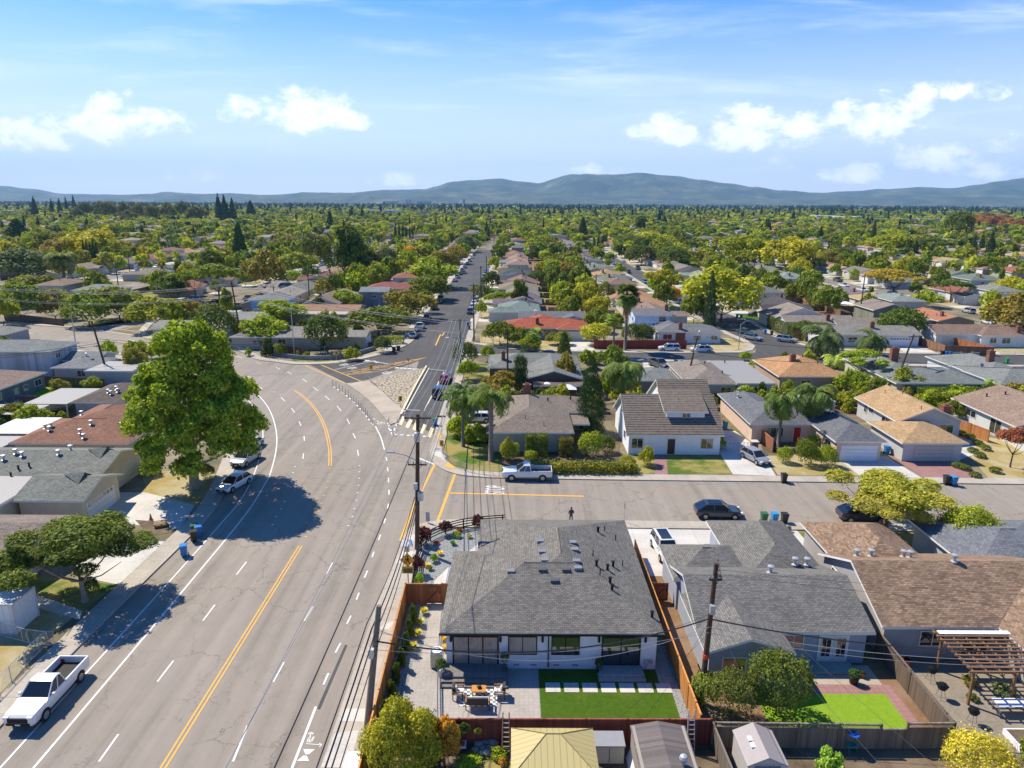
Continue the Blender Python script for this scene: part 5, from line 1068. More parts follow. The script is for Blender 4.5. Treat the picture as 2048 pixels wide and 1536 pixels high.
# ---------------------------------------------------------------- bins, poles, lamps, signs, fences
BIN = None
def wheelie_bin(x, y, rz, col, label, lid=None, group='wheelie bins put out at the kerbs', z=0.0):
 global BIN
 if BIN is None:
  BIN = empty('wheelie_bin', (0, 0, -500)); mb = MB(); secs = []
  for zz, a, b in ((.06, .22, .24), (.5, .26, .29), (1.0, .3, .34), (1.02, .33, .37)): secs.append([(-a, -b, zz), (a, -b, zz), (a, b, zz), (-a, b, zz), (-a, -b, zz)])
  loft(mb, secs); mb.build('body', MAT['plastic_any'], BIN)
  MB().box(-.34, -.38, 1.02, .34, .4, 1.07).box(-.28, -.32, 1.07, .28, .34, 1.11).build('lid', MAT['plastic_any'], BIN)
  MB().tube([(-.2, .43, 1.0), (.2, .43, 1.0)], .025, 5).box(-.22, .36, .97, -.18, .44, 1.01).box(.18, .36, .97, .22, .44, 1.01).build('handle', MAT['rubber'], BIN)
  for sg in (-1, 1): MB().tube([(sg * .27, .26, .12), (sg * .33, .26, .12)], .12, 12).build('wheel', MAT['rubber'], BIN)
 c = copy_tree(BIN); c.location = (x, y, z + .03); c.rotation_euler = (0, 0, R(rz)); tag(c, label, 'wheelie bin', group); paint(c, 'body', col); paint(c, 'lid', lid or col); return c
BBLU, BGRN, BBLK = (.02, .2, .52), (.03, .13, .05), (.02, .02, .02)
def utility_pole(name, label, x, y, h, top=(0, 0), r=.16, arms=(), mat='pole_wood', gear=(), group=None, cat='utility pole'):
 t = thing(name, label, cat, (x, y, 0), 0, group); tx, ty = top
 MB().tube([(0, 0, -.1), (tx * .5, ty * .5, h * .5), (tx, ty, h)], [r * 1.15, r, r * .8], 10).build('pole', MAT[mat], t)
 for za, ln, rz in arms:
  f = za / h; M4 = Matrix.Translation((tx * f, ty * f, za)) @ Matrix.Rotation(R(rz), 4, 'Z')
  MB().box(-ln / 2, -.06 - r, -.06, ln / 2, .05 - r, .06).tube([(-ln * .3, -r, 0), (0, -r * .6, -.55)], .025, 4).tube([(ln * .3, -r, 0), (0, -r * .6, -.55)], .025, 4).xf(M4).build('crossarm', MAT[mat], t)
  for k in (-.46, -.2, .2, .46): MB().lathe([(.03, .05), (.06, .1), (.05, .16), (.07, .2), (.02, .28)], (k * ln, -r, 0), 8).xf(M4).build('insulator', MAT['steel'], t)
 for kind, zz, dx, dy in gear:
  f = zz / h
  if kind == 'can': MB().lathe([(0, 0), (.24, .0), (.26, .05), (.26, .75), (.2, .82), (.05, .86), (.05, .98), (0, .98)], (tx * f + dx, ty * f + dy, zz), 12).build('transformer', MAT['galvanised'], t)
  elif kind == 'box': MB().box(tx * f + dx - .16, ty * f + dy - .14, zz, tx * f + dx + .16, ty * f + dy + .14, zz + .6).build('equipment_box', MAT['galvanised'], t)
  elif kind == 'lamp':
   MB().tube([(tx * f, ty * f, zz), (tx * f + dx * .5, ty * f + dy * .5, zz + .55), (tx * f + dx, ty * f + dy, zz + .75)], .045, 6).build('lamp_arm', MAT['galvanised'], t)
   MB().box(-.4, -.14, -.06, .3, .14, .06).xf(Matrix.Translation((tx * f + dx, ty * f + dy, zz + .75)) @ Matrix.Rotation(math.atan2(dy, dx), 4, 'Z')).build('lamp_head', MAT['steel'], t)
  elif kind == 'marker': MB().tube([(tx * f, ty * f, zz), (tx * f, ty * f, zz + dx)], r * 1.2, 10).build('marker_band', MAT['paint_any'], t, color=(.8, .08, .02))
 return t
def street_lamp(name, label, x, y, h, arm=(-1.8, .3), group='street lamps'):
 t = thing(name, label, 'street lamp', (x, y, 0), 0, group)
 MB().tube([(0, 0, 0), (0, 0, h)], [.11, .07], 8).build('pole', MAT['galvanised'], t); ax, ay = arm
 MB().tube([(0, 0, h - .3), (ax * .5, ay * .5, h + .5), (ax, ay, h + .7)], .04, 6).build('lamp_arm', MAT['galvanised'], t)
 MB().box(-.35, -.12, -.05, .3, .12, .05).xf(Matrix.Translation((ax, ay, h + .7)) @ Matrix.Rotation(math.atan2(ay, ax), 4, 'Z')).build('lamp_head', MAT['steel'], t); return t
def cable(name, label, p, q, sag=.6, r=.022, mat='wire', group='overhead wires'):
 p, q = Vector(p), Vector(q); n = 14; pts = [p.lerp(q, k / n) - Vector((0, 0, 4 * sag * (k / n) * (1 - k / n))) for k in range(n + 1)]
 o = MB().tube(pts, r, 4).build(name, MAT[mat]); return tag(o, label, 'cable', group)
def sign_post(name, label, x, y, h, cat='road sign', r=.035):
 t = thing(name, label, cat, (x, y, .0)); MB().tube([(0, 0, 0), (0, 0, h)], r, 6).build('post', MAT['galvanised'], t); return t
def chevron(x, y, h, label, rz=0):
 t = sign_post('chevron_sign', label, x, y, h); t.rotation_euler[2] = R(rz); t['group'] = 'yellow chevron bend signs'
 MB().box(-.3, -.06, h - .85, .3, -.04, h).build('sign_plate', MAT['paint_any'], t, color=(.75, .4, .02))
 pt = [(.18, -.8), (-.18, -.42), (.18, -.05), (.18, -.28), (.02, -.42), (.18, -.56)]
 MB().quad(*[(a, -.066, h + b) for a, b in pt[:3]] + [(a, -.066, h + b) for a, b in pt[3:]]).build('chevron_mark', MAT['paint_any'], t, color=(.01, .01, .01))
def fence(name, label, pts, h=1.8, color=(.33, .16, .07), cat='fence', post=2.4, cap=True, z0=0.0, lattice=0.0, group=None, th=.04):
 """solid board fence along ground points: boards are surface pattern, each post its own part"""
 c = Vector((sum(p[0] for p in pts) / len(pts), sum(p[1] for p in pts) / len(pts), 0)); t = thing(name, label, cat, c, 0, group); b = MB(); cp = MB(); la = MB()
 posts = []
 for i in range(len(pts) - 1):
  p, q = Vector((*pts[i], 0)) - c, Vector((*pts[i + 1], 0)) - c; d = (q - p); ln = d.length; d.normalize(); s = Vector((-d.y, d.x, 0)) * th / 2
  hh = h - lattice; e = Vector((0, 0, hh)); z = Vector((0, 0, z0))
  for sg in (-1, 1): b.quad(p + s * sg + z, q + s * sg + z, q + s * sg + e, p + s * sg + e)
  b.quad(p - s + e, q - s + e, q + s + e, p + s + e); b.quad(p - s + z, p + s + z, p + s + e, p - s + e); b.quad(q - s + z, q + s + z, q + s + e, q - s + e)
  if cap:
   k = s * 2.6
   for zz in (h + .002,): cp.quad(p - k + Vector((0, 0, zz)), q - k + Vector((0, 0, zz)), q + k + Vector((0, 0, zz)), p + k + Vector((0, 0, zz)))
   for sg in (-1, 1): cp.quad(p + k * sg + Vector((0, 0, h - .09)), q + k * sg + Vector((0, 0, h - .09)), q + k * sg + Vector((0, 0, h)), p + k * sg + Vector((0, 0, h)))
  if lattice:
   n = int(ln / .16)
   for j in range(n):
    a0 = p + d * (j * ln / n); a1 = p + d * min(ln, j * ln / n + lattice)
    la.tube([a0 + e, a1 + Vector((0, 0, h))], .014, 3, cap=False); la.tube([a1 + e, a0 + Vector((0, 0, h))], .014, 3, cap=False)
  n = max(1, int(ln / post)); posts += [p + d * (ln * j / n) for j in range(n + (i == len(pts) - 2))]
 b.build('boards', MAT['fence_wood'], t, uv=True, color=color)
 if cap: cp.build('top_rail', MAT['fence_wood'], t, uv=True, color=tuple(min(1, x * 1.35) for x in color))
 if lattice: la.build('lattice', MAT['paint_any'], t, color=tuple(x * 1.1 for x in color))
 for p in posts[:60]: MB().box(p.x - .055, p.y - .055, 0, p.x + .055, p.y + .055, h + .03).build('post', MAT['paint_any'], t, color=tuple(x * .8 for x in color))
 return t
def rail_fence(name, label, pts, h, rails, mat, post=2.0, r=.03, cat='fence', color=None, wirefill=False):
 c = Vector((sum(p[0] for p in pts) / len(pts), sum(p[1] for p in pts) / len(pts), 0)); t = thing(name, label, cat, c); rl = MB(); P_ = [Vector((*p, 0)) - c for p in pts]
 for zz in rails: rl.tube([p + Vector((0, 0, zz)) for p in P_], r, 5)
 rl.build('rail', MAT[mat], t, color=color); acc_ = 0
 for i in range(len(P_) - 1):
  ln = (P_[i + 1] - P_[i]).length
  while acc_ <= ln:
   q = P_[i].lerp(P_[i + 1], acc_ / max(ln, .01)); MB().tube([q, q + Vector((0, 0, h))], r * 1.3, 6).build('post', MAT[mat], t, color=color); acc_ += post
  acc_ -= ln
 if wirefill:
  w = MB()
  for i in range(len(P_) - 1):
   ln = (P_[i + 1] - P_[i]).length; n = max(1, int(ln / .14))
   for k in range(n):
    a = P_[i].lerp(P_[i + 1], k / n); b = P_[i].lerp(P_[i + 1], min(1, (k + 6) / n))
    w.tube([a + Vector((0, 0, .1)), b + Vector((0, 0, h))], .005, 3, cap=False); w.tube([b + Vector((0, 0, .1)), a + Vector((0, 0, h))], .005, 3, cap=False)
  w.build('chain_link_mesh', MAT['galvanised'], t)
 return t
# ---------------------------------------------------------------- yards near the camera
rect('earth_bark', 11.5, 39.5, 13.3, 56); rect('gravel_grey', 11.05, 35.7, 11.35, 58, .02); rect('gravel_grey', -8.2, 36, 11.1, 66, .013); sheet('gravel_grey', G([(870, 1060), (1000, 1050), (960, 1110), (880, 1170), (812, 1170), (835, 1110)]), .016, False)
rect('paver_grey', -6.9, 35.8, 1.9, 43, .02); rect('paver_grey', -6.4, 43, -4.6, 50.2, .024); sheet('concrete_light', [(-6.6, 50.4), (-4.9, 50.4), (-4.9, 55), (-3, 58), (-3, 61), (-5.2, 57.2), (-6.6, 54)], .026, False)
rect('turf_green', 1.95, 35.8, 10.75, 42.3, .03); rect('gravel_grey', 10.75, 35.8, 11.3, 42.5, .032)
for k in range(7):
 rect('concrete_light', 2.35 + 1.24 * k, 39.9, 3.35 + 1.24 * k, 40.85, .06)
rect('concrete_tan', 10.1, 40.9, 11.1, 60, .034)
rect('concrete_light', 11.5, 55, 18.4, 64.3, .021); rect('concrete_light', 18.4, 61, 21, 64.2, .023); rect('concrete_light', 25.4, 59, 28.5, 64.1, .025); rect('lawn_mixed', 21, 60.3, 25.4, 64, .018); rect('lawn_mixed', 28.5, 60, 60, 63.6, .017); rect('concrete_light', -2.7, 60, 11.4, 64.3, .022)
rect('earth_bark', 13.2, 35.4, 26.4, 43, .012); rect('concrete_tan', 17.5, 40.8, 25.2, 42.9, .022); rect('paver_red', 17.5, 39.9, 25.7, 40.85, .03); rect('lawn_lime', 16.2, 35.2, 24.9, 39.9, .034); rect('paver_red', 24.9, 35.2, 25.7, 39.9, .036); rect('concrete_aged', 26.6, 33.5, 40, 43.4, .018); rect('earth_bed', 26.6, 30, 33, 34.5, .02)
rect('earth_bed', -9, 22, 12.2, 35.4, .012); rect('earth_bed', 12.2, 22, 40, 35.1, .013); rect('concrete_tan', 13, 30, 24, 33.2, .02); sheet('lawn_mixed', G([(940, 1500), (1010, 1490), (1030, 1536), (1020, 1600), (900, 1600), (905, 1530)]), .03, False)
sheet('lawn_mixed', [(884, 852), (972, 853), (990, 880), (1010, 951), (940, 942), (905, 930), (884, 905), (880, 880)], .02); sheet('turf_green', [(935, 853), (972, 855), (975, 885), (950, 885), (925, 862)], .024)
sheet('concrete_tan', [(885, 850), (892, 820), (975, 826), (972, 852)], .026); sheet('earth_bed', [(990, 875), (1240, 880), (1240, 950), (1010, 951)], .018)
sheet('lawn_mixed', [(1268, 908), (1308, 908), (1312, 948), (1270, 948)], .026); sheet('lawn_mixed', [(1332, 908), (1440, 908), (1465, 948), (1335, 948)], .026); sheet('paver_red', [(1308, 905), (1332, 905), (1336, 950), (1310, 950)], .03)
sheet('concrete_light', [(1420, 860), (1470, 862), (1520, 900), (1552, 952), (1466, 949), (1440, 908)], .024); sheet('lawn_dry', [(1530, 912), (1690, 905), (1735, 952), (1556, 950)], .022); sheet('earth_bed', [(1520, 880), (1670, 882), (1680, 912), (1528, 914)], .02)
sheet('concrete_light', [(1670, 912), (1770, 912), (1845, 957), (1718, 951)], .03); sheet('paver_red', [(1778, 910), (1900, 906), (1975, 960), (1850, 958)], .028); sheet('lawn_dry', [(1905, 870), (2048, 880), (2120, 966), (1980, 960)], .02); sheet('concrete_light', [(1905, 868), (1940, 880), (1960, 905), (1920, 920), (1905, 912), (1925, 900)], .032)
rect('lawn_dry', 46.5, 84, 49, 104, .018); rect('earth_bed', -11, 100, 62, 110, .01); rect('lawn_mixed', 62.5, 89, 67, 106, .016)
sheet('lawn_dry', [(960, 692), (1180, 702), (1180, 680), (960, 672)], .02); sheet('concrete_light', [(1142, 676), (1176, 676), (1192, 704), (1138, 703)], .03); rect('lawn_mixed', -10, 126, 14, 138, .018); sheet('concrete_light', [(1285, 722), (1375, 724), (1385, 752), (1290, 752)], .028)
sheet('lawn_dry', [(1370, 680), (1455, 676), (1500, 690), (1490, 703), (1400, 703)], .026); sheet('lawn_dry', [(1590, 678), (1790, 690), (1830, 706), (1640, 697)], .024); sheet('concrete_light', [(1782, 684), (1826, 684), (1880, 709), (1812, 708)], .03); sheet('concrete_light', [(1905, 684), (1955, 684), (2010, 711), (1950, 710)], .03); sheet('lawn_mixed', [(1870, 688), (1905, 686), (1945, 710), (1890, 708)], .026); sheet('lawn_dry', [(1960, 690), (2060, 690), (2060, 709), (2012, 710)], .026); sheet('lawn_mixed', [(1520, 735), (1570, 735), (1575, 760), (1540, 765)], .02)
sheet('lawn_dry', [(-60, 1330), (60, 1215), (150, 1232), (80, 1290), (0, 1400), (-60, 1500)], .02); sheet('lawn_mixed', [(60, 1150), (235, 1170), (165, 1225), (60, 1180)], .02); sheet('concrete_light', [(75, 1190), (165, 1222), (160, 1240), (70, 1215)], .026)
sheet('concrete_light', [(215, 1075), (350, 1085), (262, 1175), (190, 1160), (150, 1130)], .024); sheet('concrete_light', [(180, 1032), (225, 985), (290, 985), (390, 1010), (360, 1060), (270, 1050)], .024); sheet('lawn_mixed', [(290, 985), (430, 940), (440, 975), (405, 1010), (250, 1005)], .02); sheet('lawn_dry', [(283, 940), (430, 945), (430, 980), (395, 1010), (255, 1004), (290, 975)], .022)
sheet('earth_bed', [(270, 1040), (335, 1045), (345, 1065), (300, 1072)], .028); sheet('lawn_lime', [(35, 802), (75, 775), (160, 772), (145, 790), (110, 802)], .02); sheet('concrete_light', [(20, 803), (70, 775), (85, 776), (40, 803)], .024); sheet('concrete_light', [(170, 725), (250, 720), (275, 745), (200, 760)], .02)
sheet('lawn_mixed', [(590, 727), (640, 728), (715, 718), (700, 708), (580, 712)], .02); sheet('lawn_dry', [(710, 692), (755, 685), (770, 700), (725, 712)], .02); sheet('concrete_light', [(700, 683), (790, 672), (830, 664), (815, 688), (770, 700)], .022); sheet('lawn_mixed', [(180, 640), (290, 632), (290, 642), (170, 655)], .02); sheet('lawn_lime', [(270, 521), (345, 518), (360, 524), (275, 528)], .02)
# ---------------------------------------------------------------- the procedural lots of the suburb
_g = 0
ORD = 'first second third fourth fifth sixth seventh eighth ninth tenth eleventh twelfth thirteenth fourteenth fifteenth sixteenth seventeenth eighteenth nineteenth twentieth'.split()
def nth(n):
 if n >= 99: return ('', 'hundred', 'two-hundred', 'three-hundred')[(n + 1) // 100] + ('th' if (n + 1) % 100 == 0 else '-' + nth(n % 100))
 if n < 20: return ORD[n]
 tens = {2: 'twenty', 3: 'thirty', 4: 'forty', 5: 'fifty', 6: 'sixty', 7: 'seventy', 8: 'eighty', 9: 'ninety'}[(n + 1) // 10]
 return (tens[:-1] + 'ieth') if (n + 1) % 10 == 0 else tens + '-' + ORD[(n + 1) % 10 - 1]
ROOFS = {'grey': (.17, .162, .15), 'pale grey': (.265, .25, .225), 'taupe': (.25, .2, .155), 'brown': (.23, .15, .105), 'tan': (.38, .25, .14), 'reddish': (.27, .11, .075), 'charcoal': (.08, .083, .09), 'grey-green': (.2, .21, .19), 'orange': (.44, .2, .1)}
RW = ['grey'] * 6 + ['pale grey'] * 5 + ['taupe'] * 6 + ['brown'] * 4 + ['tan'] * 2 + ['reddish'] * 2 + ['charcoal'] * 2 + ['grey-green'] * 3 + ['orange']
WALLS = [(.5, .48, .42), (.6, .56, .48), (.62, .62, .6), (.35, .37, .38), (.45, .38, .3), (.55, .5, .4), (.4, .45, .5), (.28, .25, .22), (.62, .5, .38)]
protos = []
for k in range(6):
 h = House('house', 'x', (1, 1, 1), (1, 1, 1), (0, 0))
 if k == 0: h.block(-8, -7, 8, 5, 2.75, 'hip', .33); h.block(2.2, -9.5, 8.1, 0, 2.75, 'hip', .33); g = (5.2, -9.06)
 elif k == 1: h.block(-8, -6, 8, 5, 2.75, 'gx', .3); h.block(-8.1, -9, -2, 0, 2.75, 'gy', .3); g = (-5.1, -8.56)
 elif k == 2: h.block(-7.5, -7.5, 7.5, 6.5, 2.75, 'hip', .3); g = (4.2, -7.06)
 elif k == 3: h.block(-7.8, -5, 7.8, 6, 2.75, 'gx', .36); h.block(1.5, -8.6, 7.9, 6.1, 2.75, 'gy', .3); g = (4.7, -8.16)
 elif k == 4: h.block(-7, -4, 7, 6, 5.3, 'hip', .28); h.block(-7.1, -8.5, 0, -2, 2.75, 'gx', .25); g = (-3.6, -8.06)
 else: h.block(-8, -6, 8, 4, 2.75, 'gx', .26); h.block(-6, 2, 6, 8, 2.6, 'flat', .1); g = (4.4, -5.56)
 h.finish(); h.garage('S', g[0], g[1], 4.6, 2.1)
 x0, y0, x1, y1, hh = h.blocks[0][:5]; wx = -3.5 if g[0] > 0 else 3.8
 h.window('S', wx, h.blocks[0][1] + .43, 1, 2.0, 1.1); h.window('W', x0 + .43, 1.5, 1, 1.4, 1.0); h.window('E', x1 - .43, 0.5, 1, 1.5, 1.0); h.window('E', x1 - .43, 3.3, 1, .9, .9); h.window('W', x0 + .43, -1.8, 1, .8, .9); h.window('N', 1, y1 - .43, 1, 2, 1.1)
 h.vent(2, 2, 'stub'); h.vent(-2.5, 1.5, 'cap')
 if k in (0, 2, 3, 5): h.chimney(-4.5, 1.2, .8, .6, 1.0)
 h.t.location = (0, 0, -500); protos.append(h)
HB = []                                                  # footprints already taken
for o in list(bpy.data.objects):
 if o.type == 'EMPTY' and o.get('category') in ('house', 'garage') and o.location.z > -100:
  for c in o.children:
   if c.name.split('.')[0] == 'roof':
    xs = [v[0] for v in c.bound_box]; ys = [v[1] for v in c.bound_box]
    HB.append((min(xs) + o.location.x, min(ys) + o.location.y, max(xs) + o.location.x, max(ys) + o.location.y))
def free(x, y, m=1.0):
 return not any(a - m < x < c + m and b - m < y < d + m for a, b, c, d in HB)
def in_view(x, y, margin=1.06): return y > 5 and abs(x) < .7314 * margin * (y * math.cos(PITCH) + CH * math.sin(PITCH)) + 6
lots = []
for gi, gx in enumerate(GX):
 for sg in (-1, 1):
  x = gx + sg * 20.5
  if gx == -18: y0 = 197 if sg > 0 else 243
  elif gx == 58: y0 = 192 if sg < 0 else 205
  elif gx == -94: y0 = 276
  elif gx < -94: y0 = 276
  elif gx == 134: y0 = 186 if sg < 0 else 176
  else: y0 = 150
  if gx in (-94, -170, -246): lots += [(gx, sg, x, y, -1) for y in ((210, 227, 244) if gx == -94 else (214, 231) if gx > -200 and gx < -100 else ())]
  y = y0; k = 0
  while y < 1450:
   if not any(abs(y - s_) < 15 for s_ in (262, 610, 960, 1300) if not (s_ == 262 and -98 < gx < 60)): lots.append((gx, sg, x, y, k)); k += 1
   y += 17.2
lots += [(-18, -1, -56, y, -1) for y in (211, 229, 247)]
lots = [l for l in lots if in_view(l[2], l[3], 1.0) and free(l[2], l[3], 9)]
lots.sort(key=lambda l: l[2] ** 2 + l[3] ** 2)
NL = {-18: 'the long street', 58: 'the branch street'}
def street_name(gx):
 if gx in NL: return NL[gx]
 return ('the %s street leftwards' % nth(int((-18 - gx) / 76) - 1)) if gx < -18 else ('the %s street rightwards' % nth(max(0, int((gx - 58) / 76) - 1)))
near_lots = lots[:250]; far_lots = lots[250:]
cnt = {}
lotname = {}
drives = MB()
for gx, sg, x, y, k in near_lots:
 rs = random.Random(int(x * 3 + y * 7)); key = (gx, sg); c_ = cnt.get(key, 0); cnt[key] = c_ + 1
 rk = rs.choice(RW); pk = rs.randrange(6)
 if pk == 4 and rs.random() < .6: pk = 0
 c = copy_tree(protos[pk].t); c.name = 'house'; c.location = (x + rs.uniform(-1.2, 1.2), y, 0); c.rotation_euler = (0, 0, R(90 if sg > 0 else -90) + R(180 if True else 0) if False else R(-90 if sg > 0 else 90))
 paint(c, 'roof', tuple(v * rs.uniform(.85, 1.15) for v in ROOFS[rk])); paint(c, 'wall', rs.choice(WALLS)); paint(c, 'garage_door', rs.choice([(.7, .7, .68), (.6, .55, .45), (.5, .5, .5)]))
 side = 'right' if sg > 0 else 'left'
 tag(c, '%s-roofed %shouse, %s on the %s side of %s' % (rk, 'two-storey ' if pk == 4 else 'low ', nth(c_), side, street_name(gx)), 'house', 'houses along the streets of the suburb')
 lotname[(gx, sg, y)] = '%s house on the %s side of %s' % (nth(c_), side, street_name(gx)).__str__() if False else ('%s %s-side house of %s' % (nth(c_), side, street_name(gx)))
 for ch in c.children:
  ch.color = ch.color
 xf = gx + sg * 6.4; yo = rs.choice((-4.5, 4.5))
 drives.sheet([(xf, y + yo - 2.6), (gx + sg * 13, y + yo - 2.6), (gx + sg * 13, y + yo + 2.6), (xf, y + yo + 2.6)], .03)
 lm = rs.choice(['lawn_dry', 'lawn_dry', 'lawn_mixed', 'earth_bed', 'turf_green']); a = sorted((xf, gx + sg * 13)); rect(lm, a[0], y - 8.4, a[1], y + 8.4, .016)
 b_ = sorted((gx + sg * 28, gx + sg * 37.8)); rect(rs.choice(['lawn_dry', 'lawn_mixed', 'concrete_tan', 'earth_bed', 'earth_bark', 'lawn_mixed']), b_[0], y - 8.4, b_[1], y + 8.4, .014)
 if y < 340:
  fc = rs.choice([(.2, .12, .07), (.13, .09, .06), (.3, .17, .09), (.24, .2, .16)]); xx = gx + sg * 37.6
  if sg > 0 or True: fence('back_fence', 'board back fence behind the %s' % lotname[(gx, sg, y)], [(xx - sg * .3, y - 8.5), (xx - sg * .3, y + 8.4), (xx - sg * 9, y + 8.4)], 1.8, fc, 'fence', 60, False, group='back fences between the yards')
struct('driveways', drives, MAT['concrete_light'])
vb, fb, mi = [], [], []
fr_, fw_ = MB(), {}
for gx, sg, x, y, k in far_lots:
 rs = random.Random(int(x * 3 + y * 7)); rk = rs.choice(list(set(RW)) + RW); m = fw_.setdefault(rk, MB())
 w, d, hh = rs.uniform(6.5, 8), rs.uniform(5.5, 7), rs.choice((2.7, 2.7, 2.7, 5.2)); z = hh + 5.5 * .3
 A, B, Cc, Dd = (x - w, y - d, hh), (x + w, y - d, hh), (x + w, y + d, hh), (x - w, y + d, hh)
 if rs.random() < .5: p, q = (x - w + d, y, z), (x + w - d, y, z); m.quad(A, B, q, p); m.quad(Cc, Dd, p, q); m.quad(B, Cc, q); m.quad(Dd, A, p)
 else: p, q = (x, y - d, z), (x, y + d, z); m.quad(B, Cc, q, p); m.quad(Dd, A, p, q); m.quad(A, B, p, m=1); m.quad(Cc, Dd, q, m=1)
 m.box(x - w + .5, y - d + .5, 0, x + w - .5, y + d - .5, hh, m=1)
allm = MB(); mats = []
for i, (rk, m) in enumerate(fw_.items()):
 mats += [plain('far_roof_' + rk.replace(' ', '_'), ROOFS[rk], .9, var=.2, scale=.2), MAT.get('far_wall') or plain('far_wall', (.55, .52, .46), .9)]
 off = len(allm.v); allm.v += m.v; allm.f += [tuple(a + off for a in f) for f in m.f]; allm.m += [a + 2 * i for a in m.m]
o = allm.build('distant_houses', mats); tag(o, 'mass of small far-off house roofs showing between the distant trees', 'houses', kind='stuff')
# ---------------------------------------------------------------- trees told apart in the photo (pixel of the foot, top row, width in pixels)
def pxtree(name, label, cat, px, pyb, pyt, wpx, kind, col, q='mid', **k):
 x, y = P(px, pyb); h = height_px(px, pyb, pyt); d = math.hypot(y, CH - h / 2); w = wpx / FPX * d
 return tree(name, label, cat, x, y, h, w, kind, col, q, **k)
x, y = P(390, 978); t = thing('plane_tree', 'tall bright green tree towering over the bend of the main road', 'tree', (x, y, 0)); rp = np.random.default_rng(11); lo = [(.8, 0, 7, 4.2), (.9, 0, 11, 3.6), (.9, 0, 15, 2.7)]
for i in range(130):
 z = 3.4 + 14.6 * ((i * .618) % 1); rz_ = float(np.interp(z, [2, 4, 6, 8, 10.5, 13, 15.5, 17.5, 19], [4.0, 6.5, 7.4, 7.3, 6.5, 5.1, 4.0, 2.8, 1.4])); r_ = rp.uniform(.8, 1.9); k = max(0, rz_ - r_ * rp.uniform(.45, 1.4)); a = rp.uniform(0, 6.283)
 lo.append((k * math.cos(a) + .9, k * math.sin(a), z + .3, r_))
v, lf = leaf_arrays(rp, lo, 76000, .25, jitter=.6, zl=1, shell=(.55, 1.12)); o = bpy.data.objects.new('crown', quads_mesh('crown_plane', v, lf, MAT['leaves'])); C.objects.link(o); o.parent = t; o.color = (.14, .195, .018, 1)
m = MB(); m.tube([(0, 0, -.1), (.05, 0, 2), (.1, .1, 5), (.5, 0, 10), (.9, 0, 16)], [.62, .48, .4, .25, .08], 10)
for i in range(16):
 a = i * 2.4; z = 2.6 + i * .75; k = 5.5 - i * .2; m.tube([(0, 0, z), (k * .5 * math.cos(a), k * .5 * math.sin(a), z + 1.2), (k * math.cos(a), k * math.sin(a), z + 2.6)], [.17, .11, .04], 6)
m.build('trunk', MAT['bark_pale'], t, True)
pxtree('magnolia_tree', 'broad dark magnolia with glossy leaves spreading over a driveway', 'tree', 170, 1203, 1040, 290, 'umbrella', 'm', 'hi', seed=2, z_low=.24, mat='bark_pale')
t = bpy.data.objects['magnolia_tree']
for dx, dy, zz, s, hh in ((-1.5, .5, 1.8, 4.6, 3.0), (2.6, 1.5, 2.0, 3.8, 3.0), (-4.6, .5, 1.6, 3.8, 2.8)):
 o = bpy.data.objects.new('crown', crown_proto('umbrella', 1, 'hi')); C.objects.link(o); o.parent = t; o.location = (dx, dy, zz); o.scale = (s, s, hh); o.color = (*GREENS['m'], 1)
t.rotation_euler[2] = 0
x, y = -6.3, 33.2; tree('garden_tree', 'bushy yellow-tipped tree in the corner below the wooden street fence', 'tree', x + .3, y, 4.9, 5.0, 'round', (.19, .2, .02), 'hi', seed=3, z_low=.0)
tree('orange_shrub', 'small tree with orange autumn leaves against the dark red fence', 'tree', -3.6, 33.9, 3.4, 2.2, 'tall', 'a', 'mid', z_low=.1)
tree('citrus_tree', 'dark glossy rounded tree in front of the blue-grey wall', 'tree', 16.9, 37.9, 4.9, 5.0, 'dense', 'm', 'hi', z_low=.05)
tree('orange_tree', 'olive green fruit tree at the foot of the brown utility pole', 'tree', 13.9, 37.6, 3.6, 3.6, 'dense', (.1, .125, .025), 'hi', z_low=.05)
tree('lemon_tree', 'small pale fruit tree just beside the orange wooden fence', 'tree', 12.5, 38.6, 2.5, 2.3, 'dense', (.14, .17, .03), 'mid', z_low=.1)
tree('loquat_tree', 'young bright green tree in front of the weathered fence and teal chair', 'tree', 17.6, 31.9, 3.0, 2.6, 'tall', (.17, .24, .03), 'mid', z_low=.1)
tree('golden_shrub_tree', 'large golden green shrub-like tree at the end of the weathered fence', 'tree', 26.0, 32.2, 3.7, 4.6, 'dense', (.25, .25, .03), 'hi', z_low=.02)
tree('garden_tree', 'bright green tree at the very corner beside the golden one', 'tree', 29.7, 32.4, 3.9, 3.0, 'dense', 'b', 'mid', z_low=.02)
pxtree('spreading_tree', 'broad yellow-olive tree arching over the side street kerb', 'tree', 1768, 1068, 950, 255, 'umbrella', (.2, .19, .025), 'hi', seed=1, z_low=.28)
t = bpy.data.objects['spreading_tree']
o = bpy.data.objects.new('crown', crown_proto('umbrella', 2, 'hi')); C.objects.link(o); o.parent = t; o.location = (2.4, -.6, 1.6); o.scale = (5.2, 5.2, 3.6); o.color = (.2, .19, .03, 1)
pxtree('garden_tree', 'leafy green tree just behind the broad yellow-olive one', 'tree', 1935, 1112, 1005, 150, 'dense', (.16, .19, .018), 'hi', z_low=.05)
pxtree('garden_tree', 'light green shrub tree before the slate grey roof', 'tree', 1960, 1130, 1095, 90, 'dense', (.17, .22, .03), 'mid', z_low=0)
def pxpalm(name, label, px, pyb, pyc, wpx, kind, **k):
 """pyc is the row where the crown starts (top of the trunk)"""
 x, y = P(px, pyb); h = height_px(px, pyb, pyc); w = wpx / FPX * math.hypot(y, CH - h); return palm(name, label, x, y, h, w, kind, **k)
QP = (.06, .095, .018)
pxpalm('queen_palm', 'feathery palm nearest the corner chevron sign', 926, 893, 800, 88, 'feather', col=QP, group='palm trees')
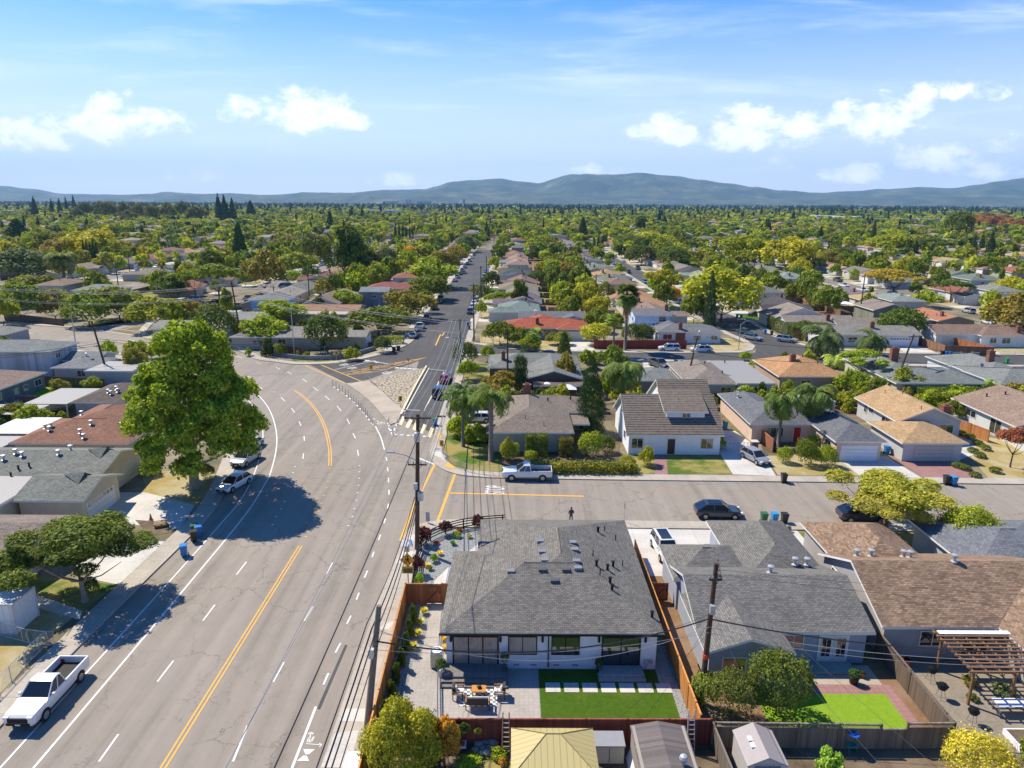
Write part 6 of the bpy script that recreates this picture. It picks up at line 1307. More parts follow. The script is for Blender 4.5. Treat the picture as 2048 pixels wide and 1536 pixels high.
pxpalm('queen_palm', 'feathery palm with a thick pale trunk beside the white pickup', 982, 922, 790, 100, 'feather', col=(.075, .11, .018), group='palm trees', rt=.26)
pxpalm('queen_palm', 'slimmer feathery palm behind the corner lawn', 931, 867, 782, 74, 'feather', col=QP, group='palm trees')
pxpalm('queen_palm', 'big drooping feathery palm next to the tall dark cypress', 1243, 858, 742, 104, 'feather', col=(.07, .105, .02), group='palm trees', nf=26, rt=.25, droop=1.1)
pxpalm('queen_palm', 'ragged palm with brown dead fronds before the peach house window', 1556, 893, 800, 96, 'feather', col=QP, skirt=True, group='palm trees', droop=1.1)
pxpalm('queen_palm', 'ragged palm with brown dead fronds before the peach garage', 1620, 875, 787, 104, 'feather', col=(.055, .085, .018), skirt=True, group='palm trees', droop=1.1)
pxpalm('fan_palm', 'tallest fan palm with a leaning trunk above the roofs', 1250, 700, 590, 64, 'fan', col=(.06, .095, .02), skirt=True, nf=44, group='palm trees', rt=.28)
pxpalm('fan_palm', 'shorter fan palm in front of the tallest one', 1226, 712, 640, 46, 'fan', col=(.15, .2, .03), nf=34, group='palm trees')
pxpalm('feather_palm', 'spreading palm on the dry verge by the long low taupe roof', 1643, 715, 672, 96, 'feather', col=(.055, .08, .022), group='palm trees')
pxpalm('feather_palm', 'dense palm on the dry verge before the white garage door', 1741, 712, 676, 76, 'feather', col=(.055, .08, .022), group='palm trees')
pxpalm('fan_palm', 'thin fan palm standing beyond the slate blue two-storey roof', 876, 530, 490, 24, 'fan', group='palm trees'); pxpalm('fan_palm', 'solitary fan palm right of the far end of the long street', 1062, 528, 492, 24, 'fan', col=(.14, .16, .05), skirt=True, group='palm trees')
pxpalm('date_palm', 'thick shaggy date palm among the left-hand yards', 131, 572, 520, 62, 'feather', col=(.1, .12, .03), skirt=True, nf=50, rt=.5, group='palm trees')
pxpalm('banana_palm', 'banana-like palm with broad leaves next to the date palm', 172, 582, 566, 34, 'feather', group='palm trees'); pxpalm('banana_palm', 'spiky light green palm behind the small grey roof', 1672, 735, 722, 60, 'feather', col=(.2, .26, .04), group='palm trees')
pxpalm('banana_palm', 'palm-like leaves rising over the wide grey house', 1972, 795, 770, 50, 'feather', col=(.13, .2, .03), group='palm trees'); pxpalm('queen_palm', 'low bright palm in front of the red-orange roof', 1072, 700, 668, 36, 'fan', col=(.14, .2, .03), group='palm trees')
CY = 'cypress tree'
pxtree('cypress_tree', 'tall pointed dark cypress between the taupe and striped roofs', CY, 1180, 862, 708, 68, 'cypress', 'k', 'hi', group='cypress trees')
pxtree('cypress_tree', 'stout clipped dark cypress behind the brick chimney', CY, 1041, 790, 707, 36, 'clipped', 'k', 'mid', group='cypress trees')
pxtree('cypress_tree', 'slim pointed cypress before the huge yellow-green tree', CY, 1418, 656, 540, 30, 'cypress', 'k', 'mid', group='cypress trees')
x, y = P(172, 531)
for i in range(5): tree('cypress_tree', '%s cypress from the left in the clump beside the date palm' % nth(i), CY, x + i * 1.6, y, height_px(172, 531, 478 + (i % 3) * 2), 2.6, 'cypress', 'k', 'low', group='cypress trees')
for i in range(7): pxtree('cypress_tree', '%s cypress from the left of the row of seven dark columns' % nth(i), CY, 388 + i * 4.4, 468, 446 + (i % 3), 5.5, 'cypress', 'k', 'low', group='cypress trees')
for i, (a, b, c_, w) in enumerate(sorted([(436, 468, 444, 9), (792, 485, 440, 6), (799, 485, 440, 6), (806, 484, 446, 6), (813, 483, 450, 6), (820, 482, 452, 6), (826, 481, 452, 6), (797, 530, 498, 13), (1494, 490, 462, 6), (1502, 490, 462, 6), (1901, 478, 452, 5), (1910, 478, 456, 5), (1918, 478, 454, 5), (1945, 512, 468, 16), (1960, 510, 464, 14), (1978, 515, 462, 22), (1639, 488, 452, 16), (1188, 500, 474, 10), (1196, 500, 472, 8), (1204, 500, 474, 8), (1745, 486, 440, 12)])):
 pxtree('cypress_tree', '%s dark cypress, counting rightwards through the middle distance' % nth(i), CY, a, b, c_, w, 'cypress', 'k', 'low', group='cypress trees')
CF = 'conifer'
for i, (a, b, c_, w) in enumerate(sorted([(72, 436, 393, 20), (106, 432, 398, 14), (122, 432, 397, 15), (135, 428, 393, 10), (150, 425, 390, 12), (440, 446, 387, 22), (452, 446, 389, 24), (467, 446, 395, 22), (378, 446, 420, 18), (503, 438, 400, 30), (482, 525, 443, 44), (661, 462, 418, 22), (1158, 430, 405, 8), (1190, 436, 414, 12), (1318, 450, 416, 12), (1328, 455, 430, 20), (1165, 480, 432, 30), (725, 440, 414, 14), (1012, 450, 424, 14), (1585, 448, 418, 12), (1660, 440, 416, 9), (1775, 448, 428, 11), (38, 485, 436, 70), (1535, 470, 436, 22)])):
 pxtree('conifer_tree', '%s tall dark conifer, counting rightwards along the far tree line' % nth(i), CF, a, b, c_, w, 'conifer', 'k', 'mid' if w > 25 else 'low', group='tall conifers')
TL = [(600 - 60, 690, 628, 92, 'round', 'b', 'feathery light green tree behind the curved low wall'), (655, 705, 622, 96, 'dense', 'd', 'dense dark round tree on the slip road corner'), (560, 650, 600, 84, 'round', 'b', 'pale green tree behind the grey street lamp'),
  (757, 668, 612, 112, 'round', 'g', 'wide green tree over the clipped hedge'), (820, 640, 580, 88, 'round', 'o', 'olive tree beside the white pickup on the long street'), (862, 600, 548, 80, 'round', 'g', 'green tree behind the olive one on the long street'), (862, 577, 514, 104, 'round', 'l', 'large lime green round tree left of the long street'),
  (766, 705, 672, 40, 'dense', 'd', 'small dark tree by the dark bins on the corner'), (890, 545, 500, 56, 'round', 'o', 'olive tree on the verge of the long street'), (935, 505, 470, 40, 'round', 's', 'grey-green tree near the far end of the long street'), (912, 528, 490, 40, 'round', 'o', 'dull olive tree before the grey-green one'),
  (318, 662, 592, 96, 'round', 'y', 'golden green tree by the far junction'), (375, 655, 600, 76, 'round', 'o', 'olive tree behind the towering one'), (436, 688, 606, 80, 'dense', 'd', 'dark tree beside the tall wooden pole'), (490, 672, 640, 50, 'round', 'g', 'small green tree behind the dark fence'),
  (240, 640, 572, 96, 'round', 'g', 'spreading tree over the parked cars at the far junction'), (180, 652, 582, 88, 'round', 'g', 'bushy green tree behind the long dark fence'), (112, 640, 578, 66, 'round', 'o', 'olive tree behind the long dark fence'), (45, 640, 560, 90, 'round', 'g', 'leafy tree at the left end of the dark fence'), (8, 655, 585, 60, 'round', 'b', 'bright tree cut by the left edge of the view'),
  (70, 595, 548, 90, 'round', 'g', 'rounded tree in front of the date palm'), (40, 570, 496, 100, 'round', 's', 'large grey-green tree left of the date palm'), (182, 520, 457, 88, 'round', 'y', 'large rounded yellow-green tree behind the cypress clump'), (95, 510, 462, 56, 'round', 'g', 'green tree left of the yellow-green dome'), (75, 500, 462, 46, 'round', 'b', 'bright low tree left of the green one'), (120, 520, 475, 60, 'round', 'o', 'dull olive tree behind the date palm crown'),
  (345, 600, 550, 66, 'round', 'd', 'dark tree before the white two-storey house'), (318, 578, 540, 70, 'round', 'g', 'green tree left of the white two-storey house'), (392, 600, 540, 76, 'umbrella', 'b', 'spreading tree over the little parking area'), (440, 610, 530, 90, 'umbrella', 'g', 'twin spreading tree with forked trunks'), (530, 585, 498, 84, 'round', 'o', 'wide tree standing before the blue two-storey house'), (590, 555, 505, 80, 'round', 'g', 'rounded tree behind the blue two-storey house'), (636, 545, 468, 62, 'dense', 'd', 'dark umbrella-like tree with a bare trunk'), (700, 560, 445, 84, 'tall', 'm', 'very tall dark green tree left of centre'), (722, 545, 478, 60, 'dense', 'm', 'tall rounded tree joined to the very tall one'), (575, 500, 470, 60, 'round', 'o', 'olive tree between the dark conifer and umbrella-like tree'),
  (640, 625, 590, 30, 'dense', 'd', 'small dark tree against the blue house'), (690, 618, 580, 60, 'round', 'b', 'bright bushes right of the blue house'), (740, 545, 500, 36, 'dense', 'd', 'dark dense tree beside the very tall one'), (765, 545, 505, 34, 'dense', 'd', 'green column-like tree before the golden one'), (822, 525, 492, 34, 'dense', 'a', 'golden brown round tree'), (850, 512, 485, 40, 'round', 'p', 'dull purple tree behind the golden brown one'),
  (1442, 642, 530, 146, 'round', (.17, .2, .016), 'huge yellow-green tree over the branch street'), (1040, 620, 556, 44, 'tall', 'm', 'narrow dark tree left of the grey gable roofs'), (1075, 568, 540, 44, 'dense', 'd', 'dark ball-shaped tree before the two-storey blue-grey house'), (1000, 610, 582, 52, 'round', 'b', 'bright tree in front of the green verge house'), (962, 592, 568, 36, 'round', 'g', 'green tree by the parked white car'), (1030, 625, 605, 44, 'round', 'r', 'reddish low tree beside the grey gable'), (1180, 602, 560, 40, 'dense', 'o', 'olive columnar tree by the twin poles'), (1210, 605, 562, 36, 'dense', 'g', 'green columnar tree by the twin poles'), (1192, 640, 590, 50, 'round', 'y', 'golden tree below the olive columns'), (1190, 665, 615, 50, 'round', 'g', 'green tree right of the pale blue gable'), (1190, 690, 645, 60, 'dense', 'y', 'yellow-green bushy tree beside the white garage door'),
  (1320, 612, 540, 62, 'umbrella', 'y', 'yellow-green street tree on the branch street'), (1346, 606, 572, 26, 'round', 'a', 'small orange street tree on the branch street'), (1255, 500, 468, 60, 'dense', 'd', 'dark tree over the narrow far street'), (1282, 530, 488, 62, 'dense', 'd', 'dark spreading tree by the dry verge'), (1345, 538, 490, 64, 'dense', 'd', 'dark tree before the orange distant roof'), (1300, 495, 462, 80, 'round', 'y', 'yellow-green tree behind the dark ones'), (1280, 466, 430, 28, 'tall', 'm', 'tall oval green tree on the skyline'), (1500, 535, 470, 100, 'round', 'y', 'left part of the broad yellow-green grove'), (1570, 540, 474, 110, 'round', 'y', 'right part of the broad yellow-green grove'), (1600, 555, 515, 40, 'round', 'y', 'light tree at the foot of the yellow-green grove'),
  (1785, 595, 540, 96, 'umbrella', (.24, .2, .025), 'amber-tinted spreading tree beside the pale street'), (1780, 512, 466, 74, 'round', 'y', 'lime rounded tree right of centre distance'), (1850, 515, 478, 74, 'umbrella', 'd', 'dark umbrella tree beside the lime one'), (1914, 476, 420, 52, 'dense', 'm', 'massive dark tree near the skyline'), (1680, 530, 495, 48, 'dense', 'd', 'dark tree above the white two-storey houses'), (1660, 540, 500, 44, 'round', 'o', 'olive tree left of the dark one'), (1965, 545, 512, 60, 'round', 'g', 'broad green tree before the tall cypresses'), (1900, 605, 560, 70, 'umbrella', 'm', 'large-leaved tree beside the pale mint garage'), (1850, 615, 580, 60, 'round', 'l', 'light green bushes under the large-leaved tree'), (2020, 600, 552, 70, 'round', 'y', 'bright tree above the drooping one'), (2035, 680, 585, 110, 'round', 'o', 'large drooping grey-green tree at the edge of the view'), (1800, 678, 612, 90, 'dense', 'm', 'dark leafy tree against the tall olive house'), (1605, 672, 640, 46, 'dense', 'd', 'dark clipped shrub tree by the leaning fence'),
  (930, 735, 681, 60, 'dense', 'd', 'dark ball-shaped tree around the wooden street pole'), (975, 722, 690, 28, 'round', 'b', 'little bright tree on the corner lawn'), (1000, 690, 640, 56, 'round', 'g', 'green tree before the red-orange roof'), (1040, 694, 655, 50, 'round', 'g', 'green shrub tree left of the low bright palm'), (1060, 702, 672, 52, 'round', 'b', 'bright shrub tree below the low bright palm'), (1115, 690, 664, 46, 'round', 'g', 'shrub tree before the red-roofed garage'), (1128, 712, 662, 34, 'conifer', 'm', 'ragged dark spruce beside the concrete drive'), (1130, 775, 705, 52, 'round', 'o', 'olive tree in front of the dark spruce'), (1222, 745, 690, 62, 'round', 'g', 'wide green tree beneath the fan palms'), (1265, 690, 645, 46, 'dense', 'd', 'dark shrub tree by the balcony house'), (1285, 682, 646, 46, 'dense', 'm', 'green shrub tree against the balcony posts'),
  (935, 760, 720, 46, 'round', 'b', 'fresh green tree beside the parked off-roader'), (1002, 790, 742, 80, 'round', 'o', 'thin grey-green tree behind the palm crowns'), (1290, 850, 800, 56, 'dense', 'o', 'olive hedge-like tree left of the striped roof'), (1325, 785, 760, 50, 'dense', 'y', 'yellow shrub tree behind the striped roof'), (1440, 792, 755, 36, 'round', 'g', 'green tree right of the striped roof'), (1490, 722, 703, 26, 'round', 'b', 'small round bright street tree'), (1512, 737, 718, 32, 'round', 'b', 'second small round tree beside the flat white roof'), (1722, 765, 700, 100, 'umbrella', 'b', 'layered bright green tree behind the orange roof'), (1705, 790, 742, 70, 'round', 'b', 'bright round tree beside the small white shed'), (1745, 800, 752, 40, 'round', 'g', 'leafy green tree near the small white shed'), (1805, 790, 735, 76, 'round', 'g', 'green tree at the foot of the leaning pole'), (1870, 820, 778, 70, 'round', 'b', 'bright shrub tree beside the grey-green house'), (1900, 838, 800, 50, 'round', 'g', 'green shrub tree beside the tan roof chimney'), (1990, 805, 770, 90, 'round', 'b', 'bright bushes below the wide grey house'), (2020, 935, 858, 80, 'umbrella', 'r', 'small tree with rusty red leaves on the dry lawn'),
  (270, 750, 695, 50, 'round', 'o', 'olive tree left of the towering tree'), (120, 792, 758, 38, 'round', 'o', 'small round tree on the green lawn'), (185, 780, 752, 44, 'round', 'b', 'bright bush behind the board fence'), (90, 735, 690, 50, 'round', 'o', 'bushes by the far road edge'), (30, 850, 805, 70, 'round', 'g', 'dark bushes left of the red-brown roofs'), (60, 850, 815, 50, 'round', 'b', 'bright bush between the sheds'), (5, 860, 822, 50, 'round', 'd', 'dark shrub tree at the edge left of the awning'), (12, 694, 672, 26, 'round', 'b', 'bright shrub tree behind the clapboard house'), (185, 905, 885, 56, 'dense', 'y', 'yellow shrub tree before the cream wall')]
for a in TL:
 px, pb, pt, w, kd, co, lb = a
 w *= 1.28 if pb < 700 else 1.1; pt -= (pb - pt) * .05
 pxtree('spruce_tree' if kd == 'conifer' else 'broadleaf_tree', lb, 'conifer' if kd == 'conifer' else 'tree', px, pb, pt, w, kd, co, 'mid', z_low=.08 if kd in ('round', 'dense') else .3 if kd == 'umbrella' else None, group='trees of the suburb')
NT = len(TL) + 17
for px, pb, pt, w, co, lb in [(1180, 914, 862, 66, 'b', 'bright round bush on a bare stem beside the clipped hedges'), (1212, 905, 868, 46, 'm', 'dark bush behind the bright round one'), (1293, 885, 858, 44, 'y', 'yellow-green rounded shrub left of the brick path'), (1350, 900, 864, 50, 'o', 'twiggy golden shrub before the white front wall'), (1293, 930, 890, 40, 'y', 'bright small tree-like shrub on the lawn corner'), (1435, 898, 868, 40, 'y', 'yellow shrub at the corner by the driveway gate'), (1126, 910, 880, 24, 'b', 'narrow light bush next to the clipped hedge'), (1062, 922, 898, 36, 'b', 'low pale bush on the bare bed'), (1020, 920, 872, 48, 'y', 'thin yellow shrub before the taupe house wall'), (975, 884, 858, 26, 'o', 'round topiary shrub at the lawn edge'), (1255, 935, 908, 34, 'y', 'small orange-tipped bush by the pavement'),
        (1568, 925, 890, 40, 'b', 'small bush beside the peach house lawn'), (1610, 930, 872, 52, 'g', 'rounded green bush before the peach garage'), (1650, 932, 885, 56, 'b', 'leafy bush at the garage corner'), (1625, 905, 868, 40, 'b', 'tall bush under the second ragged palm'), (1330, 945, 925, 0, 'g', ''), (300, 950, 920, 50, 'b', 'light green bush at the foot of the driveway steps'), (417, 955, 925, 34, 'm', 'dark round bush beside the towering trunk'), (185, 1195, 1148, 36, 'd', 'dark round bush behind the magnolia trunk'), (1758, 1075, 1058, 22, 'b', 'little shrub at the foot of the arching tree'), (1577, 1063, 1051, 12, 'd', 'small round shrub behind the kerbside bins'), (400, 688, 668, 50, 'd', 'dark shrub by the junction kerb'), (985, 640, 630, 30, 'g', 'low shrub on the yellow verge')]:
 if not w: continue
 x, y = P(px, pb); bush('bush', lb, x, y, w / FPX * math.hypot(y, CH), height_px(px, pb, pt), co, 'round' if co in 'yo' else 'dense', group='garden bushes')
x, y = P(1073, 914); hedge('clipped_hedge', 'tall box-clipped dark hedge block against the taupe house wall', x - 1.3, y - .6, x + 1.3, y + .8, 2.9, 'm')
x, y = P(1132, 912); hedge('clipped_hedge', 'narrower clipped hedge block with rusty top at the taupe house corner', x - .8, y - .6, x + .8, y + .6, 2.4, (.09, .085, .02))
a, b = P(1070, 948), P(1270, 950); hedge('flowering_hedge', 'long low red-tipped hedge along the side street pavement', a[0], a[1] - .1, b[0], b[1] + 1.3, 1.05, (.13, .14, .025), size=.2, rough=.22)
a, b = P(770, 688), P(811, 682); hedge('clipped_hedge', 'neatly clipped bright green hedge beside the corner drive', a[0], a[1] - .5, b[0], a[1] + 1.2, 1.7, (.17, .2, .02))
a, b = P(1585, 680), P(1600, 655); hedge('clipped_hedge', 'dark clipped hedge at the branch street corner', a[0], a[1], b[0] + 2, b[1], 3, 'd')
a, b = P(1840, 805), P(1960, 800); hedge('clipped_hedge', 'long dark hedge behind the patio house', a[0], a[1], b[0], a[1] + 2, 2.2, 'm')
for i, (px, py) in enumerate(sorted([(1925, 945), (1905, 930), (1890, 925), (1935, 905), (1920, 895), (1945, 890), (1930, 880), (1915, 868), (1965, 935), (1895, 860)], key=lambda q: -q[1])):
 x, y = P(px + 25, py + 10); bush('low_shrub', '%s low shrub along the curved path, from the pavement' % nth(i), x, y, 1.8, .8, 'm', 'dense', 'low', group='low shrubs along the curved path')
rsx = random.Random(44); yb_ = []
for (ax, ay, bx, by, n_) in [(-10, 104.8, 13, 111, 16), (28, 103.5, 60, 110, 50), (62.5, 103, 100, 111.5, 60), (13, 99, 20, 122, 16), (44, 110, 63, 117, 14), (-9, 134, 26, 139, 10), (-2, 139, 20, 141, 0), (18, 60, 60, 63.5, 8), (-70, 93, -60, 98, 8), (-84, 134, -70, 150, 12), (-60, 140, -30, 150, 8), (20, 176, 30, 192, 8), (50, 130, 62, 136, 8), (-64, 166, -28, 188, 26), (-64, 200, -28, 262, 34), (-80, 184, -62, 196, 12), (-8, 84, -4.5, 100, 5)]:
 for _ in range(n_):
  x, y = rsx.uniform(ax, bx), rsx.uniform(ay, by)
  if not free(x, y, .6): continue
  w = rsx.uniform(1.6, 4.4); co = rsx.choice('gbbdmyyol'); yb_.append(bush('bush', 'x', x, y, w, w * rsx.uniform(.7, 1.15), co, rsx.choice(['dense', 'round', 'tall']), 'low', group='leafy bushes of the inner yards'))
yb_.sort(key=lambda o: proj(*o.location)[0])
for k, o in enumerate(yb_): o['label'] = '%s leafy bush of the inner yards, counting from the left' % nth(k)
for i in range(7):
 y = 37.2 + i * 1.75; bush('fence_shrub', '%s leafy shrub inside the street fence, from the patio end' % nth(i), -7.75 + .04 * i, y, 1.1, 1.7, 'm', 'tall', 'mid', cat='shrub', group='shrubs inside the street fence')
def tuft(name, label, x, y, r, h, col, n=160, cat='grass tuft', group=None, wid=.02):
 rs = np.random.default_rng(int(abs(x * 100) + y)); V = []
 for _ in range(n):
  a = rs.uniform(0, 6.28); k = rs.uniform(.2, 1) * r; b = Vector((math.cos(a) * .06, math.sin(a) * .06, 0)); e = Vector((math.cos(a) * k, math.sin(a) * k, h * rs.uniform(.6, 1) * (1.15 - .4 * k / r))); m_ = b.lerp(e, .55) + Vector((0, 0, h * .15)); s = Vector((-math.sin(a), math.cos(a), 0)) * wid
  V += [b - s, b + s, m_ + s, m_ - s, m_ - s, m_ + s, e + s * .2, e - s * .2]
 o = bpy.data.objects.new(name, quads_mesh(name, np.array([tuple(q) for q in V]), rs.random(len(V) // 4), MAT['palm_leaf'])); C.objects.link(o); o.location = (x, y, .02); return tag(o, label, cat, group, color=col)
for i, (px, py) in enumerate([(848, 1228), (841, 1250), (836, 1272), (827, 1298)]): x, y = P(px, py); tuft('grass_tuft', '%s yellow grass tuft in the gravel strip, from the gate' % nth(i), x, y, .42, .6, (.4, .38, .08), group='ornamental grass tufts', wid=.03)
for i, (px, py) in enumerate([(889, 1282), (890, 1302)]): x, y = P(px, py); tuft('grass_tuft', '%s golden tuft at the corner of the white house' % nth(i), x, y, .35, .5, (.45, .36, .05), group='ornamental grass tufts', wid=.03)
for i, (px, py, co, nm) in enumerate([(939, 1076, (.3, .33, .1), 'pale'), (906, 1090, (.1, .2, .04), 'green'), (860, 1140, (.14, .16, .06), 'olive'), (880, 1110, (.5, .42, .08), 'yellow'), (853, 1134, (.5, .42, .1), 'gold')]): x, y = P(px, py); tuft('grass_tuft', '%s spiky tuft in the corner gravel bed' % nm, x, y, .4, .45, co, 120, group='ornamental grass tufts', wid=.03)
for px, py, co, w, h_, lb in [(914, 1075, (.2, .28, .03), 20, .7, 'lime leafy plant in the gravel bed by the curved rail fence'), (868, 1124, (.16, .26, .03), 20, .9, 'fresh green plant beside the pale path'), (838, 1172, (.17, .27, .03), 26, 1.3, 'light green shrub against the wooden gate fence'), (873, 1088, (.3, .08, .02), 14, .4, 'orange plant behind the curved rail fence'), (919, 1062, (.3, .08, .02), 14, .4, 'second orange plant nearer the far end of the rail fence'), (890, 1185, (.1, .12, .03), 12, .5, 'dim plant by the gate foot')]:
 x, y = P(px, py); bush('garden_plant', lb, x, y, w / FPX * y * 1.1, h_, co, 'round', 'low', cat='plant', group='plants in the corner bed')
for px, py, h_, w, lb in [(835, 1150, 1.9, 32, 'purple-leaved shrub by the pole foot'), (850, 1090, 2.0, 36, 'purple-leaved shrub overhanging the rail fence bend'), (892, 1070, 1.6, 30, 'thin purple shrub along the rail fence'), (955, 1062, 1.9, 28, 'reddish purple shrub near the far end of the rail fence'), (1006, 1056, .9, 14, 'tiny dark shrub at the last fence post')]:
 x, y = P(px, py); tree('maple_shrub', lb, 'shrub', x, y, h_, w / FPX * y * 1.1, 'round', 'p', 'low', z_low=.15, group='purple shrubs')
# ---------------------------------------------------------------- trees of the procedural lots
tone = {'g': 'green', 'b': 'bright green', 'd': 'dark green', 'y': 'yellow-green', 'o': 'olive', 'r': 'rusty', 'a': 'amber', 'm': 'deep green', 's': 'grey-green', 'k': 'blackish green', 'l': 'lime green'}
def near_px_tree(x, y): return False
slots = []
for gx, sg, x, y, k in near_lots + far_lots[:260]:
 rs = random.Random(int(x * 5 + y * 11));
 for where, xx, p_ in (('front yard', gx + sg * rs.uniform(8, 11.5), .7), ('back yard', gx + sg * rs.uniform(30, 36.5), .95), ('back yard', gx + sg * rs.uniform(30, 37.5), .7), ('back yard', gx + sg * rs.uniform(31, 37.5), .45)):
  if rs.random() < p_: slots.append((xx, y + rs.uniform(-7.5, 7.5), where, lotname.get((gx, sg, y)), rs.random()))
manual = [o.location.copy() for o in bpy.data.objects if o.type == 'EMPTY' and o.get('category') in ('tree', 'conifer', 'palm tree', CY)]
slots = [s for s in slots if free(s[0], s[1], 1.5) and not (-25 < s[0] < -11) and all((m_.x - s[0]) ** 2 + (m_.y - s[1]) ** 2 > 45 for m_ in manual)]
slots.sort(key=lambda s: s[0] ** 2 + s[1] ** 2)
indiv = [s for s in slots if s[3]][:300 - NT]; rest = [s for s in slots if s not in set(indiv)]
dup_ = {}
for x, y, where, ln, rv in indiv:
 rs = random.Random(int(x * 9 + y)); co = rs.choice('gggggbbbbbddyyoommsl'); kd = rs.choice(['round', 'round', 'dense', 'dense', 'dense', 'tall']); h_ = rs.uniform(5.5, 10.5) * (1.25 if rs.random() < .15 else 1) * (.8 if where[0] == 'f' else 1)
 lb = '%s %s tree %s the %s' % ('small' if h_ < 6 else 'medium' if h_ < 8 else 'tall', tone[co], 'before' if where[0] == 'f' else 'behind', ln)
 tree('broadleaf_tree', lb, 'tree', x, y, h_, h_ * rs.uniform(.75, 1.15) * (.7 if kd == 'tall' else 1), kd, co, 'low', z_low=.1, group='trees of the suburb')
# ---------------------------------------------------------------- the far-off wood of crowns: merged meshes
def tile(name, label, items, kinds, n, size, col, mat='leaves', shape='round'):
 """items: (x, y, w, h)"""
 rs = np.random.default_rng(len(items)); tm = []
 for s_ in range(5):
  r2 = np.random.default_rng(s_ + 40)
  if shape == 'conifer':
   lo = [(.0, 0, z, (1 - z) ** .7 * .55 + .05) for z in np.linspace(.06, .96, 9)]; v, lf = leaf_arrays(r2, lo, n, size, jitter=.5, squash=.3)
  else: v, lf = leaf_arrays(r2, lobes_for(r2, 'round' if s_ % 2 else 'dense', 5), n, size, jitter=.45, squash=.85)
  tm.append((v, lf))
 V, Lf = [], []
 for i, (x, y, w, h_) in enumerate(items):
  v, lf = tm[i % 5]; a = rs.uniform(0, 6.28); c_, s_ = math.cos(a), math.sin(a); q = np.empty_like(v); q[:, 0] = (v[:, 0] * c_ - v[:, 1] * s_) * w / 2 + x; q[:, 1] = (v[:, 0] * s_ + v[:, 1] * c_) * w / 2 + y; q[:, 2] = v[:, 2] * h_ * .95; V.append(q); Lf.append(np.clip(lf * .6 + rs.random() * .55 - .08, 0, 1))
 o = bpy.data.objects.new(name, quads_mesh(name, np.concatenate(V), np.concatenate(Lf), MAT[mat])); C.objects.link(o); return tag(o, label, 'trees', kind='stuff', color=col)
rs = np.random.default_rng(99); groups = {k: [] for k in 'gdyoc'}
def far_free(x, y):
 if y < 1450 and any(abs(x - gx) < (7 if y < 620 else 4.2) for gx in GX if y < 490 or gx not in (-18, 58)): return False
 return True
def scatter(y0, y1, area, wmin, wmax, hmin, hmax, conif):
 n = int(.75 * (y1 ** 2 - y0 ** 2) / area)
 for _ in range(n):
  y = math.sqrt(rs.uniform(y0 ** 2, y1 ** 2)); x = rs.uniform(-.79, .79) * y
  if not far_free(x, y): continue
  dn = math.sin(x * .013 + 2) * math.sin(y * .009 + 1) + rs.normal() * .5
  w = rs.uniform(wmin, wmax); h_ = rs.uniform(hmin, hmax)
  if rs.random() < conif + (.05 if dn > .8 else 0): groups['c'].append((x, y, w * .5, h_ * rs.uniform(1.25, 2.0)))
  else: groups[('g', 'd', 'y', 'o')[int((dn + 1.2) * 1.7 + rs.uniform(0, 1.3)) % 4]].append((x, y, w, h_))
for x, y, where, ln, rv in rest:
 h_ = 5.5 + rv * 5; groups['gdyo'[int(rv * 97) % 4]].append((x, y, h_, h_))
scatter(300, 620, 600, 7, 12, 5, 9, .015); scatter(620, 1000, 260, 9, 16, 6, 11, .02)
N1 = {k: list(v) for k, v in groups.items()}
for k in groups: groups[k] = []
scatter(1000, 1500, 480, 11, 20, 7, 12, .03); scatter(1500, 2600, 950, 15, 28, 8, 14, .16)
N2 = {k: list(v) for k, v in groups.items()}
for k in groups: groups[k] = []
scatter(2600, 4200, 2800, 22, 44, 9, 14, .45); scatter(4200, 9000, 12000, 45, 90, 10, 15, .55)
CG = {'g': (.11, .15, .018), 'd': (.062, .095, .02), 'y': (.18, .21, .02), 'o': (.135, .14, .025), 'c': (.024, .042, .02)}
nm = {'g': 'green', 'd': 'dark green', 'y': 'yellow-green', 'o': 'olive brown', 'c': 'blackish conifer'}
for k in groups:
 sh = 'conifer' if k == 'c' else 'round'; mt = 'needles' if k == 'c' else 'leaves'
 for items, n, size, ds in ((N1[k], 150, .32, 'middle-distance'), (N2[k], 60, .55, 'distant'), (groups[k], 34, .75, 'horizon')):
  if items: tile('distant_trees', 'mass of %s crowns filling the %s part of the valley floor' % (nm[k], ds), items, None, n, size, CG[k], mt, sh)
for i, (px, pb, pt, w) in enumerate(sorted([(172, 440, 402, 34), (205, 440, 400, 28), (222, 442, 400, 34), (250, 440, 402, 34), (285, 442, 404, 40), (305, 446, 408, 36), (335, 442, 402, 44), (366, 440, 400, 34), (390, 446, 410, 40), (405, 444, 412, 34), (262, 446, 418, 40), (155, 442, 412, 30)])):
 pxtree('eucalyptus_tree', '%s tall grey-olive tree of the belt on the left skyline, counting rightwards' % nth(i), 'tree', px, pb, pt, w, 'round', (.085, .095, .03), 'mid', z_low=.1, group='tall grey-olive trees of the skyline belt')
for i, (px, pb, pt, w) in enumerate(sorted([(1955, 455, 428, 40), (1985, 458, 430, 44), (2015, 460, 434, 44), (2042, 462, 436, 40), (1970, 440, 424, 40), (2005, 445, 426, 40)])):
 pxtree('rusty_tree', '%s rust-brown tree of the belt near the hills, counting rightwards' % nth(i), 'tree', px, pb, pt, w, 'round', (.17, .09, .035), 'mid', z_low=.1, group='rust-brown trees of the far belt')
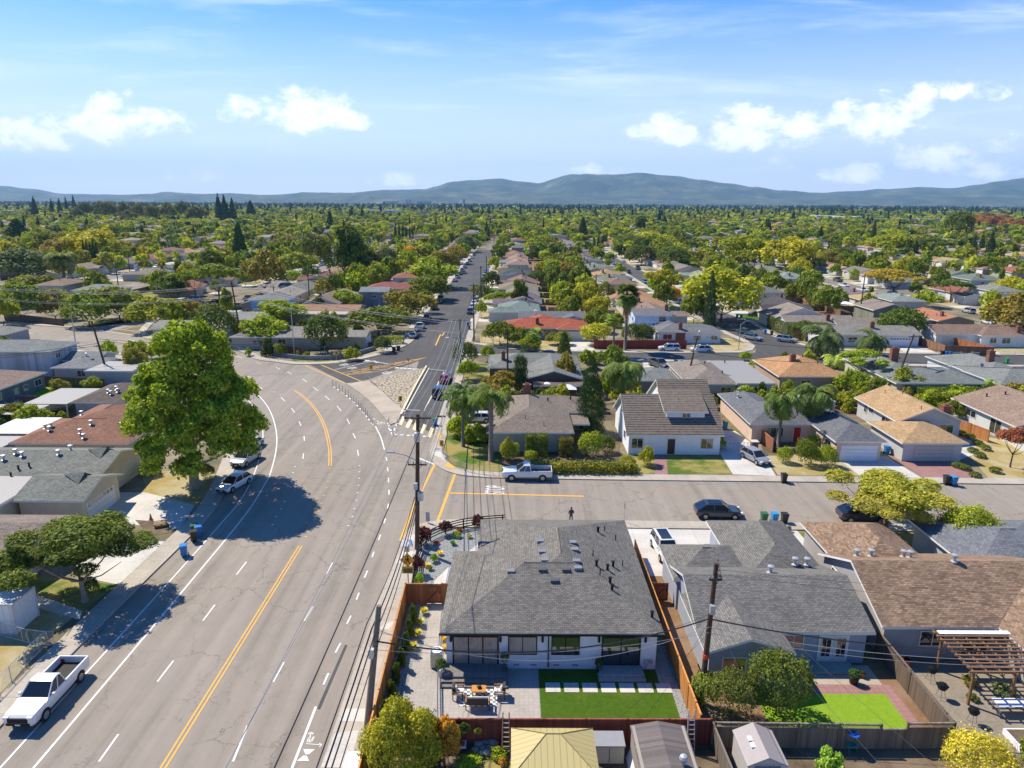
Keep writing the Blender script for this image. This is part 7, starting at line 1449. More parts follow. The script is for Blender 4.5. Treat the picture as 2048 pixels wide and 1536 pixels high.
# ---------------------------------------------------------------- fences near the camera
OR_, RD_, DK_, WE_ = (.5, .2, .045), (.2, .05, .03), (.1, .065, .045), (.17, .14, .11)
fence('wooden_fence', 'new orange board fence along the pavement beside the white house yard', [(-8.15, 26), (-8.25, 35.3), (-8.5, 50.4)], 1.85, OR_)
fence('wooden_fence', 'new orange board fence between the white house and the grey neighbour', [(11.45, 35.7), (11.35, 47), (11.3, 58.2)], 1.85, OR_)
fence('wooden_fence', 'short orange board panel beside the garden gate', [(-8.45, 50.45), (-6.85, 50.45)], 1.85, (.36, .12, .04), post=1.5)
fence('wooden_fence', 'small orange panel between the gate and the white house wall', [(-5.55, 50.5), (-4.3, 50.5)], 1.85, (.36, .12, .04), post=1.2)
def gate(x, y, w, h, label, rz=0, col=(.33, .11, .04)):
 t = thing('garden_gate', label, 'gate', (x, y, 0), R(rz)); MB().box(-w / 2, -.02, .08, w / 2, .02, h).build('gate_boards', MAT['fence_wood'], t, uv=True, color=col)
 m = MB().box(-w / 2, -.05, .15, w / 2, -.022, .27).box(-w / 2, -.05, h - .3, w / 2, -.022, h - .18).box(-w / 2, -.048, .27, -w / 2 + .1, -.022, h - .3).box(w / 2 - .1, -.048, .27, w / 2, -.022, h - .3)
 m.tube([(-w / 2 + .1, -.045, .3), (w / 2 - .1, -.045, h - .32)], .045, 4); m.build('gate_frame', MAT['paint_any'], t, color=tuple(c * .6 for c in col)); MB().box(w / 2 - .16, -.09, 1.0, w / 2 - .1, -.05, 1.18).build('latch', MAT['black_metal'], t)
gate(-6.2, 50.48, 1.2, 1.8, 'cross-braced red-brown garden gate beside the white house'); gate(12.15, 51.0, 1.3, 1.7, 'cross-braced garden gate between the orange fence and the grey house')
fence('wooden_fence', 'long dark red board fence behind the patio and lawn', [(-8.1, 35.3), (2, 35.35), (12.0, 35.4)], 1.8, RD_, post=2.4)
fence('weathered_fence', 'weathered board fence with a lattice top behind the lime lawn', [(12.2, 35.2), (22.0, 35.1)], 1.75, WE_, lattice=.32, cap=True)
fence('weathered_fence', 'plain lower stretch of the weathered fence before the lime lawn', [(22.05, 35.12), (23.55, 35.14)], 1.4, WE_)
fence('weathered_fence', 'short weathered lattice-topped panel right of the lime lawn', [(23.6, 35.15), (26.4, 35.2)], 1.8, WE_, lattice=.32)
fence('weathered_fence', 'weathered lattice-topped fence between the grey and brown houses', [(26.5, 44.4), (26.45, 40), (26.4, 35.3)], 1.8, (.14, .1, .07), lattice=.28)
fence('weathered_fence', 'low grey board fence running toward the camera between two sheds', [(12.1, 35.0), (12.25, 28)], 1.6, WE_)
fence('dark_fence', 'dark board fence along the far left road', [P(10, 641), P(60, 645), P(128, 653)], 1.9, DK_, cap=False)
fence('dark_fence', 'dark board fence above the curved low wall', [P(478, 693), P(510, 697), P(560, 706), P(620, 716)], 1.9, DK_, cap=False)
fence('board_fence', 'grey-brown board fence behind the small green lawn', [P(75, 771), P(150, 775), P(210, 778)], 1.8, (.1, .08, .055), cap=False)
fence('board_fence', 'low dark fence at the near side of the small green lawn', [P(40, 808), P(140, 812), P(175, 795)], 1.4, (.12, .08, .06), cap=False)
fence('red_fence', 'brick-red board fence by the two white parked cars', [P(1188, 697), P(1372, 697)], 1.9, (.3, .045, .03), cap=False)
fence('brown_fence', 'reddish side fence between the striped and slate roofs', [P(1446, 812), P(1497, 862), P(1545, 905)], 1.8, (.3, .12, .06))
fence('brown_fence', 'board fence behind the flat white roof', [(30, 110.2), (47, 110)], 1.7, (.11, .085, .065), cap=False)
fence('brown_fence', 'brown fence enclosing the corner yard beside the concrete drive', [(94.2, 164), (94.6, 150.2)], 1.9, (.24, .12, .06)); fence('brown_fence', 'front run of the brown yard enclosure by the blue bins', [(94.7, 150.1), (104, 148.4)], 1.9, (.24, .12, .06)); fence('brown_fence', 'inner rust-coloured fence of the yard enclosure', [(101, 166), (104.1, 148.5)], 1.9, (.36, .13, .05))
fence('orange_fence', 'orange fence below the planted patio wall', [P(1905, 858), P(1975, 885)], 1.8, (.5, .2, .06)); fence('brown_fence', 'old fence behind the taupe corner house', [(-4, 109.2), (12, 108.8)], 1.8, (.2, .07, .045), cap=False)
fence('brown_fence', 'leaning board fence at the branch street corner', [P(1578, 668), P(1610, 684)], 1.8, (.22, .12, .08)); fence('low_brick_wall', 'low orange-brown front wall of the grey-green house', [P(1790, 741), P(1912, 741)], .7, (.35, .15, .07), 'wall', cap=False)
fence('orange_fence', 'orange fence corner behind the dark shrubs by the grey drive', [P(1340, 770), P(1342, 755)], 1.8, (.5, .2, .05))
fence('stone_wall', 'curved low grey wall beside the slip road pavement', smooth_line([P(520, 700), P(560, 713), P(600, 719), P(650, 720), P(700, 714), P(752, 700)], 2), .9, (.24, .25, .26), 'wall', post=300, cap=False, th=.25)
fence('stone_wall', 'low red brick edging before the picket fence house', [P(1005, 868), P(1008, 868)], .5, (.24, .1, .07), 'wall', post=99, cap=False)
rail_fence('rail_fence', 'dark wooden ranch rail fence curving round the corner bed', smooth_line([(-8.15, 51.5)] + G([(832, 1135), (838, 1110), (852, 1088), (880, 1072), (920, 1060), (960, 1054), (1010, 1050)]), 1), 1.15, (.3, .58, .86, 1.1), 'black_metal', 2.0, .055)
rail_fence('chain_link_fence', 'chain-link fence round the corner lawn', smooth_line(G([(882, 873), (884, 900), (888, 918), (905, 933), (930, 944), (970, 951), (1005, 953)]), 1), 1.1, (.05, 1.1), 'galvanised', 2.4, .02, wirefill=True)
rail_fence('chain_link_fence', 'rusty chain-link fence at the dry yard beside the white truck', [P(-40, 1430), P(0, 1388), P(45, 1340), P(88, 1296), P(112, 1290)], 1.2, (.1, 1.2), 'galvanised', 1.6, .025, wirefill=True)
rail_fence('chain_link_fence', 'chain-link fence in front of the white container', [P(-40, 1262), P(60, 1288), P(105, 1293)], 1.2, (.1, 1.2), 'galvanised', 2.2, .022, wirefill=True)
rail_fence('picket_fence', 'white ranch-rail fence before the small front lawn', [P(1876, 711), P(1958, 712)], 1.0, (.4, .75), 'trim_white', 2.4, .05); rail_fence('picket_fence', 'white ranch-rail fence right of the long driveway', [P(2005, 710), P(2080, 712)], 1.0, (.4, .75), 'trim_white', 2.4, .05)
rail_fence('metal_gate_fence', 'white metal driveway gate beside the brick pillar', [P(1455, 898), P(1498, 902)], 1.2, (.2, .65, 1.15), 'trim_white', .5, .03)
t = thing('brick_pillar', 'brick gate pillar beside the white driveway gate', 'pillar', (*P(1507, 905), 0)); MB().box(-.4, -.4, 0, .4, .4, 1.5).build('shaft', MAT['bricks'], t); MB().box(-.48, -.48, 1.5, .48, .48, 1.62).build('cap', MAT['concrete_light'], t)
for i in range(0, len(post_line), 3):
 x, y = post_line[i]; t = thing('delineator_post', '%s flexible post along the white dashes of the bend, from the far end' % nth(i // 3), 'post', (x, y, 0), 0, 'flexible posts along the bend')
 MB().tube([(0, 0, .03), (0, 0, 1.2)], .05, 6).build('stem', MAT['steel'], t); MB().tube([(0, 0, 0), (0, 0, .05)], .11, 8).build('base', MAT['rubber'], t)
for i, (px, py) in enumerate([(777, 850), (780, 858), (785, 866), (787, 872), (791, 859), (794, 850), (778, 845), (795, 845)]):
 x, y = P(px, py); t = thing('delineator_post', '%s short white post round the triangle at the island nose' % nth(i), 'post', (x, y, 0), 0, 'posts of the white triangle'); MB().tube([(0, 0, .03), (0, 0, .95)], .045, 6).build('stem', MAT['trim_white'], t); MB().tube([(0, 0, 0), (0, 0, .05)], .11, 8).build('base', MAT['rubber'], t)
rail_fence('guard_rail', 'thin metal railing along the outer pavement of the bend', smooth_line(G([(470, 700), (510, 716), (552, 724), (575, 727)]), 2), 1.0, (.98, .5), 'galvanised', 2.6, .02)
rail_fence('guard_rail', 'short metal rails at the edge of the gravel island', G([(738, 764), (745, 770)]), 1.0, (.98,), 'galvanised', 1.0, .02)
# ---------------------------------------------------------------- poles, lamps, cables
utility_pole('utility_pole', 'grey weathered pole with a bundle of cables, standing by the orange street fence', -8.8, 36.2, 8.4, (1.0, .6), .2, (), 'pole_grey', [('box', 5.2, -.1, -.25)], 'utility poles')
utility_pole('utility_pole', 'tall dark pole with two crossarms, transformers and a lamp at the corner', -8.8, 59.5, 13.3, (.45, 0), .2, [(13.0, 2.4, 0), (8.6, 1.7, 0)], 'pole_wood', [('can', 10.9, 0, -.42), ('can', 5.2, .35, -.35), ('box', 6.3, -.1, -.4), ('lamp', 8.9, -2.5, .2)], 'utility poles')
utility_pole('utility_pole', 'brown pole rising from the fruit tree beside the grey house', 12.4, 39.0, 9.9, (.35, .3), .17, [(9.6, 2.0, 78), (8.9, .8, 0)], 'pole_wood', [('box', 6.6, 0, -.25), ('marker', 3.3, .3, 0)], 'utility poles')
utility_pole('utility_pole', 'street pole with two crossarms rising out of the dark ball-shaped tree', -9.9, 131, 10.3, (0, 0), .17, [(10.0, 3.2, 0), (6.6, 2.4, 0)], 'pole_grey', (), 'utility poles')
def pxpole(label, px, py, pt, arms=(), mat='pole_wood', dx=0, gear=(), r=.16):
 x, y = P(px, py); h = height_px(px, py, pt); return utility_pole('utility_pole', label, x, y, h, (dx, 0), r, [(h - a, l, z) for a, l, z in arms], mat, gear, 'utility poles')
pxpole('pole with a transformer at the start of the long street pavement', 948, 682, 567, [(.4, 2.2, 0)], gear=[('can', 6.5, .3, -.3), ('lamp', 10.5, -2.4, 0)]); pxpole('second pole along the right pavement of the long street', 962, 616, 532, [(.4, .8, 0)]); pxpole('third pole along the right pavement of the long street', 973, 575, 512); pxpole('fourth pole along the right pavement of the long street', 988, 530, 470)
pxpole('bare brown pole in front of the green-grey house', 1015, 768, 657, (), gear=[('lamp', 10.6, .5, 0)]); pxpole('pole with wires behind the striped-tile house', 1372, 772, 672, [(.5, .8, 0)], dx=1.4, gear=[('can', 9.2, .3, -.2), ('can', 6.0, .3, -.2)]); pxpole('leaning pole beside the tan-roofed house', 1787, 778, 668, [(.4, 2.4, 20)], dx=2.2)
pxpole('pole with crossarm above the columnar trees', 1190, 622, 548, [(.5, 3, 0)]); pxpole('pole with wide crossarm left of the tallest fan palm', 1214, 640, 568, [(.5, 4, 0)]); pxpole('slim pole left of the columnar trees', 1169, 612, 530); pxpole('pole before the orange far roofs of the middle', 1569, 560, 528, [(.3, 2, 0)]); pxpole('pole with a lamp beside the amber spreading tree', 1717, 650, 548, [(.5, 2.4, 0)]); pxpole('dark pole beside the olive gable house', 1832, 626, 582, [(.5, 3, 0)])
pxpole('leaning reddish pole by the flat-roofed extension on the left', 217, 755, 642, [(.5, 2.8, 0), (4.6, 1.6, 0)], dx=-1.6, r=.18); pxpole('tall wooden pole at the outer bend pavement', 485, 690, 563, [(.5, 2.6, 0), (3.2, 2.0, 0)], dx=-1.2, r=.18); pxpole('grey pole with a short crossarm before the very tall dark tree', 714, 560, 512, [(.4, 3, 0)], 'pole_grey'); pxpole('pole by the grey gable roofs on the left', 549, 605, 571, [(.5, 2, 0)]); pxpole('pole beside the sky blue house', 619, 600, 548, [(.5, 1.5, 0)]); pxpole('pole between the long grey left-hand roofs', 260, 545, 512, [(.5, 2, 0)]); pxpole('pale pole before the date palm', 148, 580, 524, [(.6, 3.4, 0), (2.5, 3.4, 0)], 'pole_grey'); pxpole('thin pole above the red roof on the left', 343, 522, 498)
street_lamp('street_lamp', 'grey lamp standing on the corner pavement behind the chevron sign', *P(589, 712), height_px(589, 712, 622), (-2.2, 0)); street_lamp('street_lamp', 'lamp with a diamond sign on the near edge of the far left road', *P(152, 692), height_px(152, 692, 628), (2.5, 0)); street_lamp('street_lamp', 'lamp in front of the long dark board fence', *P(124, 650), height_px(124, 650, 590), (-1.8, 0)); street_lamp('street_lamp', 'lamp on the far side of the cross street before the red-orange roof', *P(986, 688), height_px(986, 688, 640), (-1.6, 0)); street_lamp('street_lamp', 'lamp on the curved corner of dry grass by the branch street', *P(1477, 700), height_px(1477, 700, 648), (1.6, 0))
t = sign_post('diamond_sign', 'pale diamond sign fixed low on the far left lamp', *P(153, 691.5), 4.2, 'road sign'); MB().quad((0, -.05, 3.0), (.65, -.05, 3.65), (0, -.05, 4.3), (-.65, -.05, 3.65)).quad((0, -.03, 3.0), (-.65, -.03, 3.65), (0, -.03, 4.3), (.65, -.03, 3.65)).build('sign_plate', MAT['steel'], t)
chevron(*P(768, 846 - 19), height_px(768, 800, 788) + .6, 'x') if False else None
for px, py, pt, rz, lb in [(801, 818, 792, 25, 'rusty yellow chevron sign on the stony point of the island'), (744, 768, 729, -12, 'yellow chevron sign at the wide end of the gravel island'), (673, 722, 702, 12, 'yellow chevron sign on the verge before the curved wall'), (596, 716, 703, 30, 'small yellow chevron sign beside the grey street lamp'), (884, 908, 880, -25, 'yellow chevron sign on the corner lawn by the wires')]:
 x, y = P(px, py); chevron(x, y, max(1.6, height_px(px, py, pt)), lb, rz)
t = sign_post('pedestrian_sign', 'yellow diamond pedestrian crossing sign with a lit arrow box below, solar panel on top', -8.55, 52.3, 4.2, 'road sign', .05)
dm = lambda s, y, z: [(0, y, z - s), (s, y, z), (0, y, z + s), (-s, y, z)]
MB().quad(*dm(.62, -.06, 2.95)).build('sign_plate', MAT['paint_any'], t, color=(.75, .36, .02)); MB().quad(*dm(.64, -.05, 2.95)).build('sign_back', MAT['black_metal'], t)
MB().ball((.02, -.075, 3.27), (.07, .01, .08), 8, 5).quad((-.05, -.075, 3.15), (.1, -.075, 3.15), (.1, -.075, 2.9), (-.06, -.075, 2.9)).quad((-.05, -.075, 2.92), (.03, -.075, 2.92), (-.14, -.075, 2.58), (-.2, -.075, 2.62)).quad((.02, -.075, 2.92), (.1, -.075, 2.92), (.22, -.075, 2.6), (.14, -.075, 2.58)).quad((.08, -.075, 3.12), (.12, -.075, 3.05), (.27, -.075, 2.9), (.25, -.075, 2.96)).quad((-.05, -.075, 3.12), (-.05, -.075, 3.02), (-.2, -.075, 2.86), (-.22, -.075, 2.92)).build('pedestrian_symbol', MAT['black_metal'], t)
MB().box(-.45, -.12, 1.75, .45, -.04, 2.4).build('arrow_box', MAT['paint_any'], t, color=(.55, .34, .03)); MB().box(-.34, -.14, 1.82, .38, -.115, 2.2).build('arrow_panel', MAT['paint_any'], t, color=(.1, .1, .04))
MB().box(-.18, -.2, 3.75, .2, .0, 4.25).build('control_box', MAT['galvanised'], t); MB().box(-.5, -.3, -.02, .5, .3, .02).xf(Matrix.Translation((0, 0, 4.45)) @ Matrix.Rotation(R(35), 4, 'X')).build('solar_panel', MAT['trim_white'], t)
def street_name_sign(x, y, h, lb, txts):
 t = sign_post('street_name_sign', lb, x, y, h, 'street sign');
 for i, tx in enumerate(txts):
  MB().box(-.55, -.02, h - .25 - i * .3, .55, .02, h - .02 - i * .3).build('name_plate', MAT['paint_any'], t, color=(.02, .12, .06))
street_name_sign(*P(884, 872), 3.0, 'dark green street name plate on a thin post by the corner lawn', [1]); street_name_sign(*P(650, 716), height_px(650, 716, 692), 'green street name plate in front of the curved low wall', [1]); street_name_sign(*P(982, 690), 3.2, 'green street name plate at the cross street corner', [1])
def plain_sign(px, py, pt, lb, col, w=.45, h_=.6):
 x, y = P(px, py); hh = height_px(px, py, pt); t = sign_post('small_sign', lb, x, y, hh, 'road sign'); MB().box(-w / 2, -.05, hh - h_, w / 2, -.035, hh).build('sign_plate', MAT['paint_any'], t, color=col)
plain_sign(856, 1048, 1024, 'grey bus stop sign on the corner pavement', (.35, .38, .42), .4, 1.0); plain_sign(817, 734, 716, 'tiny red and white sign beside the yellow hatching', (.6, .2, .15)); plain_sign(1248, 1046, 1006, 'bare thin post at the pavement behind the white house', (.2, .2, .2), .08, .6)
t = sign_post('stop_sign', 'small red octagonal sign near the far junction cars', *P(292, 655), 2.6, 'road sign'); MB().lathe([(0, 0), (.38, 0), (.38, .03), (0, .03)], n=8).xf(Matrix.Translation((0, -.07, 2.3)) @ Matrix.Rotation(R(90), 4, 'X')).build('sign_plate', MAT['paint_any'], t, color=(.5, .02, .02))
cab_d = 'dark cable '
A = (-8.0, 36.5); Bp = (-8.6, 59.4); Cp = (-9.9, 131)
i = 0
for dx, z0, z1, r_, s_ in ((-.5, 7.4, 5.4, .035, .7), (-.25, 7.0, 5.2, .045, .8), (-.1, 6.6, 5.0, .04, .9), (.05, 5.9, 4.7, .03, .8)):
 cable('overhead_cable', '%s dark cable from the left in the bundle between the grey and the dark pole' % nth(i), (A[0] + dx, A[1], z0), (Bp[0] + dx * .5, Bp[1], z1), s_, r_, group='cable bundle above the pavement'); cable('overhead_cable', '%s bundled cable running toward the camera above the pavement' % nth(i), (A[0] + dx, A[1], z0), (-8.3 + dx, 2, z0 + .6), .5, r_, group='cable bundle toward the camera'); i += 1
for k, (dx, za, r_) in enumerate(((-3.7, 9.6, .02), (-2.0, 9.4, .035), (-4.6, 8.6, .016))):
 cable('overhead_cable', '%s long wire over the traffic lanes' % nth(k), (Bp[0] + (-1.1, 1.0, -.4)[k], Bp[1], 13.2), (A[0] + dx, 6, za), .7, r_, 'wire' if k == 1 else 'wire_light', group='long wires over the lanes')
for k, (dx, z0) in enumerate(((-1.1, 13.2), (-.5, 13.2), (.5, 13.2), (1.1, 13.2), (-.7, 8.7), (0, 8.7), (.7, 8.7), (.2, 6.5), (.4, 6.1))):
 cable('overhead_cable', '%s wire from the corner pole toward the long street' % nth(k), (Bp[0] + dx, Bp[1], z0), (Cp[0] + dx * 1.3, Cp[1], 10.2 if z0 > 9 else 6.8 if z0 > 7 else 5.9), 1.6, .03 if k in (0, 1, 2, 3) else .035, 'wire_light', group='wires above the crossing')
for k, (zf, zt, yy, r_, s_) in enumerate(((6.2, 6.2, 39, .055, 1.5), (7.0, 5.6, 39, .02, 2.3), (5.6, 5.2, 39, .016, .8))):
 cable('overhead_cable', '%s sagging cable across the white house back yard' % nth(k), (A[0], A[1], zf), (12.5, yy, zt), s_, r_, 'wire' if k == 0 else 'wire_light', group='cables over the back yards'); cable('overhead_cable', '%s cable from the brown pole over the pergola yard' % nth(k), (12.5, yy, zt), (40, 36, zt + .3), 1.2, r_ if k else .05, 'wire' if k == 0 else 'wire_light', group='cables over the pergola yard')
for k, (a, b_) in enumerate([((12.6, 39.1, 9.6), (40, 37, 8.7)), ((12.6, 39.1, 9.3), (40, 36, 8.2)), ((12.6, 39.0, 6.9), (13.3, 22, 5.5)), ((12.7, 39.0, 9.5), (15.8, 22, 9)), ((12.8, 39, 9.6), (19.5, 22, 8)), ((12.4, 39, 6.5), (9.3, 42.4, 3.0)), ((12.4, 39, 5), (5.2, 35.6, .3)), ((12.5, 39, 6), (7.5, 35.8, .4)), ((12.4, 39.1, 8), (13.2, 53, 3.4)), ((-7.9, 36.5, 6.8), (-4.4, 41.9, 2.9))]):
 cable('overhead_cable', '%s thin service wire fanning out from the brown pole' % nth(k), a, b_, .25, .01, 'wire', group='service wires')
q1 = (-9.9, 131); xl, yl_ = P(485, 690); hl = height_px(485, 690, 566); x2, y2 = P(217, 755); h2 = height_px(217, 755, 645)
for k, dz in enumerate((0, -.2, -.5, -2.6, -2.9)):
 cable('overhead_cable', '%s wire spanning from the outer bend pole to the street pole' % nth(k), (xl - 1, yl_, hl + dz), (Cp[0], Cp[1], 9.6 + dz * .8), 1.0, .03, 'wire_light', group='wires over the slip road'); cable('overhead_cable', '%s wire from the outer bend pole toward the left' % nth(k), (xl - 1, yl_, hl + dz), (-150, 170, 15 + dz), 3.5, .03, 'wire_light', group='wires over the left-hand yards')
 if k < 4: cable('overhead_cable', '%s wire from the reddish leaning pole' % nth(k), (x2 - .8, y2, 7.2 - k * .4), ((-40, 132, 5.5 - k * .3) if k < 2 else (-120, 100, 6.5 - k * .3)), .8, .035, 'wire', group='wires of the leaning pole')
for k, (xa, ya, za, xb, yb, zb_) in enumerate([(30.9, 110, 11, 62, 110, 9.5), (30.9, 110, 8.4, 62, 110, 7.2), (62, 110, 9.5, 110, 108, 9), (62, 110, 7.2, 110, 108, 7), (12, 108, 7, 30.9, 110, 8), (-9.9, 131, 9.8, -8.8, 163, 12.5), (-9.0, 131, 9.8, -8.4, 163, 12.3), (-8.8, 163, 12.8, -9, 220, 12), (-9, 220, 12, -9, 280, 11)]):
 cable('overhead_cable', '%s wire along the back-yard line of poles' % nth(k), (xa, ya, za), (xb, yb, zb_), .9, .03, 'wire', group='wires along the back yards')
for gi, gx in enumerate(GX[5:20]):
 for y in range(235, 560, 46):
  x = gx + 38
  if in_view(x, y, .98) and free(x, y, .5): utility_pole('utility_pole', '%s pole of the back-yard line %s' % (nth((y - 235) // 46), 'beyond the ' + street_name(gx).replace('the ', '')), x, y, 10.5, (0, 0), .16, [(10.1, 2.6, 0)], 'pole_wood', (), 'distant utility poles')
# ---------------------------------------------------------------- cars
def pc(kind, px, py, rz, col, lb, **k):
 x, y = P(px, py); return car(kind, x, y, rz, col, lb, **k)
car('pickup', -29.95, 38.9, -90, WH, 'white pickup truck with an open dark bed, driving at the lower left', group=None)
pc('hatch', 470, 975, -108, WH, 'white hatchback parked nearest the towering tree shadow'); pc('suv', 493, 925, -100, SIL, 'silver-grey car parked behind the white hatchback'); pc('sedan', 503, 898, -96, WH, 'white car half hidden under the towering tree')
pc('pickup', 1054, 957, 180, CARW, 'old white pickup truck with an extended cab at the STOP marking'); pc('crossover', 1435, 1033, -2, (.025, .035, .055), 'dark blue-grey crossover parked left of the kerbside bins'); pc('crossover', 1722, 1040, -2, (.03, .04, .06), 'dark sedan under the arching yellow-olive tree')
pc('suv', 1330, 1108, -86, (.78, .78, .76), 'white car with a dark sunroof in the driveway beside the orange fence'); pc('hatch', 1510, 920, -75, SIL, 'silver car parked at the top of the sloping drive', rz0=0) if False else pc('hatch', 1510, 922, -72, (.3, .31, .34), 'silver hatchback on the concrete drive of the striped-roof house')
pc('hatch', 955, 843, 178, CARW, 'white hatchback beside the corner palms'); pc('suv', 958, 822, 170, DG, 'grey car under the palms behind the white hatchback')
pc('jeep', 878, 793, 88, (.015, .025, .05), 'boxy navy off-roader parked on the slip road side'); pc('sedan', 891, 763, 88, REDC, 'red car parked in front of the boxy off-roader')
pc('suv', 1338, 702, 178, WH, 'white crossover before the brick-red fence'); pc('crossover', 1402, 704, 178, WH, 'white sloping-back car at the end of the red fence'); pc('pickup', 1318, 735, -68, DG, 'grey pickup on the drive beside the cross street'); pc('sedan', 1356, 742, -66, CARW, 'white sedan on the drive beside the grey pickup')
pc('crossover', 1505, 680, -52, (.25, .27, .29), 'silver car at the branch street corner'); pc('sedan', 1490, 668, -55, (.06, .09, .06), 'dark green car behind the silver one at the branch corner'); pc('suv', 1573, 684, -40, SIL, 'silver hatchback on the right kerb of the branch street'); pc('pickup', 1381, 612, -62, WH, 'white pickup on the left kerb of the branch street'); pc('suv', 1567, 654, 200, NAVY, 'dark blue car nose-in by the clipped corner hedge'); pc('sedan', 1510, 632, 175, BLK, 'black car on the wide grey drive'); pc('sedan', 1550, 635, 170, BLK, 'second black car on the wide grey drive')
pc('sedan', 745, 682, 160, BLK, 'dark car in the drive by the clipped hedge'); pc('suv', 758, 692, 165, DG, 'grey car behind the dark corner tree')
pc('sedan', 275, 632, 175, BLK, 'black car turning at the far junction'); pc('sedan', 265, 612, 178, CARW, 'white car behind the spreading junction tree'); pc('sedan', 285, 622, 175, DG, 'dark car between the junction trees'); pc('suv', 385, 602, 178, SIL, 'silver car in the little parking area'); pc('pickup', 430, 610, 60, BLK, 'black pickup beside the forked street trees'); pc('van', 366, 608, 90, WH, 'white van at the left of the little parking area')
LS = [(-23.8, 166, 'sedan', SIL), (-23.7, 177, 'pickup', WH), (-23.8, 194, 'sedan', (.3, .42, .6)), (-23.8, 212, 'suv', (.03, .1, .1)), (-23.7, 225, 'sedan', DG), (-23.7, 232, 'van', SIL), (-23.8, 268, 'sedan', WH), (-23.8, 290, 'sedan', SIL), (-23.8, 304, 'suv', WH), (-23.8, 318, 'sedan', DG), (-23.8, 335, 'suv', WH), (-23.8, 352, 'sedan', BLU), (-23.8, 372, 'sedan', SIL), (-23.8, 392, 'suv', WH), (-23.8, 415, 'sedan', WH), (-23.8, 440, 'sedan', DG)]
for k, (x, y, kd, co) in enumerate(LS): car(kd, x, y, 90, co, '%s vehicle from the junction parked on the left kerb of the long street' % nth(k))
RS = [(-12.3, 204, 'suv', NAVY), (-12.3, 214, 'sedan', SIL), (-12.3, 222, 'sedan', WH), (-12.3, 230, 'sedan', DG), (-12.3, 240, 'sedan', WH), (-12.3, 248, 'suv', NAVY), (-12.3, 292, 'sedan', DG), (-12.3, 305, 'suv', SIL), (-12.3, 330, 'sedan', BLU), (-12.3, 372, 'sedan', WH)]
for k, (x, y, kd, co) in enumerate(RS): car(kd, x, y, -90, co, '%s vehicle from the junction parked on the right kerb of the long street' % nth(k))
pc('sedan', 995, 592, 175, CARW, 'white car on the first verge right of the long street'); pc('suv', 990, 557, 170, WH, 'white car on the second drive right of the long street'); pc('sedan', 984, 548, 170, DG, 'dark car behind the second drive white one'); pc('sedan', 1010, 575, 90, NAVY, 'navy car in the yard right of the first verge')
n_ = 0
for gx in GX:
 for sg in (-1, 1):
  y = 280 if gx < 0 else (215 if gx == 58 else 170)
  if gx == -18: continue
  k = 0
  while y < 620:
   rs = random.Random(int(gx * 3 + y + sg)); x = gx + sg * 3.8
   if in_view(x, y, .98): car(rs.choice(['sedan', 'sedan', 'suv', 'hatch', 'crossover', 'pickup']), x, y, 90 * sg, rs.choice([WH, WH, SIL, SIL, DG, BLK, NAVY, BLU, REDC, CARW]), '%s car from the near end parked on the %s kerb of %s' % (nth(k), 'right' if sg > 0 else 'left', street_name(gx))); k += 1; n_ += 1
   y += rs.uniform(14, 52)
for px, py, rz, co, lb, lid in [(369, 1112, 20, BBLU, 'blue bin nearest the camera at the left kerb', None), (389, 1083, 25, BBLK, 'black bin in the left kerb trio', None), (398, 1073, 25, BBLU, 'blue bin in the left kerb trio', None), (390, 1070, 25, BGRN, 'dark green bin behind the left kerb trio', None),
       (1527, 1046, 0, BGRN, 'green bin of the three on the near side street kerb', None), (1548, 1046, 0, (.03, .27, .55), 'pale blue bin of the three on the near side street kerb', None), (1568, 1047, 0, BBLK, 'black bin of the three on the near side street kerb', None), (1567, 965, 180, BBLK, 'lone black bin on the far side street kerb', None), (1892, 969, 180, BBLK, 'black bin at the brick-paved drive kerb', None), (1906, 971, 180, (.03, .27, .55), 'blue bin at the brick-paved drive kerb', None),
       (870, 852, 10, BBLU, 'blue bin beside the zebra crossing', BGRN), (900, 757, 0, BBLU, 'blue bin by the red car', None), (788, 704, 60, BBLK, 'dark bin on the slip road corner kerb', None), (797, 702, 60, BBLK, 'second dark bin on the slip road corner kerb', None), (1351, 731, 0, BBLK, 'black bin by the cross street drives', None), (1363, 731, 0, (.1, .35, .6), 'light blue bin by the cross street drives', None),
       (1474, 636, 0, BBLU, 'blue bin left of the wide grey drive', None), (1482, 637, 0, BGRN, 'green bin left of the wide grey drive', None), (1496, 646, 0, BBLU, 'blue bin on the branch street kerb', None), (1530, 668, 0, BBLU, 'blue bin opposite the branch corner cars', None), (1543, 671, 0, BBLK, 'black bin opposite the branch corner cars', None), (1450, 655, 0, BGRN, 'dark bin near the slim cypress foot', None), (1359, 604, 0, BBLU, 'blue bin by the orange street tree', None),
       (1884, 712, 0, BBLK, 'black bin by the brown yard enclosure', None), (1892, 713, 0, BBLU, 'first blue bin by the brown yard enclosure', None), (1900, 713, 0, BBLU, 'second blue bin by the brown yard enclosure', None), (228, 985, 90, BBLU, 'blue bin beside the white garage door', None), (1773, 908, 0, BBLU, 'blue bin beside the peach garage', None), (1802, 905, 0, BGRN, 'green bin by the tan-roofed garage', None), (1450, 858, 0, (.03, .3, .45), 'turquoise bin behind the driveway gate', BGRN), (936, 652, 0, BBLU, 'blue bin by the first long street pole', None), (939, 660, 0, BGRN, 'green bin by the first long street pole', None), (2013, 727, 0, (.03, .3, .1), 'green bin beside the wide grey roof', None)]:
 x, y = P(px, py); wheelie_bin(x, y, rz, co, lb, lid)
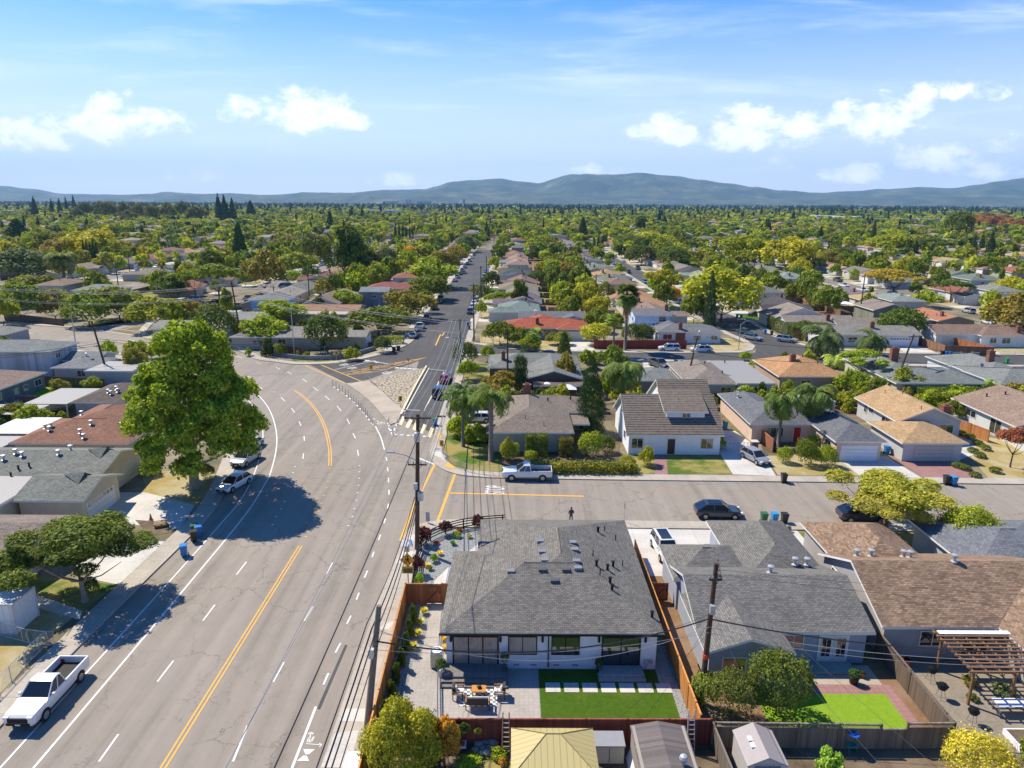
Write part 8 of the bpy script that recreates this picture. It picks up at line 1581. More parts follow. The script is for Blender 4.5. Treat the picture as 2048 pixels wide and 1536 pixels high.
# ---------------------------------------------------------------- things of the yards
t = thing('shipping_container', 'white corrugated shipping container under the magnolia', 'container', (*P(10, 1262), 0), R(0)); x0, y0 = P(34, 1270)
t.location = (x0 - 3, y0 + 1.25, 0); m = MB()
for k in range(24): m.box(-3 + k * .25, -1.22 - (.0 if k % 2 else .04), .15, -2.75 + k * .25, -1.2, 2.45).box(-3 + k * .25, 1.2, .15, -2.75 + k * .25, 1.22 + (0 if k % 2 else .04), 2.45)
for k in range(10): m.box(2.98, -1.2 + k * .24, .15, 3.0 + (0 if k % 2 else .045), -.96 + k * .24, 2.45)
m.box(-2.99, -1.2, .05, 2.97, 1.2, 2.5); m.build('shell', MAT['plaster_white'], t)
fr = MB().box(2.9, -1.29, 0, 3.08, -1.2, 2.6).box(2.9, 1.2, 0, 3.08, 1.29, 2.6).box(-3.05, -1.29, 2.5, 2.9, -1.2, 2.6).box(-3.05, -1.29, 0, 2.9, -1.2, .15).box(2.95, -1.2, 2.5, 3.08, 1.2, 2.6); fr.build('corner_frame', MAT['paint_any'], t, color=(.62, .6, .56))
t = thing('wooden_pallets', 'stack of wooden pallets on the dirt patch by the left pavement', 'pallets', (*P(322, 1052), 0), R(25))
for k in range(3):
 m = MB()
 for j in range(6): m.box(-.6, -.5 + j * .18, k * .16 + .1, .6, -.4 + j * .18, k * .16 + .125)
 for j in (-.58, 0, .5): m.box(j, -.5, k * .16, j + .08, .5, k * .16 + .1)
 m.build('pallet', MAT['paint_any'], t, color=(.4, .24, .13))
t = thing('traffic_cone', 'small orange cone by the pallets', 'traffic cone', (*P(302, 1040), 0)); MB().lathe([(.17, .04), (.03, .7), (0, .7)]).build('cone', MAT['paint_any'], t, color=(.6, .12, .02)); MB().box(-.2, -.2, 0, .2, .2, .04).build('base', MAT['rubber'], t)
def table(t, w, d, h, col, leg=.05, lc=(.1, .06, .03)):
 MB().box(-w / 2, -d / 2, h - .05, w / 2, d / 2, h).build('table_top', MAT['paint_any'], t, color=col)
 for sx in (-1, 1):
  for sy in (-1, 1): MB().box(sx * (w / 2 - .08) - leg / 2, sy * (d / 2 - .08) - leg / 2, 0, sx * (w / 2 - .08) + leg / 2, sy * (d / 2 - .08) + leg / 2, h - .05).build('leg', MAT['paint_any'], t, color=lc)
def armchair(name, lb, x, y, rz, w=.75, seat_col=(.75, .74, .72), frame=(.3, .14, .05), back=(.05, .05, .06)):
 t = thing(name, lb, 'garden seat', (x, y, .03), R(rz), 'garden seats on the patio'); d = .75
 MB().box(-w / 2 + .06, -d / 2, .32, w / 2 - .06, d / 2 - .1, .46).build('seat', MAT['paint_any'], t, color=seat_col); MB().box(-w / 2 + .06, d / 2 - .16, .4, w / 2 - .06, d / 2, .88).build('backrest', MAT['paint_any'], t, color=back)
 for s_ in (-1, 1):
  MB().box(s_ * w / 2 - .05, -d / 2, .58, s_ * w / 2 + .05, d / 2, .64).build('armrest', MAT['paint_any'], t, color=frame)
  for q in (-1, 1): MB().box(s_ * w / 2 - .03, q * (d / 2 - .06) - .03, 0, s_ * w / 2 + .03, q * (d / 2 - .06) + .03, .58).build('leg', MAT['paint_any'], t, color=(.06, .06, .06))
 n = max(1, int(w / .7))
 for k in range(n): MB().ball(((k - (n - 1) / 2) * .65, d / 2 - .26, .62), (.22, .12, .2), 8, 6).build('cushion', MAT['paint_any'], t, color=(.6, .58, .56));
x, y = P(957, 1398); m, nt_, b_ = newmat('rug_pattern'); vo = N(nt_, 'ShaderNodeTexChecker', inp={'Scale': 5.2, 'Color1': (.72, .7, .68, 1), 'Color2': (.2, .2, .21, 1)}); L(nt_, geo(nt_), vo.inputs['Vector']); L(nt_, vo.outputs[0], b_.inputs['Base Color'])
o = MB().box(x - 1.25, y - .75, .028, x + 1.25, y + 1.0, .045).build('rug', MAT['rug_pattern']); tag(o, 'black and white patterned outdoor rug under the patio seats', 'rug')
t = thing('coffee_table', 'low orange wooden table on the patterned rug', 'table', (x, y + .45, .045)); table(t, .95, .65, .42, (.55, .24, .05)); t = thing('table_bowl', 'small dark bowl of greenery on the orange table', 'bowl', (x + .02, y + .5, .465)); MB().lathe([(.06, 0), (.16, .1), (.15, .1), (.0, .04)]).build('bowl', MAT['rubber'], t); MB().ball((0, 0, .12), (.13, .13, .08), 8, 5).build('plant', MAT['paint_any'], t, color=(.05, .07, .03))
armchair('armchair', 'dark-backed wooden armchair at the left end of the rug', x - 1.35, y + .2, 90); armchair('armchair', 'dark-backed wooden armchair at the right end of the rug', x + 1.4, y + .25, -90); armchair('garden_sofa', 'two-seat garden sofa with its back to the dark red fence', x, y - .75, 180, 1.5)
def pot(lb, x, y, r, h, col, top, tc, tr, z=.03, stem=False):
 t = thing('potted_plant', lb, 'potted plant', (x, y, z)); MB().lathe([(r * .7, 0), (r, h), (r * .86, h), (r * .8, h * .85), (0, h * .85)]).build('pot', MAT['paint_any'], t, color=col)
 if stem: MB().tube([(0, 0, h * .8), (0, 0, h + stem)], .025, 5).build('stem', MAT['bark'], t)
 o = bpy.data.objects.new('foliage', crown_proto('dense', 1, 'low')); C.objects.link(o); o.parent = t; o.location = (0, 0, h * .85 + (stem or 0)); o.scale = (tr, tr, top); o.color = (*tc, 1)
pot('topiary in a dark pot between the glass doors and the window', -.4, 41.75, .22, .42, (.08, .06, .05), 1.0, (.05, .09, .02), .42, stem=.5); pot('bushy plant in a tall white pot at the left corner of the white house', -4.75, 41.5, .28, .55, (.75, .75, .74), 1.0, (.07, .11, .03), .55); pot('dark leafy pot plant beside the right glass doors', 6.1, 41.9, .2, .35, (.05, .05, .05), 1.0, (.04, .07, .02), .38); pot('green plant in a black tub on the tan patio of the grey house', 23.3, 41.0, .36, .5, (.03, .03, .03), .7, (.05, .1, .02), .5); pot('little red-brown flower pot beside the French doors', 24.2, 41.6, .2, .3, (.2, .08, .05), .3, (.05, .09, .02), .2)
t = thing('patio_steps', 'low dark stone steps before the left glass doors', 'steps', (-2.3, 40.95, 0));
for k in range(3): MB().box(-2.4 + k * .02, -.7 + k * .35, .02 + k * .13, 2.1 - k * .02, 1.4, .15 + k * .13).build('step', MAT['paver_dark'], t)
t = thing('patio_steps', 'small stone landing before the right glass doors', 'steps', (7.5, 41.25, 0)); MB().box(-1.5, -.3, .02, 1.7, 1.1, .2).build('step', MAT['paver_grey'], t); MB().box(-1.4, .05, .2, 1.6, 1.1, .36).build('step', MAT['paver_grey'], t)
t = thing('patio_landing', 'concrete landing below the white French doors', 'steps', (22.2, 42.2, 0)); MB().box(-1.8, -.3, .02, 1.8, .95, .18).build('step', MAT['concrete_walk'], t)
t = thing('air_conditioner', 'grey and white air conditioning unit at the corner of the white house', 'air conditioner', (-5.15, 42.7, .03)); MB().box(-.42, -.42, .05, .42, .42, 1.15).build('casing', MAT['steel'], t); MB().lathe([(.0, 1.17), (.3, 1.17), (.34, 1.15), (.4, 1.2), (.4, 1.23), (.3, 1.22)]).build('fan_grille', MAT['plaster_white'], t)
t = thing('gazebo', 'garden gazebo with a hipped yellow metal roof', 'gazebo', (2.4, 32.2, 0)); m = MB(); zt = 3.0
A_, B_, C_, D_ = (-2.35, -1.8, 2.3), (2.35, -1.8, 2.3), (2.35, 1.8, 2.3), (-2.35, 1.8, 2.3); p_, q_ = (-.4, .75 - .2, zt), (.4, .75 - .2, zt); m.quad(A_, B_, q_, p_).quad(B_, C_, q_).quad(C_, D_, p_, q_).quad(D_, A_, p_); m.quad(D_, C_, B_, A_)
m.build('roof', MAT['metal_yellow'], t, uv=True)
m = MB()
for a, b in ((A_, p_), (B_, q_), (C_, q_), (D_, p_), (p_, q_)): m.tube([a, b], .035, 5)
m.build('roof_ridge', MAT['paint_any'], t, color=(.22, .17, .08))
for sx in (-1, 1):
 for sy in (-1, 1): MB().box(sx * 2.2 - .06, sy * 1.65 - .06, 0, sx * 2.2 + .06, sy * 1.65 + .06, 2.3).build('post', MAT['paint_any'], t, color=(.2, .15, .1))
t = thing('storage_box', 'large cream and grey garden storage box', 'storage box', (5.75, 34.3, 0)); MB().box(-.85, -.45, 0, .85, .5, 1.15).build('body', MAT['paint_any'], t, color=(.5, .44, .33)); MB().box(-.9, -.5, 1.15, .9, .55, 1.25).quad((-.9, -.5, 1.25), (.9, -.5, 1.25), (.9, .55, 1.4), (-.9, .55, 1.4)).build('lid', MAT['paint_any'], t, color=(.3, .3, .31)); MB().box(-.01, -.47, .1, .01, -.45, 1.05).build('door_gap', MAT['rubber'], t)
def shed(name, lb, x, y, w, d, h, pitch, wall, roof, rmat, doors=True, rz=0, ridge='y'):
 t = thing(name, lb, 'shed', (x, y, 0), R(rz)); MB().box(-w / 2 + .08, -d / 2 + .08, .0, w / 2 - .08, d / 2 - .08, h + .02).quad((-w / 2 + .08, -d / 2 + .08, h), (w / 2 - .08, -d / 2 + .08, h), (0, -d / 2 + .08, h + w / 2 * pitch - .06)).quad((-w / 2 + .08, d / 2 - .08, h), (w / 2 - .08, d / 2 - .08, h), (0, d / 2 - .08, h + w / 2 * pitch - .06)).build('wall', MAT['paint_any'], t, color=wall)
 m = MB(); z = h + w / 2 * pitch
 for sg in (-1, 1): m.quad((sg * w / 2, -d / 2, h - .03), (sg * w / 2, d / 2, h - .03), (0, d / 2, z), (0, -d / 2, z)); m.quad((sg * w / 2, -d / 2, h - .09), (sg * w / 2, d / 2, h - .09), (0, d / 2, z - .06), (0, -d / 2, z - .06)); m.quad((sg * w / 2, -d / 2, h - .09), (sg * w / 2, -d / 2, h - .03), (0, -d / 2, z), (0, -d / 2, z - .06)); m.quad((sg * w / 2, -d / 2, h - .09), (sg * w / 2, d / 2, h - .09), (sg * w / 2, d / 2, h - .03), (sg * w / 2, -d / 2, h - .03))
 r = m.build('roof', MAT[rmat], t, uv=True, color=roof)
 if doors:
  for sg in (-1, 1): MB().box(min(0, sg * w * .3) + .02 * (sg > 0), -d / 2 + .03, .05, max(0, sg * w * .3) - .02 * (sg < 0), -d / 2 + .08, h - .1).build('door', MAT['paint_any'], t, color=(.17, .16, .16))
 return t, r
t, r_ = shed('garden_shed', 'grey-roofed garden shed with skylights in front of the weathered fence', 14.05, 33.0, 2.3, 2.7, 1.95, .45, (.5, .47, .45), (.33, .29, .28), 'paint_any')
for sg, yy in ((-1, -.2), (-1, .3)): MB().box(-.62, yy - .18, 2.22, -.38, yy + .18, 2.3).build('skylight', MAT['plaster_white'], r_)
t, r_ = shed('garden_shed', 'large shed with a worn brown-grey roof and a round metal vent', 8.55, 32.3, 3.2, 4.2, 2.2, .18, (.35, .3, .25), (.14, .115, .105), 'fence_wood', False); MB().lathe([(.12, 2.3), (.12, 2.55), (.2, 2.58), (.24, 2.75), (.18, 2.9), (0, 2.95)], (.75, -1.0, 0)).build('roof_vent', MAT['galvanised'], r_)
t = thing('greenhouse_cover', 'low white corrugated lean-to beside the large brown-grey shed', 'lean-to', (10.7, 30.9, 0)); MB().quad((-.6, -1.2, .9), (.6, -1.2, .8), (.6, 1.2, .8), (-.6, 1.2, .9)).build('roof', MAT['metal_white_roof'], t, uv=True); MB().box(-.6, -1.2, 0, .6, 1.2, .78).build('wall', MAT['paint_any'], t, color=(.5, .5, .5))
t = thing('folded_panel', 'pale panel leaning between the storage box and the large shed', 'panel', (6.9, 33.4, 0)); MB().quad((-.1, -.9, 0), (-.1, .9, 0), (.35, .9, 1.3), (.35, -.9, 1.3)).quad((-.07, -.9, 0), (.38, -.9, 1.3), (.38, .9, 1.3), (-.07, .9, 0)).build('board', MAT['plaster_white'], t)
def ladder(lb, x, y, h, col, lean=.5):
 t = thing('ladder', lb, 'ladder', (x, y, 0), 0, 'ladders leaning on the dark red fence');
 for sg in (-1, 1): MB().tube([(sg * .22, 0, 0), (sg * .18, lean, h)], .035, 4).build('side_rail', MAT['paint_any'], t, color=col)
 for k in range(1, int(h / .28)): f = k * .28 / h; MB().box(-.2, lean * f - .03, h * f - .015, .2, lean * f + .03, h * f + .015).build('rung', MAT['steel'], t)
ladder('yellow-topped ladder beside the gazebo', -.25, 34.4, 2.6, (.45, .2, .1)); ladder('grey aluminium ladder at the right end of the dark red fence', 10.7, 34.7, 2.6, (.5, .51, .52))
for i, (px, py, s_) in enumerate(sorted([(958, 1492, .32), (972, 1488, .28), (985, 1490, .35), (966, 1500, .25), (978, 1499, .24), (990, 1500, .22), (950, 1502, .25), (962, 1508, .22), (975, 1508, .3)])):
 x, y = P(px, py); t = MB().ball((0, 0, s_ * .4), (s_, s_ * .8, s_ * .7), 7, 5); rr = random.Random(i); t.v = [(a * rr.uniform(.85, 1.15), b * rr.uniform(.85, 1.15), c_ * rr.uniform(.9, 1.1)) for a, b, c_ in t.v]; o = t.build('rockery_stone', MAT['rock']); o.location = (x, y, 0); tag(o, '%s stone from the left in the small rockery' % nth(i), 'rock', 'rockery stones')
for px, py, w, h_, co, lb in [(940, 1528, 50, .5, 'l', 'mossy lime mound below the rockery'), (1000, 1515, 44, .7, 'b', 'strappy green plants beside the gazebo'), (1005, 1532, 20, .6, 'a', 'orange flowers in front of the strappy plants'), (850, 1520, 60, .5, 'o', 'brownish ground shrub under the orange-leaved tree'), (930, 1445, 36, .8, 'm', 'trailing plant hung on the dark red fence below the baskets'), (960, 1438, 16, .5, 'y', 'right yellow-leaved hanging basket plant'), (922, 1435, 14, .5, 'y', 'left yellow-leaved hanging basket plant'), (1555, 1470, 24, .7, 'm', 'rose bush with pale flowers by the weathered fence'), (1940, 1370, 40, .8, 'o', 'brown-green potted shrub at the pergola yard edge'), (2010, 1390, 60, .8, 's', 'leafy vegetables in the raised bed'), (1945, 1400, 30, .5, 'm', 'low plants beside the raised bed')]:
 x, y = P(px, py); x, y = (x, y) if py > 1446 or px > 1500 else (x, 34.95); bush('garden_plant', lb, x, y, w / FPX * 42, h_, co, 'round', 'low', cat='plant', group='plants of the near gardens', z0=1.0 if (py < 1446 and px < 1000) else 0)
t = thing('planter_tray', 'square white tray with an orange dish by the dark red fence', 'planter', (*P(921, 1498), .3)); MB().box(-.35, -.3, 0, .35, .3, .08).build('tray', MAT['plaster_white'], t); MB().box(-.25, -.2, .08, .25, .2, .12).build('dish', MAT['paint_any'], t, color=(.5, .16, .04)); MB().tube([(0, 0, -.3), (0, 0, 0)], .08, 8).build('pedestal', MAT['rock'], t)
t = thing('fence_ornament', 'small round ornament hung on the dark red fence', 'ornament', (-4.05, 35.24, 1.25)); m = MB(); n = 12
for k in range(n): a0, a1 = 6.283 * k / n, 6.283 * (k + 1) / n; m.tube([(.16 * math.cos(a0), 0, .16 * math.sin(a0)), (.16 * math.cos(a1), 0, .16 * math.sin(a1))], .03, 4)
m.build('ring', MAT['paint_any'], t, color=(.4, .25, .1))
t = thing('garden_chair', 'teal plastic garden chair in front of the weathered fence', 'chair', (*P(1700, 1500), 0), R(10)); TE = (.01, .22, .2)
MB().box(-.28, -.26, .4, .28, .26, .45).build('seat', MAT['plastic_any'], t, color=TE); m = MB()
for k in range(7): a0 = -1.0 + k * .333; m.tube([(.3 * math.sin(a0), .24 + .05 * math.cos(a0), .45), (.3 * math.sin(a0) * 1.1, .34, .75 + .28 * math.cos(a0 * 1.1))], .02, 4)
m.tube([(.31 * math.sin(a0_) * 1.08, .34, .72 + .3 * math.cos(a0_ * 1.1)) for a0_ in [-1.4 + k * .28 for k in range(11)]], .025, 4); m.build('backrest', MAT['plastic_any'], t, color=TE)
for sx in (-1, 1):
 MB().tube([(sx * .3, -.26, .62), (sx * .3, .28, .66)], .03, 5).build('armrest', MAT['plastic_any'], t, color=TE)
 for sy in (-1, 1): MB().tube([(sx * .26, sy * .24, 0), (sx * .27, sy * .24, .62 if sy < 0 else .45)], .025, 5).build('leg', MAT['plastic_any'], t, color=TE)
t = thing('bird_bath', 'blue dish hanging on the weathered fence', 'ornament', (20.3, 34.9, 1.1)); MB().lathe([(.0, 0), (.25, .05), (.33, .14), (.3, .14), (.0, .05)]).build('dish', MAT['plastic_any'], t, color=(.01, .12, .5)); MB().tube([(0, 0, .1), (0, .15, .3)], .02, 4).build('hook', MAT['black_metal'], t)
t = thing('pergola', 'timber pergola with a white-edged slatted roof behind the brown house', 'pergola', (32.5, 40.4, 0)); TB = (.22, .125, .065); m = MB()
for k in range(8): m.box(-2.9 + k * .88, -1.9, 2.52, -2.82 + k * .88, 2.9, 2.66)
for k in range(11): m.box(-3.1, -1.75 + k * .42, 2.662, 3.6, -1.63 + k * .42, 2.72)
m.build('rafters', MAT['paint_any'], t, color=TB); MB().box(-2.8, 2.2, 2.75, 3.4, 2.6, 2.8).build('white_sheet', MAT['plaster_white'], t); MB().box(-3.0, -1.5, 2.38, 3.5, -1.38, 2.52).box(-3.0, 2.0, 2.38, 3.5, 2.12, 2.52).build('beam', MAT['paint_any'], t, color=TB)
for sx in (-2.7, .0, 3.2):
 for sy in (-1.44, 2.06): MB().box(sx - .07, sy - .07, 0, sx + .07, sy + .07, 2.38).build('post', MAT['paint_any'], t, color=TB)
t = thing('garden_table', 'white rectangular garden table under the pergola edge', 'table', (32.0, 38.3, 0)); table(t, 1.9, .8, .74, (.72, .74, .8), .04, (.5, .5, .5))
for x, y, lb in ((28.7, 41.3, 'black kettle barbecue nearest the brown house wall'), (28.4, 39.6, 'small dark barbecue on a trolley'), (29.0, 37.3, 'grey wheeled garden cart near the weathered fence')):
 t = thing('barbecue', lb, 'barbecue', (x, y, 0), 0, 'barbecues of the pergola yard'); MB().lathe([(0, .62), (.25, .7), (.34, .9), (.25, 1.08), (0, 1.15)]).build('bowl', MAT['black_metal'], t)
 for a in (0, 2.1, 4.2): MB().tube([(.15 * math.cos(a), .15 * math.sin(a), .7), (.33 * math.cos(a), .33 * math.sin(a), 0)], .02, 4).build('leg', MAT['steel'], t)
t = thing('orange_bucket', 'orange-red tub against the brown house wall', 'bucket', (27.9, 42.9, 0)); MB().lathe([(.2, 0), (.26, .55), (.22, .55), (.18, .1), (0, .1)]).build('tub', MAT['plastic_any'], t, color=(.6, .06, .01)); MB().lathe([(.1, .55), (.12, .8), (0, .82)]).build('spout', MAT['rubber'], t)
t = thing('raised_bed', 'white-sided raised vegetable bed at the pergola yard', 'raised bed', (31.6, 35.6, 0)); MB().box(-1.3, -.8, 0, 1.3, .8, .4).build('bed_wall', MAT['plaster_white'], t); MB().box(-1.2, -.7, .4, 1.2, .7, .41).build('soil', MAT['earth_bed'], t)
t = thing('planter_wall', 'pale concrete bin enclosure at the foot of the street pavement', 'enclosure', (-8.85, 31.9, 0)); MB().box(-.42, -2.2, 0, .34, 1.6, .95).build('body', MAT['paint_any'], t, color=(.6, .56, .5)); MB().box(-.46, -2.25, .95, .38, 1.65, 1.03).build('top_slab', MAT['plaster_white'], t)
t, r_ = shed('white_shed', 'small white-roofed shed behind the slate roofs', 52.0 - 4.4, 105.5, 4.5, 4, 2.2, .2, (.5, .5, .45), (.7, .7, .7), 'paint_any', True)
t = thing('garden_umbrella', 'bright red garden umbrella beside the orange roof', 'umbrella', (*P(1560, 762), 0)); MB().lathe([(2.0, 2.2), (1.2, 2.6), (0, 2.95)], n=8).build('canopy', MAT['paint_any'], t, color=(.6, .015, .02)); MB().tube([(0, 0, 0), (0, 0, 2.9)], .04, 6).build('pole', MAT['trim_white'], t)
for i, (px, py, w, lb) in enumerate([(1136, 800, 2.6, 'small pale tent-like cover behind the taupe corner house'), (1094, 795, 2.2, 'white garden canopy behind the brick chimney'), (1148, 600, 3, 'white peaked canopy beside the red-brown roof'), (1690, 620, 3.4, 'white tent behind the leafy yards right of centre'), (690, 572, 3, 'white patio canopy beside the sky blue house')]):
 x, y = P(px, py); t = thing('garden_canopy', lb, 'canopy', (x, y, 0)); MB().quad((-w / 2, -w / 2, 2.1), (w / 2, -w / 2, 2.1), (0, 0, 2.7)).quad((w / 2, -w / 2, 2.1), (w / 2, w / 2, 2.1), (0, 0, 2.7)).quad((w / 2, w / 2, 2.1), (-w / 2, w / 2, 2.1), (0, 0, 2.7)).quad((-w / 2, w / 2, 2.1), (-w / 2, -w / 2, 2.1), (0, 0, 2.7)).build('canopy', MAT['plaster_white'], t)
 for sx in (-1, 1):
  for sy in (-1, 1): MB().tube([(sx * w / 2 * .95, sy * w / 2 * .95, 0), (sx * w / 2 * .95, sy * w / 2 * .95, 2.1)], .04, 5).build('post', MAT['steel'], t)
for px, py, lb in ((85, 858, 'x'),): pass
t = thing('boat_cover', 'white covered boat beside the red-brown roof', 'boat', (*P(110, 822), 0), R(20)); MB().ball((0, 0, 1.0), (2.6, .9, .7), 10, 6).build('cover', MAT['plaster_white'], t); MB().box(-1.8, -.6, .2, 1.8, .6, .6).build('trailer', MAT['steel'], t)
def person(x, y, rz, lb):
 me = bpy.data.meshes.new('person'); V = [(0, 0, .95), (0, .01, 1.15), (0, .02, 1.38), (0, .02, 1.5), (0, .03, 1.64), (.1, 0, .92), (.11, -.03, .5), (.11, .02, .07), (.11, -.13, .04), (-.1, 0, .92), (-.12, .05, .5), (-.12, .1, .07), (-.12, -.05, .04), (.2, .02, 1.42), (.27, .04, 1.14), (.2, -.14, 1.0), (.16, -.2, .98), (-.2, .02, 1.42), (-.27, .04, 1.14), (-.2, -.14, 1.02), (-.16, -.2, 1.0)]
 E_ = [(0, 1), (1, 2), (2, 3), (3, 4), (0, 5), (5, 6), (6, 7), (7, 8), (0, 9), (9, 10), (10, 11), (11, 12), (2, 13), (13, 14), (14, 15), (15, 16), (2, 17), (17, 18), (18, 19), (19, 20)]
 rad = [.15, .14, .16, .065, .1, .1, .07, .05, .035, .1, .07, .05, .035, .075, .055, .042, .035, .075, .055, .042, .035]
 me.from_pydata(V, E_, []); o = bpy.data.objects.new('person', me); C.objects.link(o); o.modifiers.new('skin', 'SKIN')
 for i, r_ in enumerate(rad): me.skin_vertices[0].data[i].radius = (r_, r_ * .85)
 me.skin_vertices[0].data[0].use_root = True; s = o.modifiers.new('sub', 'SUBSURF'); s.levels = 2; s.render_levels = 2
 me.materials.append(MAT['paint_any']); o.color = (.02, .015, .03, 1); o.location = (x, y, .14); o.rotation_euler = (0, 0, R(rz)); tag(o, lb, 'person')
 hd = MB().ball((0, .02, 1.68), (.085, .1, .12), 10, 8).box(-.012, -.095, 1.655, .012, -.07, 1.685).build('head', MAT['paint_any'], o, True, color=(.4, .22, .15)); MB().ball((0, .045, 1.715), (.1, .11, .11), 10, 8).build('hair', MAT['paint_any'], o, True, color=(.015, .012, .01))
x, y = P(1141, 1046); person(x, y - .4, 200, 'dark-clothed person standing on the pavement just behind the white house')
# ---------------------------------------------------------------- buildings on the far plain
def far_block(nm, lb, px0, px1, pyb, pyt, depth, wall, roof, rows=2, cat='building'):
 x0, y0 = P(px0, pyb); x1, _ = P(px1, pyb); h = height_px((px0 + px1) / 2, pyb, pyt); t = thing(nm, lb, cat, ((x0 + x1) / 2, y0, 0)); w = (x1 - x0) / 2
 MB().box(-w, 0, 0, w, depth, h).build('wall', MAT['paint_any'], t, color=wall); MB().box(-w - .6, -.6, h, w + .6, depth + .6, h + max(.6, h * .08)).build('roof', MAT['paint_any'], t, color=roof); n = max(4, int(w / 4)); m = MB()
 for r_ in range(rows):
  for k in range(n): xa = -w + 2 * w * (k + .2) / n; m.box(xa, -.06, h * (r_ + .3) / rows, xa + 2 * w / n * .55, -.02, h * (r_ + .7) / rows)
 m.build('window_band', MAT['glass_dark'], t)
far_block('long_hall', 'very long low building with a red-brown roof on the plain', 828, 945, 432, 423, 40, (.6, .55, .48), (.25, .12, .09), 2); far_block('office_block', 'white office building with dark windows right of centre on the plain', 1632, 1675, 441, 432, 30, (.7, .72, .75), (.75, .75, .75), 3); far_block('office_block', 'second white office building beside the first one', 1672, 1722, 443, 434, 40, (.7, .73, .8), (.75, .76, .78), 3)
for i, (a, b) in enumerate([(1750, 1772), (1780, 1806), (1808, 1832), (1838, 1860), (1864, 1888)]): far_block('apartment_block', '%s pale apartment block from the left of the row of five' % nth(i), a, b, 448, 438, 18, (.6, .57, .5), (.35, .32, .28), 3)
far_block('office_tower', 'small dark tower on the skyline', 925.5, 930.5, 412, 399.5, 40, (.16, .24, .34), (.2, .25, .3), 4); far_block('office_block', 'pale block on the skyline left of the dark tower', 811, 826, 412, 400, 40, (.5, .46, .45), (.5, .46, .44), 4); far_block('office_block', 'long glassy block on the skyline', 835, 866, 412, 403, 40, (.3, .37, .45), (.4, .42, .45), 3); far_block('office_block', 'wide grey block on the skyline before the pale one', 766, 802, 412, 403, 40, (.42, .42, .42), (.45, .42, .42), 3)
far_block('office_block', 'long white building band on the left of the plain', 735, 802, 432, 421, 40, (.62, .64, .66), (.6, .6, .6), 2); far_block('terracotta_block', 'long low terracotta-roofed building near the hills', 1336, 1376, 436, 430, 25, (.45, .2, .13), (.5, .18, .1), 1); far_block('white_hall', 'white building at the far left edge', 0, 22, 432, 422, 30, (.6, .55, .5), (.6, .56, .5), 2); far_block('white_hall', 'low white roofs at the left below the skyline', 10, 52, 414, 407, 30, (.65, .63, .6), (.7, .68, .66), 1)
x, y = P(745, 412); t = thing('tower_crane', 'slender crane above the skyline left of the office blocks', 'crane', (x, y, 0)); MB().tube([(0, 0, 0), (0, 0, 60)], 2.0, 4).build('mast', MAT['steel'], t); MB().tube([(6, 0, 52), (0, 0, 60), (-38, 0, 110)], 1.2, 4).build('jib', MAT['steel'], t)
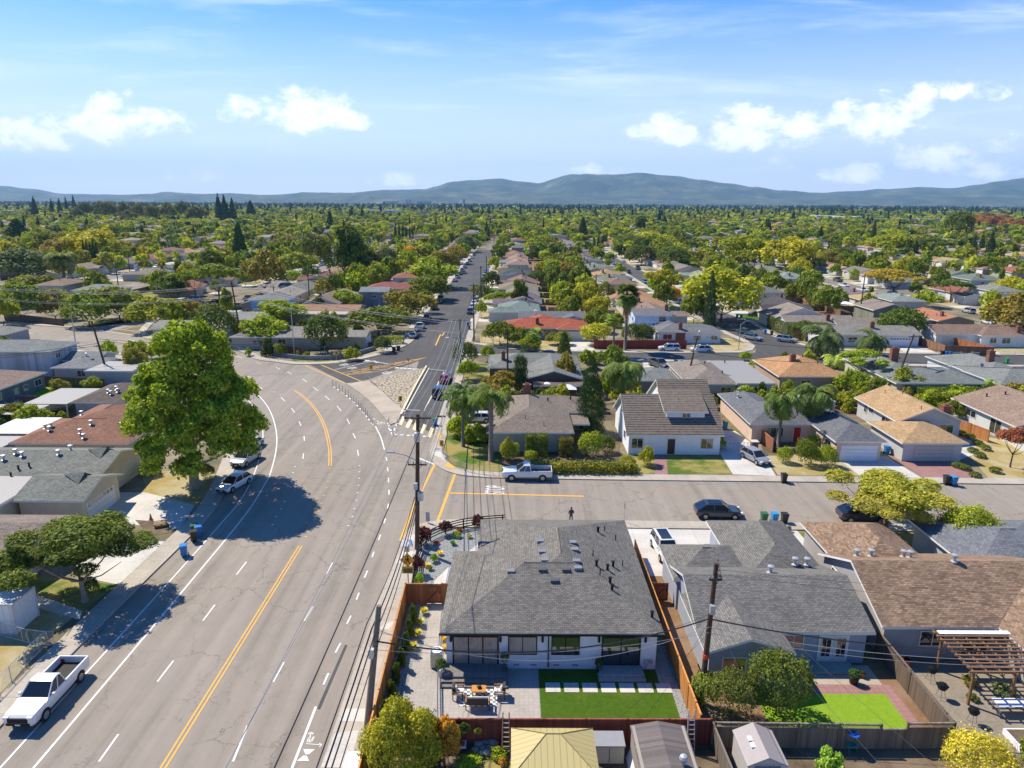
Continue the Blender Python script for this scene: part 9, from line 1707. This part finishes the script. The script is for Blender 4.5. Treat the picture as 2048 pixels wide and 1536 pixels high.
# ---------------------------------------------------------------- hills
ridge = [(-500, 365), (-250, 368), (-100, 369), (0, 372), (60, 378), (130, 388), (210, 389), (240, 390), (300, 388), (330, 384), (400, 388), (470, 388), (540, 390), (620, 385), (690, 386), (780, 380), (850, 379), (870, 374), (900, 365), (940, 361), (1000, 358), (1040, 364), (1080, 367), (1110, 358), (1135, 351), (1143, 349), (1180, 350), (1230, 350), (1280, 348), (1340, 352), (1400, 360), (1450, 367), (1510, 375), (1560, 381), (1640, 386), (1700, 383), (1760, 379), (1850, 375), (1900, 377), (1960, 370), (2000, 363), (2048, 357), (2200, 350), (2400, 360), (2700, 365)]
def hills(name, dist, depth, scale, seed, off=0):
 nx, ny = 460, 40; rs = random.Random(seed); V, F = [], []
 from mathutils import noise as mn
 for j in range(ny):
  for i in range(nx):
   px = -500 + 3200 * i / (nx - 1); k = max(0, min(len(ridge) - 2, next((q for q in range(len(ridge) - 1) if ridge[q + 1][0] >= px + off), len(ridge) - 2))); a, b = ridge[k], ridge[k + 1]; f = min(1, max(0, (px + off - a[0]) / (b[0] - a[0]))); f = f * f * (3 - 2 * f); ry = a[1] + (b[1] - a[1]) * f
   uu, vv = sky_uv(px, ry); hh = max(5, CH + vv * dist) * scale; t_ = j / (ny - 1)
   y = dist - depth + depth * 1.5 * t_; x = uu * y
   prof = math.sin(min(1, t_ / .667) * math.pi / 2) ** 1.25 if t_ <= .667 else math.cos((t_ - .667) / .333 * 1.2)
   n = mn.fractal(Vector((x * .0011, y * .0011, seed)), .9, 2.1, 5); z = hh * prof * (1 + .75 * n * (1 - abs(prof - .0)) * (1.0 if t_ < .667 else 0)) + 170 * n * prof * (1 - prof) - 2
   if t_ > .6 and t_ < .7: z = hh * (1 + .03 * mn.fractal(Vector((x * .004, 0, seed)), 1, 2, 4))
   V.append((x, y, z))
 for j in range(ny - 1):
  for i in range(nx - 1): a = j * nx + i; F.append((a, a + 1, a + nx + 1, a + nx))
 m = MB(); m.v = V; m.f = F; m.m = [0] * len(F); return m
m, nt, b = newmat('hill_cover'); p = geo(nt); f = noise(nt, p, .0022, 8, .68)
L(nt, ramp(nt, f, [(.34, (.012, .022, .01)), (.5, (.04, .055, .02)), (.6, (.1, .1, .04)), (.72, (.26, .22, .12))]), b.inputs['Base Color']); b.inputs['Roughness'].default_value = 1
struct('hills', hills('hills', 13500, 3600, 1.0, 3), MAT['hill_cover'], smooth=True); struct('foothills', hills('foothills', 10800, 2200, .42, 9, 260), MAT['hill_cover'], smooth=True)
# ---------------------------------------------------------------- haze
o = MB().box(-15500, -50, -1, 15500, 16500, 900).build('haze', bpy.data.materials.new('haze_air')); m = o.data.materials[0]; m.use_nodes = True; nt = m.node_tree; nt.nodes.clear()
vol = N(nt, 'ShaderNodeVolumePrincipled'); vol.inputs['Color'].default_value = (.3, .55, .88, 1); vol.inputs['Density'].default_value = HAZE; vol.inputs['Anisotropy'].default_value = .1; mo = N(nt, 'ShaderNodeOutputMaterial'); L(nt, vol.outputs[0], mo.inputs['Volume']); tag(o, 'thin blue summer haze over the valley', 'haze', kind='stuff')
# ---------------------------------------------------------------- flush the yard sheets, drop the prototypes
for (mt, z), mb in yards.items():
 struct({'paver_grey': 'patio', 'paver_red': 'brick_paving', 'concrete_light': 'driveway', 'concrete_tan': 'patio', 'gravel_grey': 'gravel_bed', 'earth_bed': 'garden_soil', 'earth_bark': 'garden_soil'}.get(mt, 'lawn'), mb, MAT[mt])
for root in [h.t for h in protos] + list(CARS.values()) + [BIN]:
 for o in list(root.children_recursive) + [root]: bpy.data.objects.remove(o)
seen = {}
for o in [o for o in bpy.data.objects if o.parent is None and o.get('label')]: seen.setdefault(o['label'].lower(), []).append(o)
for lb, os_ in seen.items():
 if len(os_) > 1 and len({o.get('group') for o in os_}) == 1 and os_[0].get('category') == 'tree':
  os_.sort(key=lambda o: o.location.y)
  for k, o in enumerate(os_[1:]): o['label'] = '%s %s' % (nth(k + 1), o['label'])
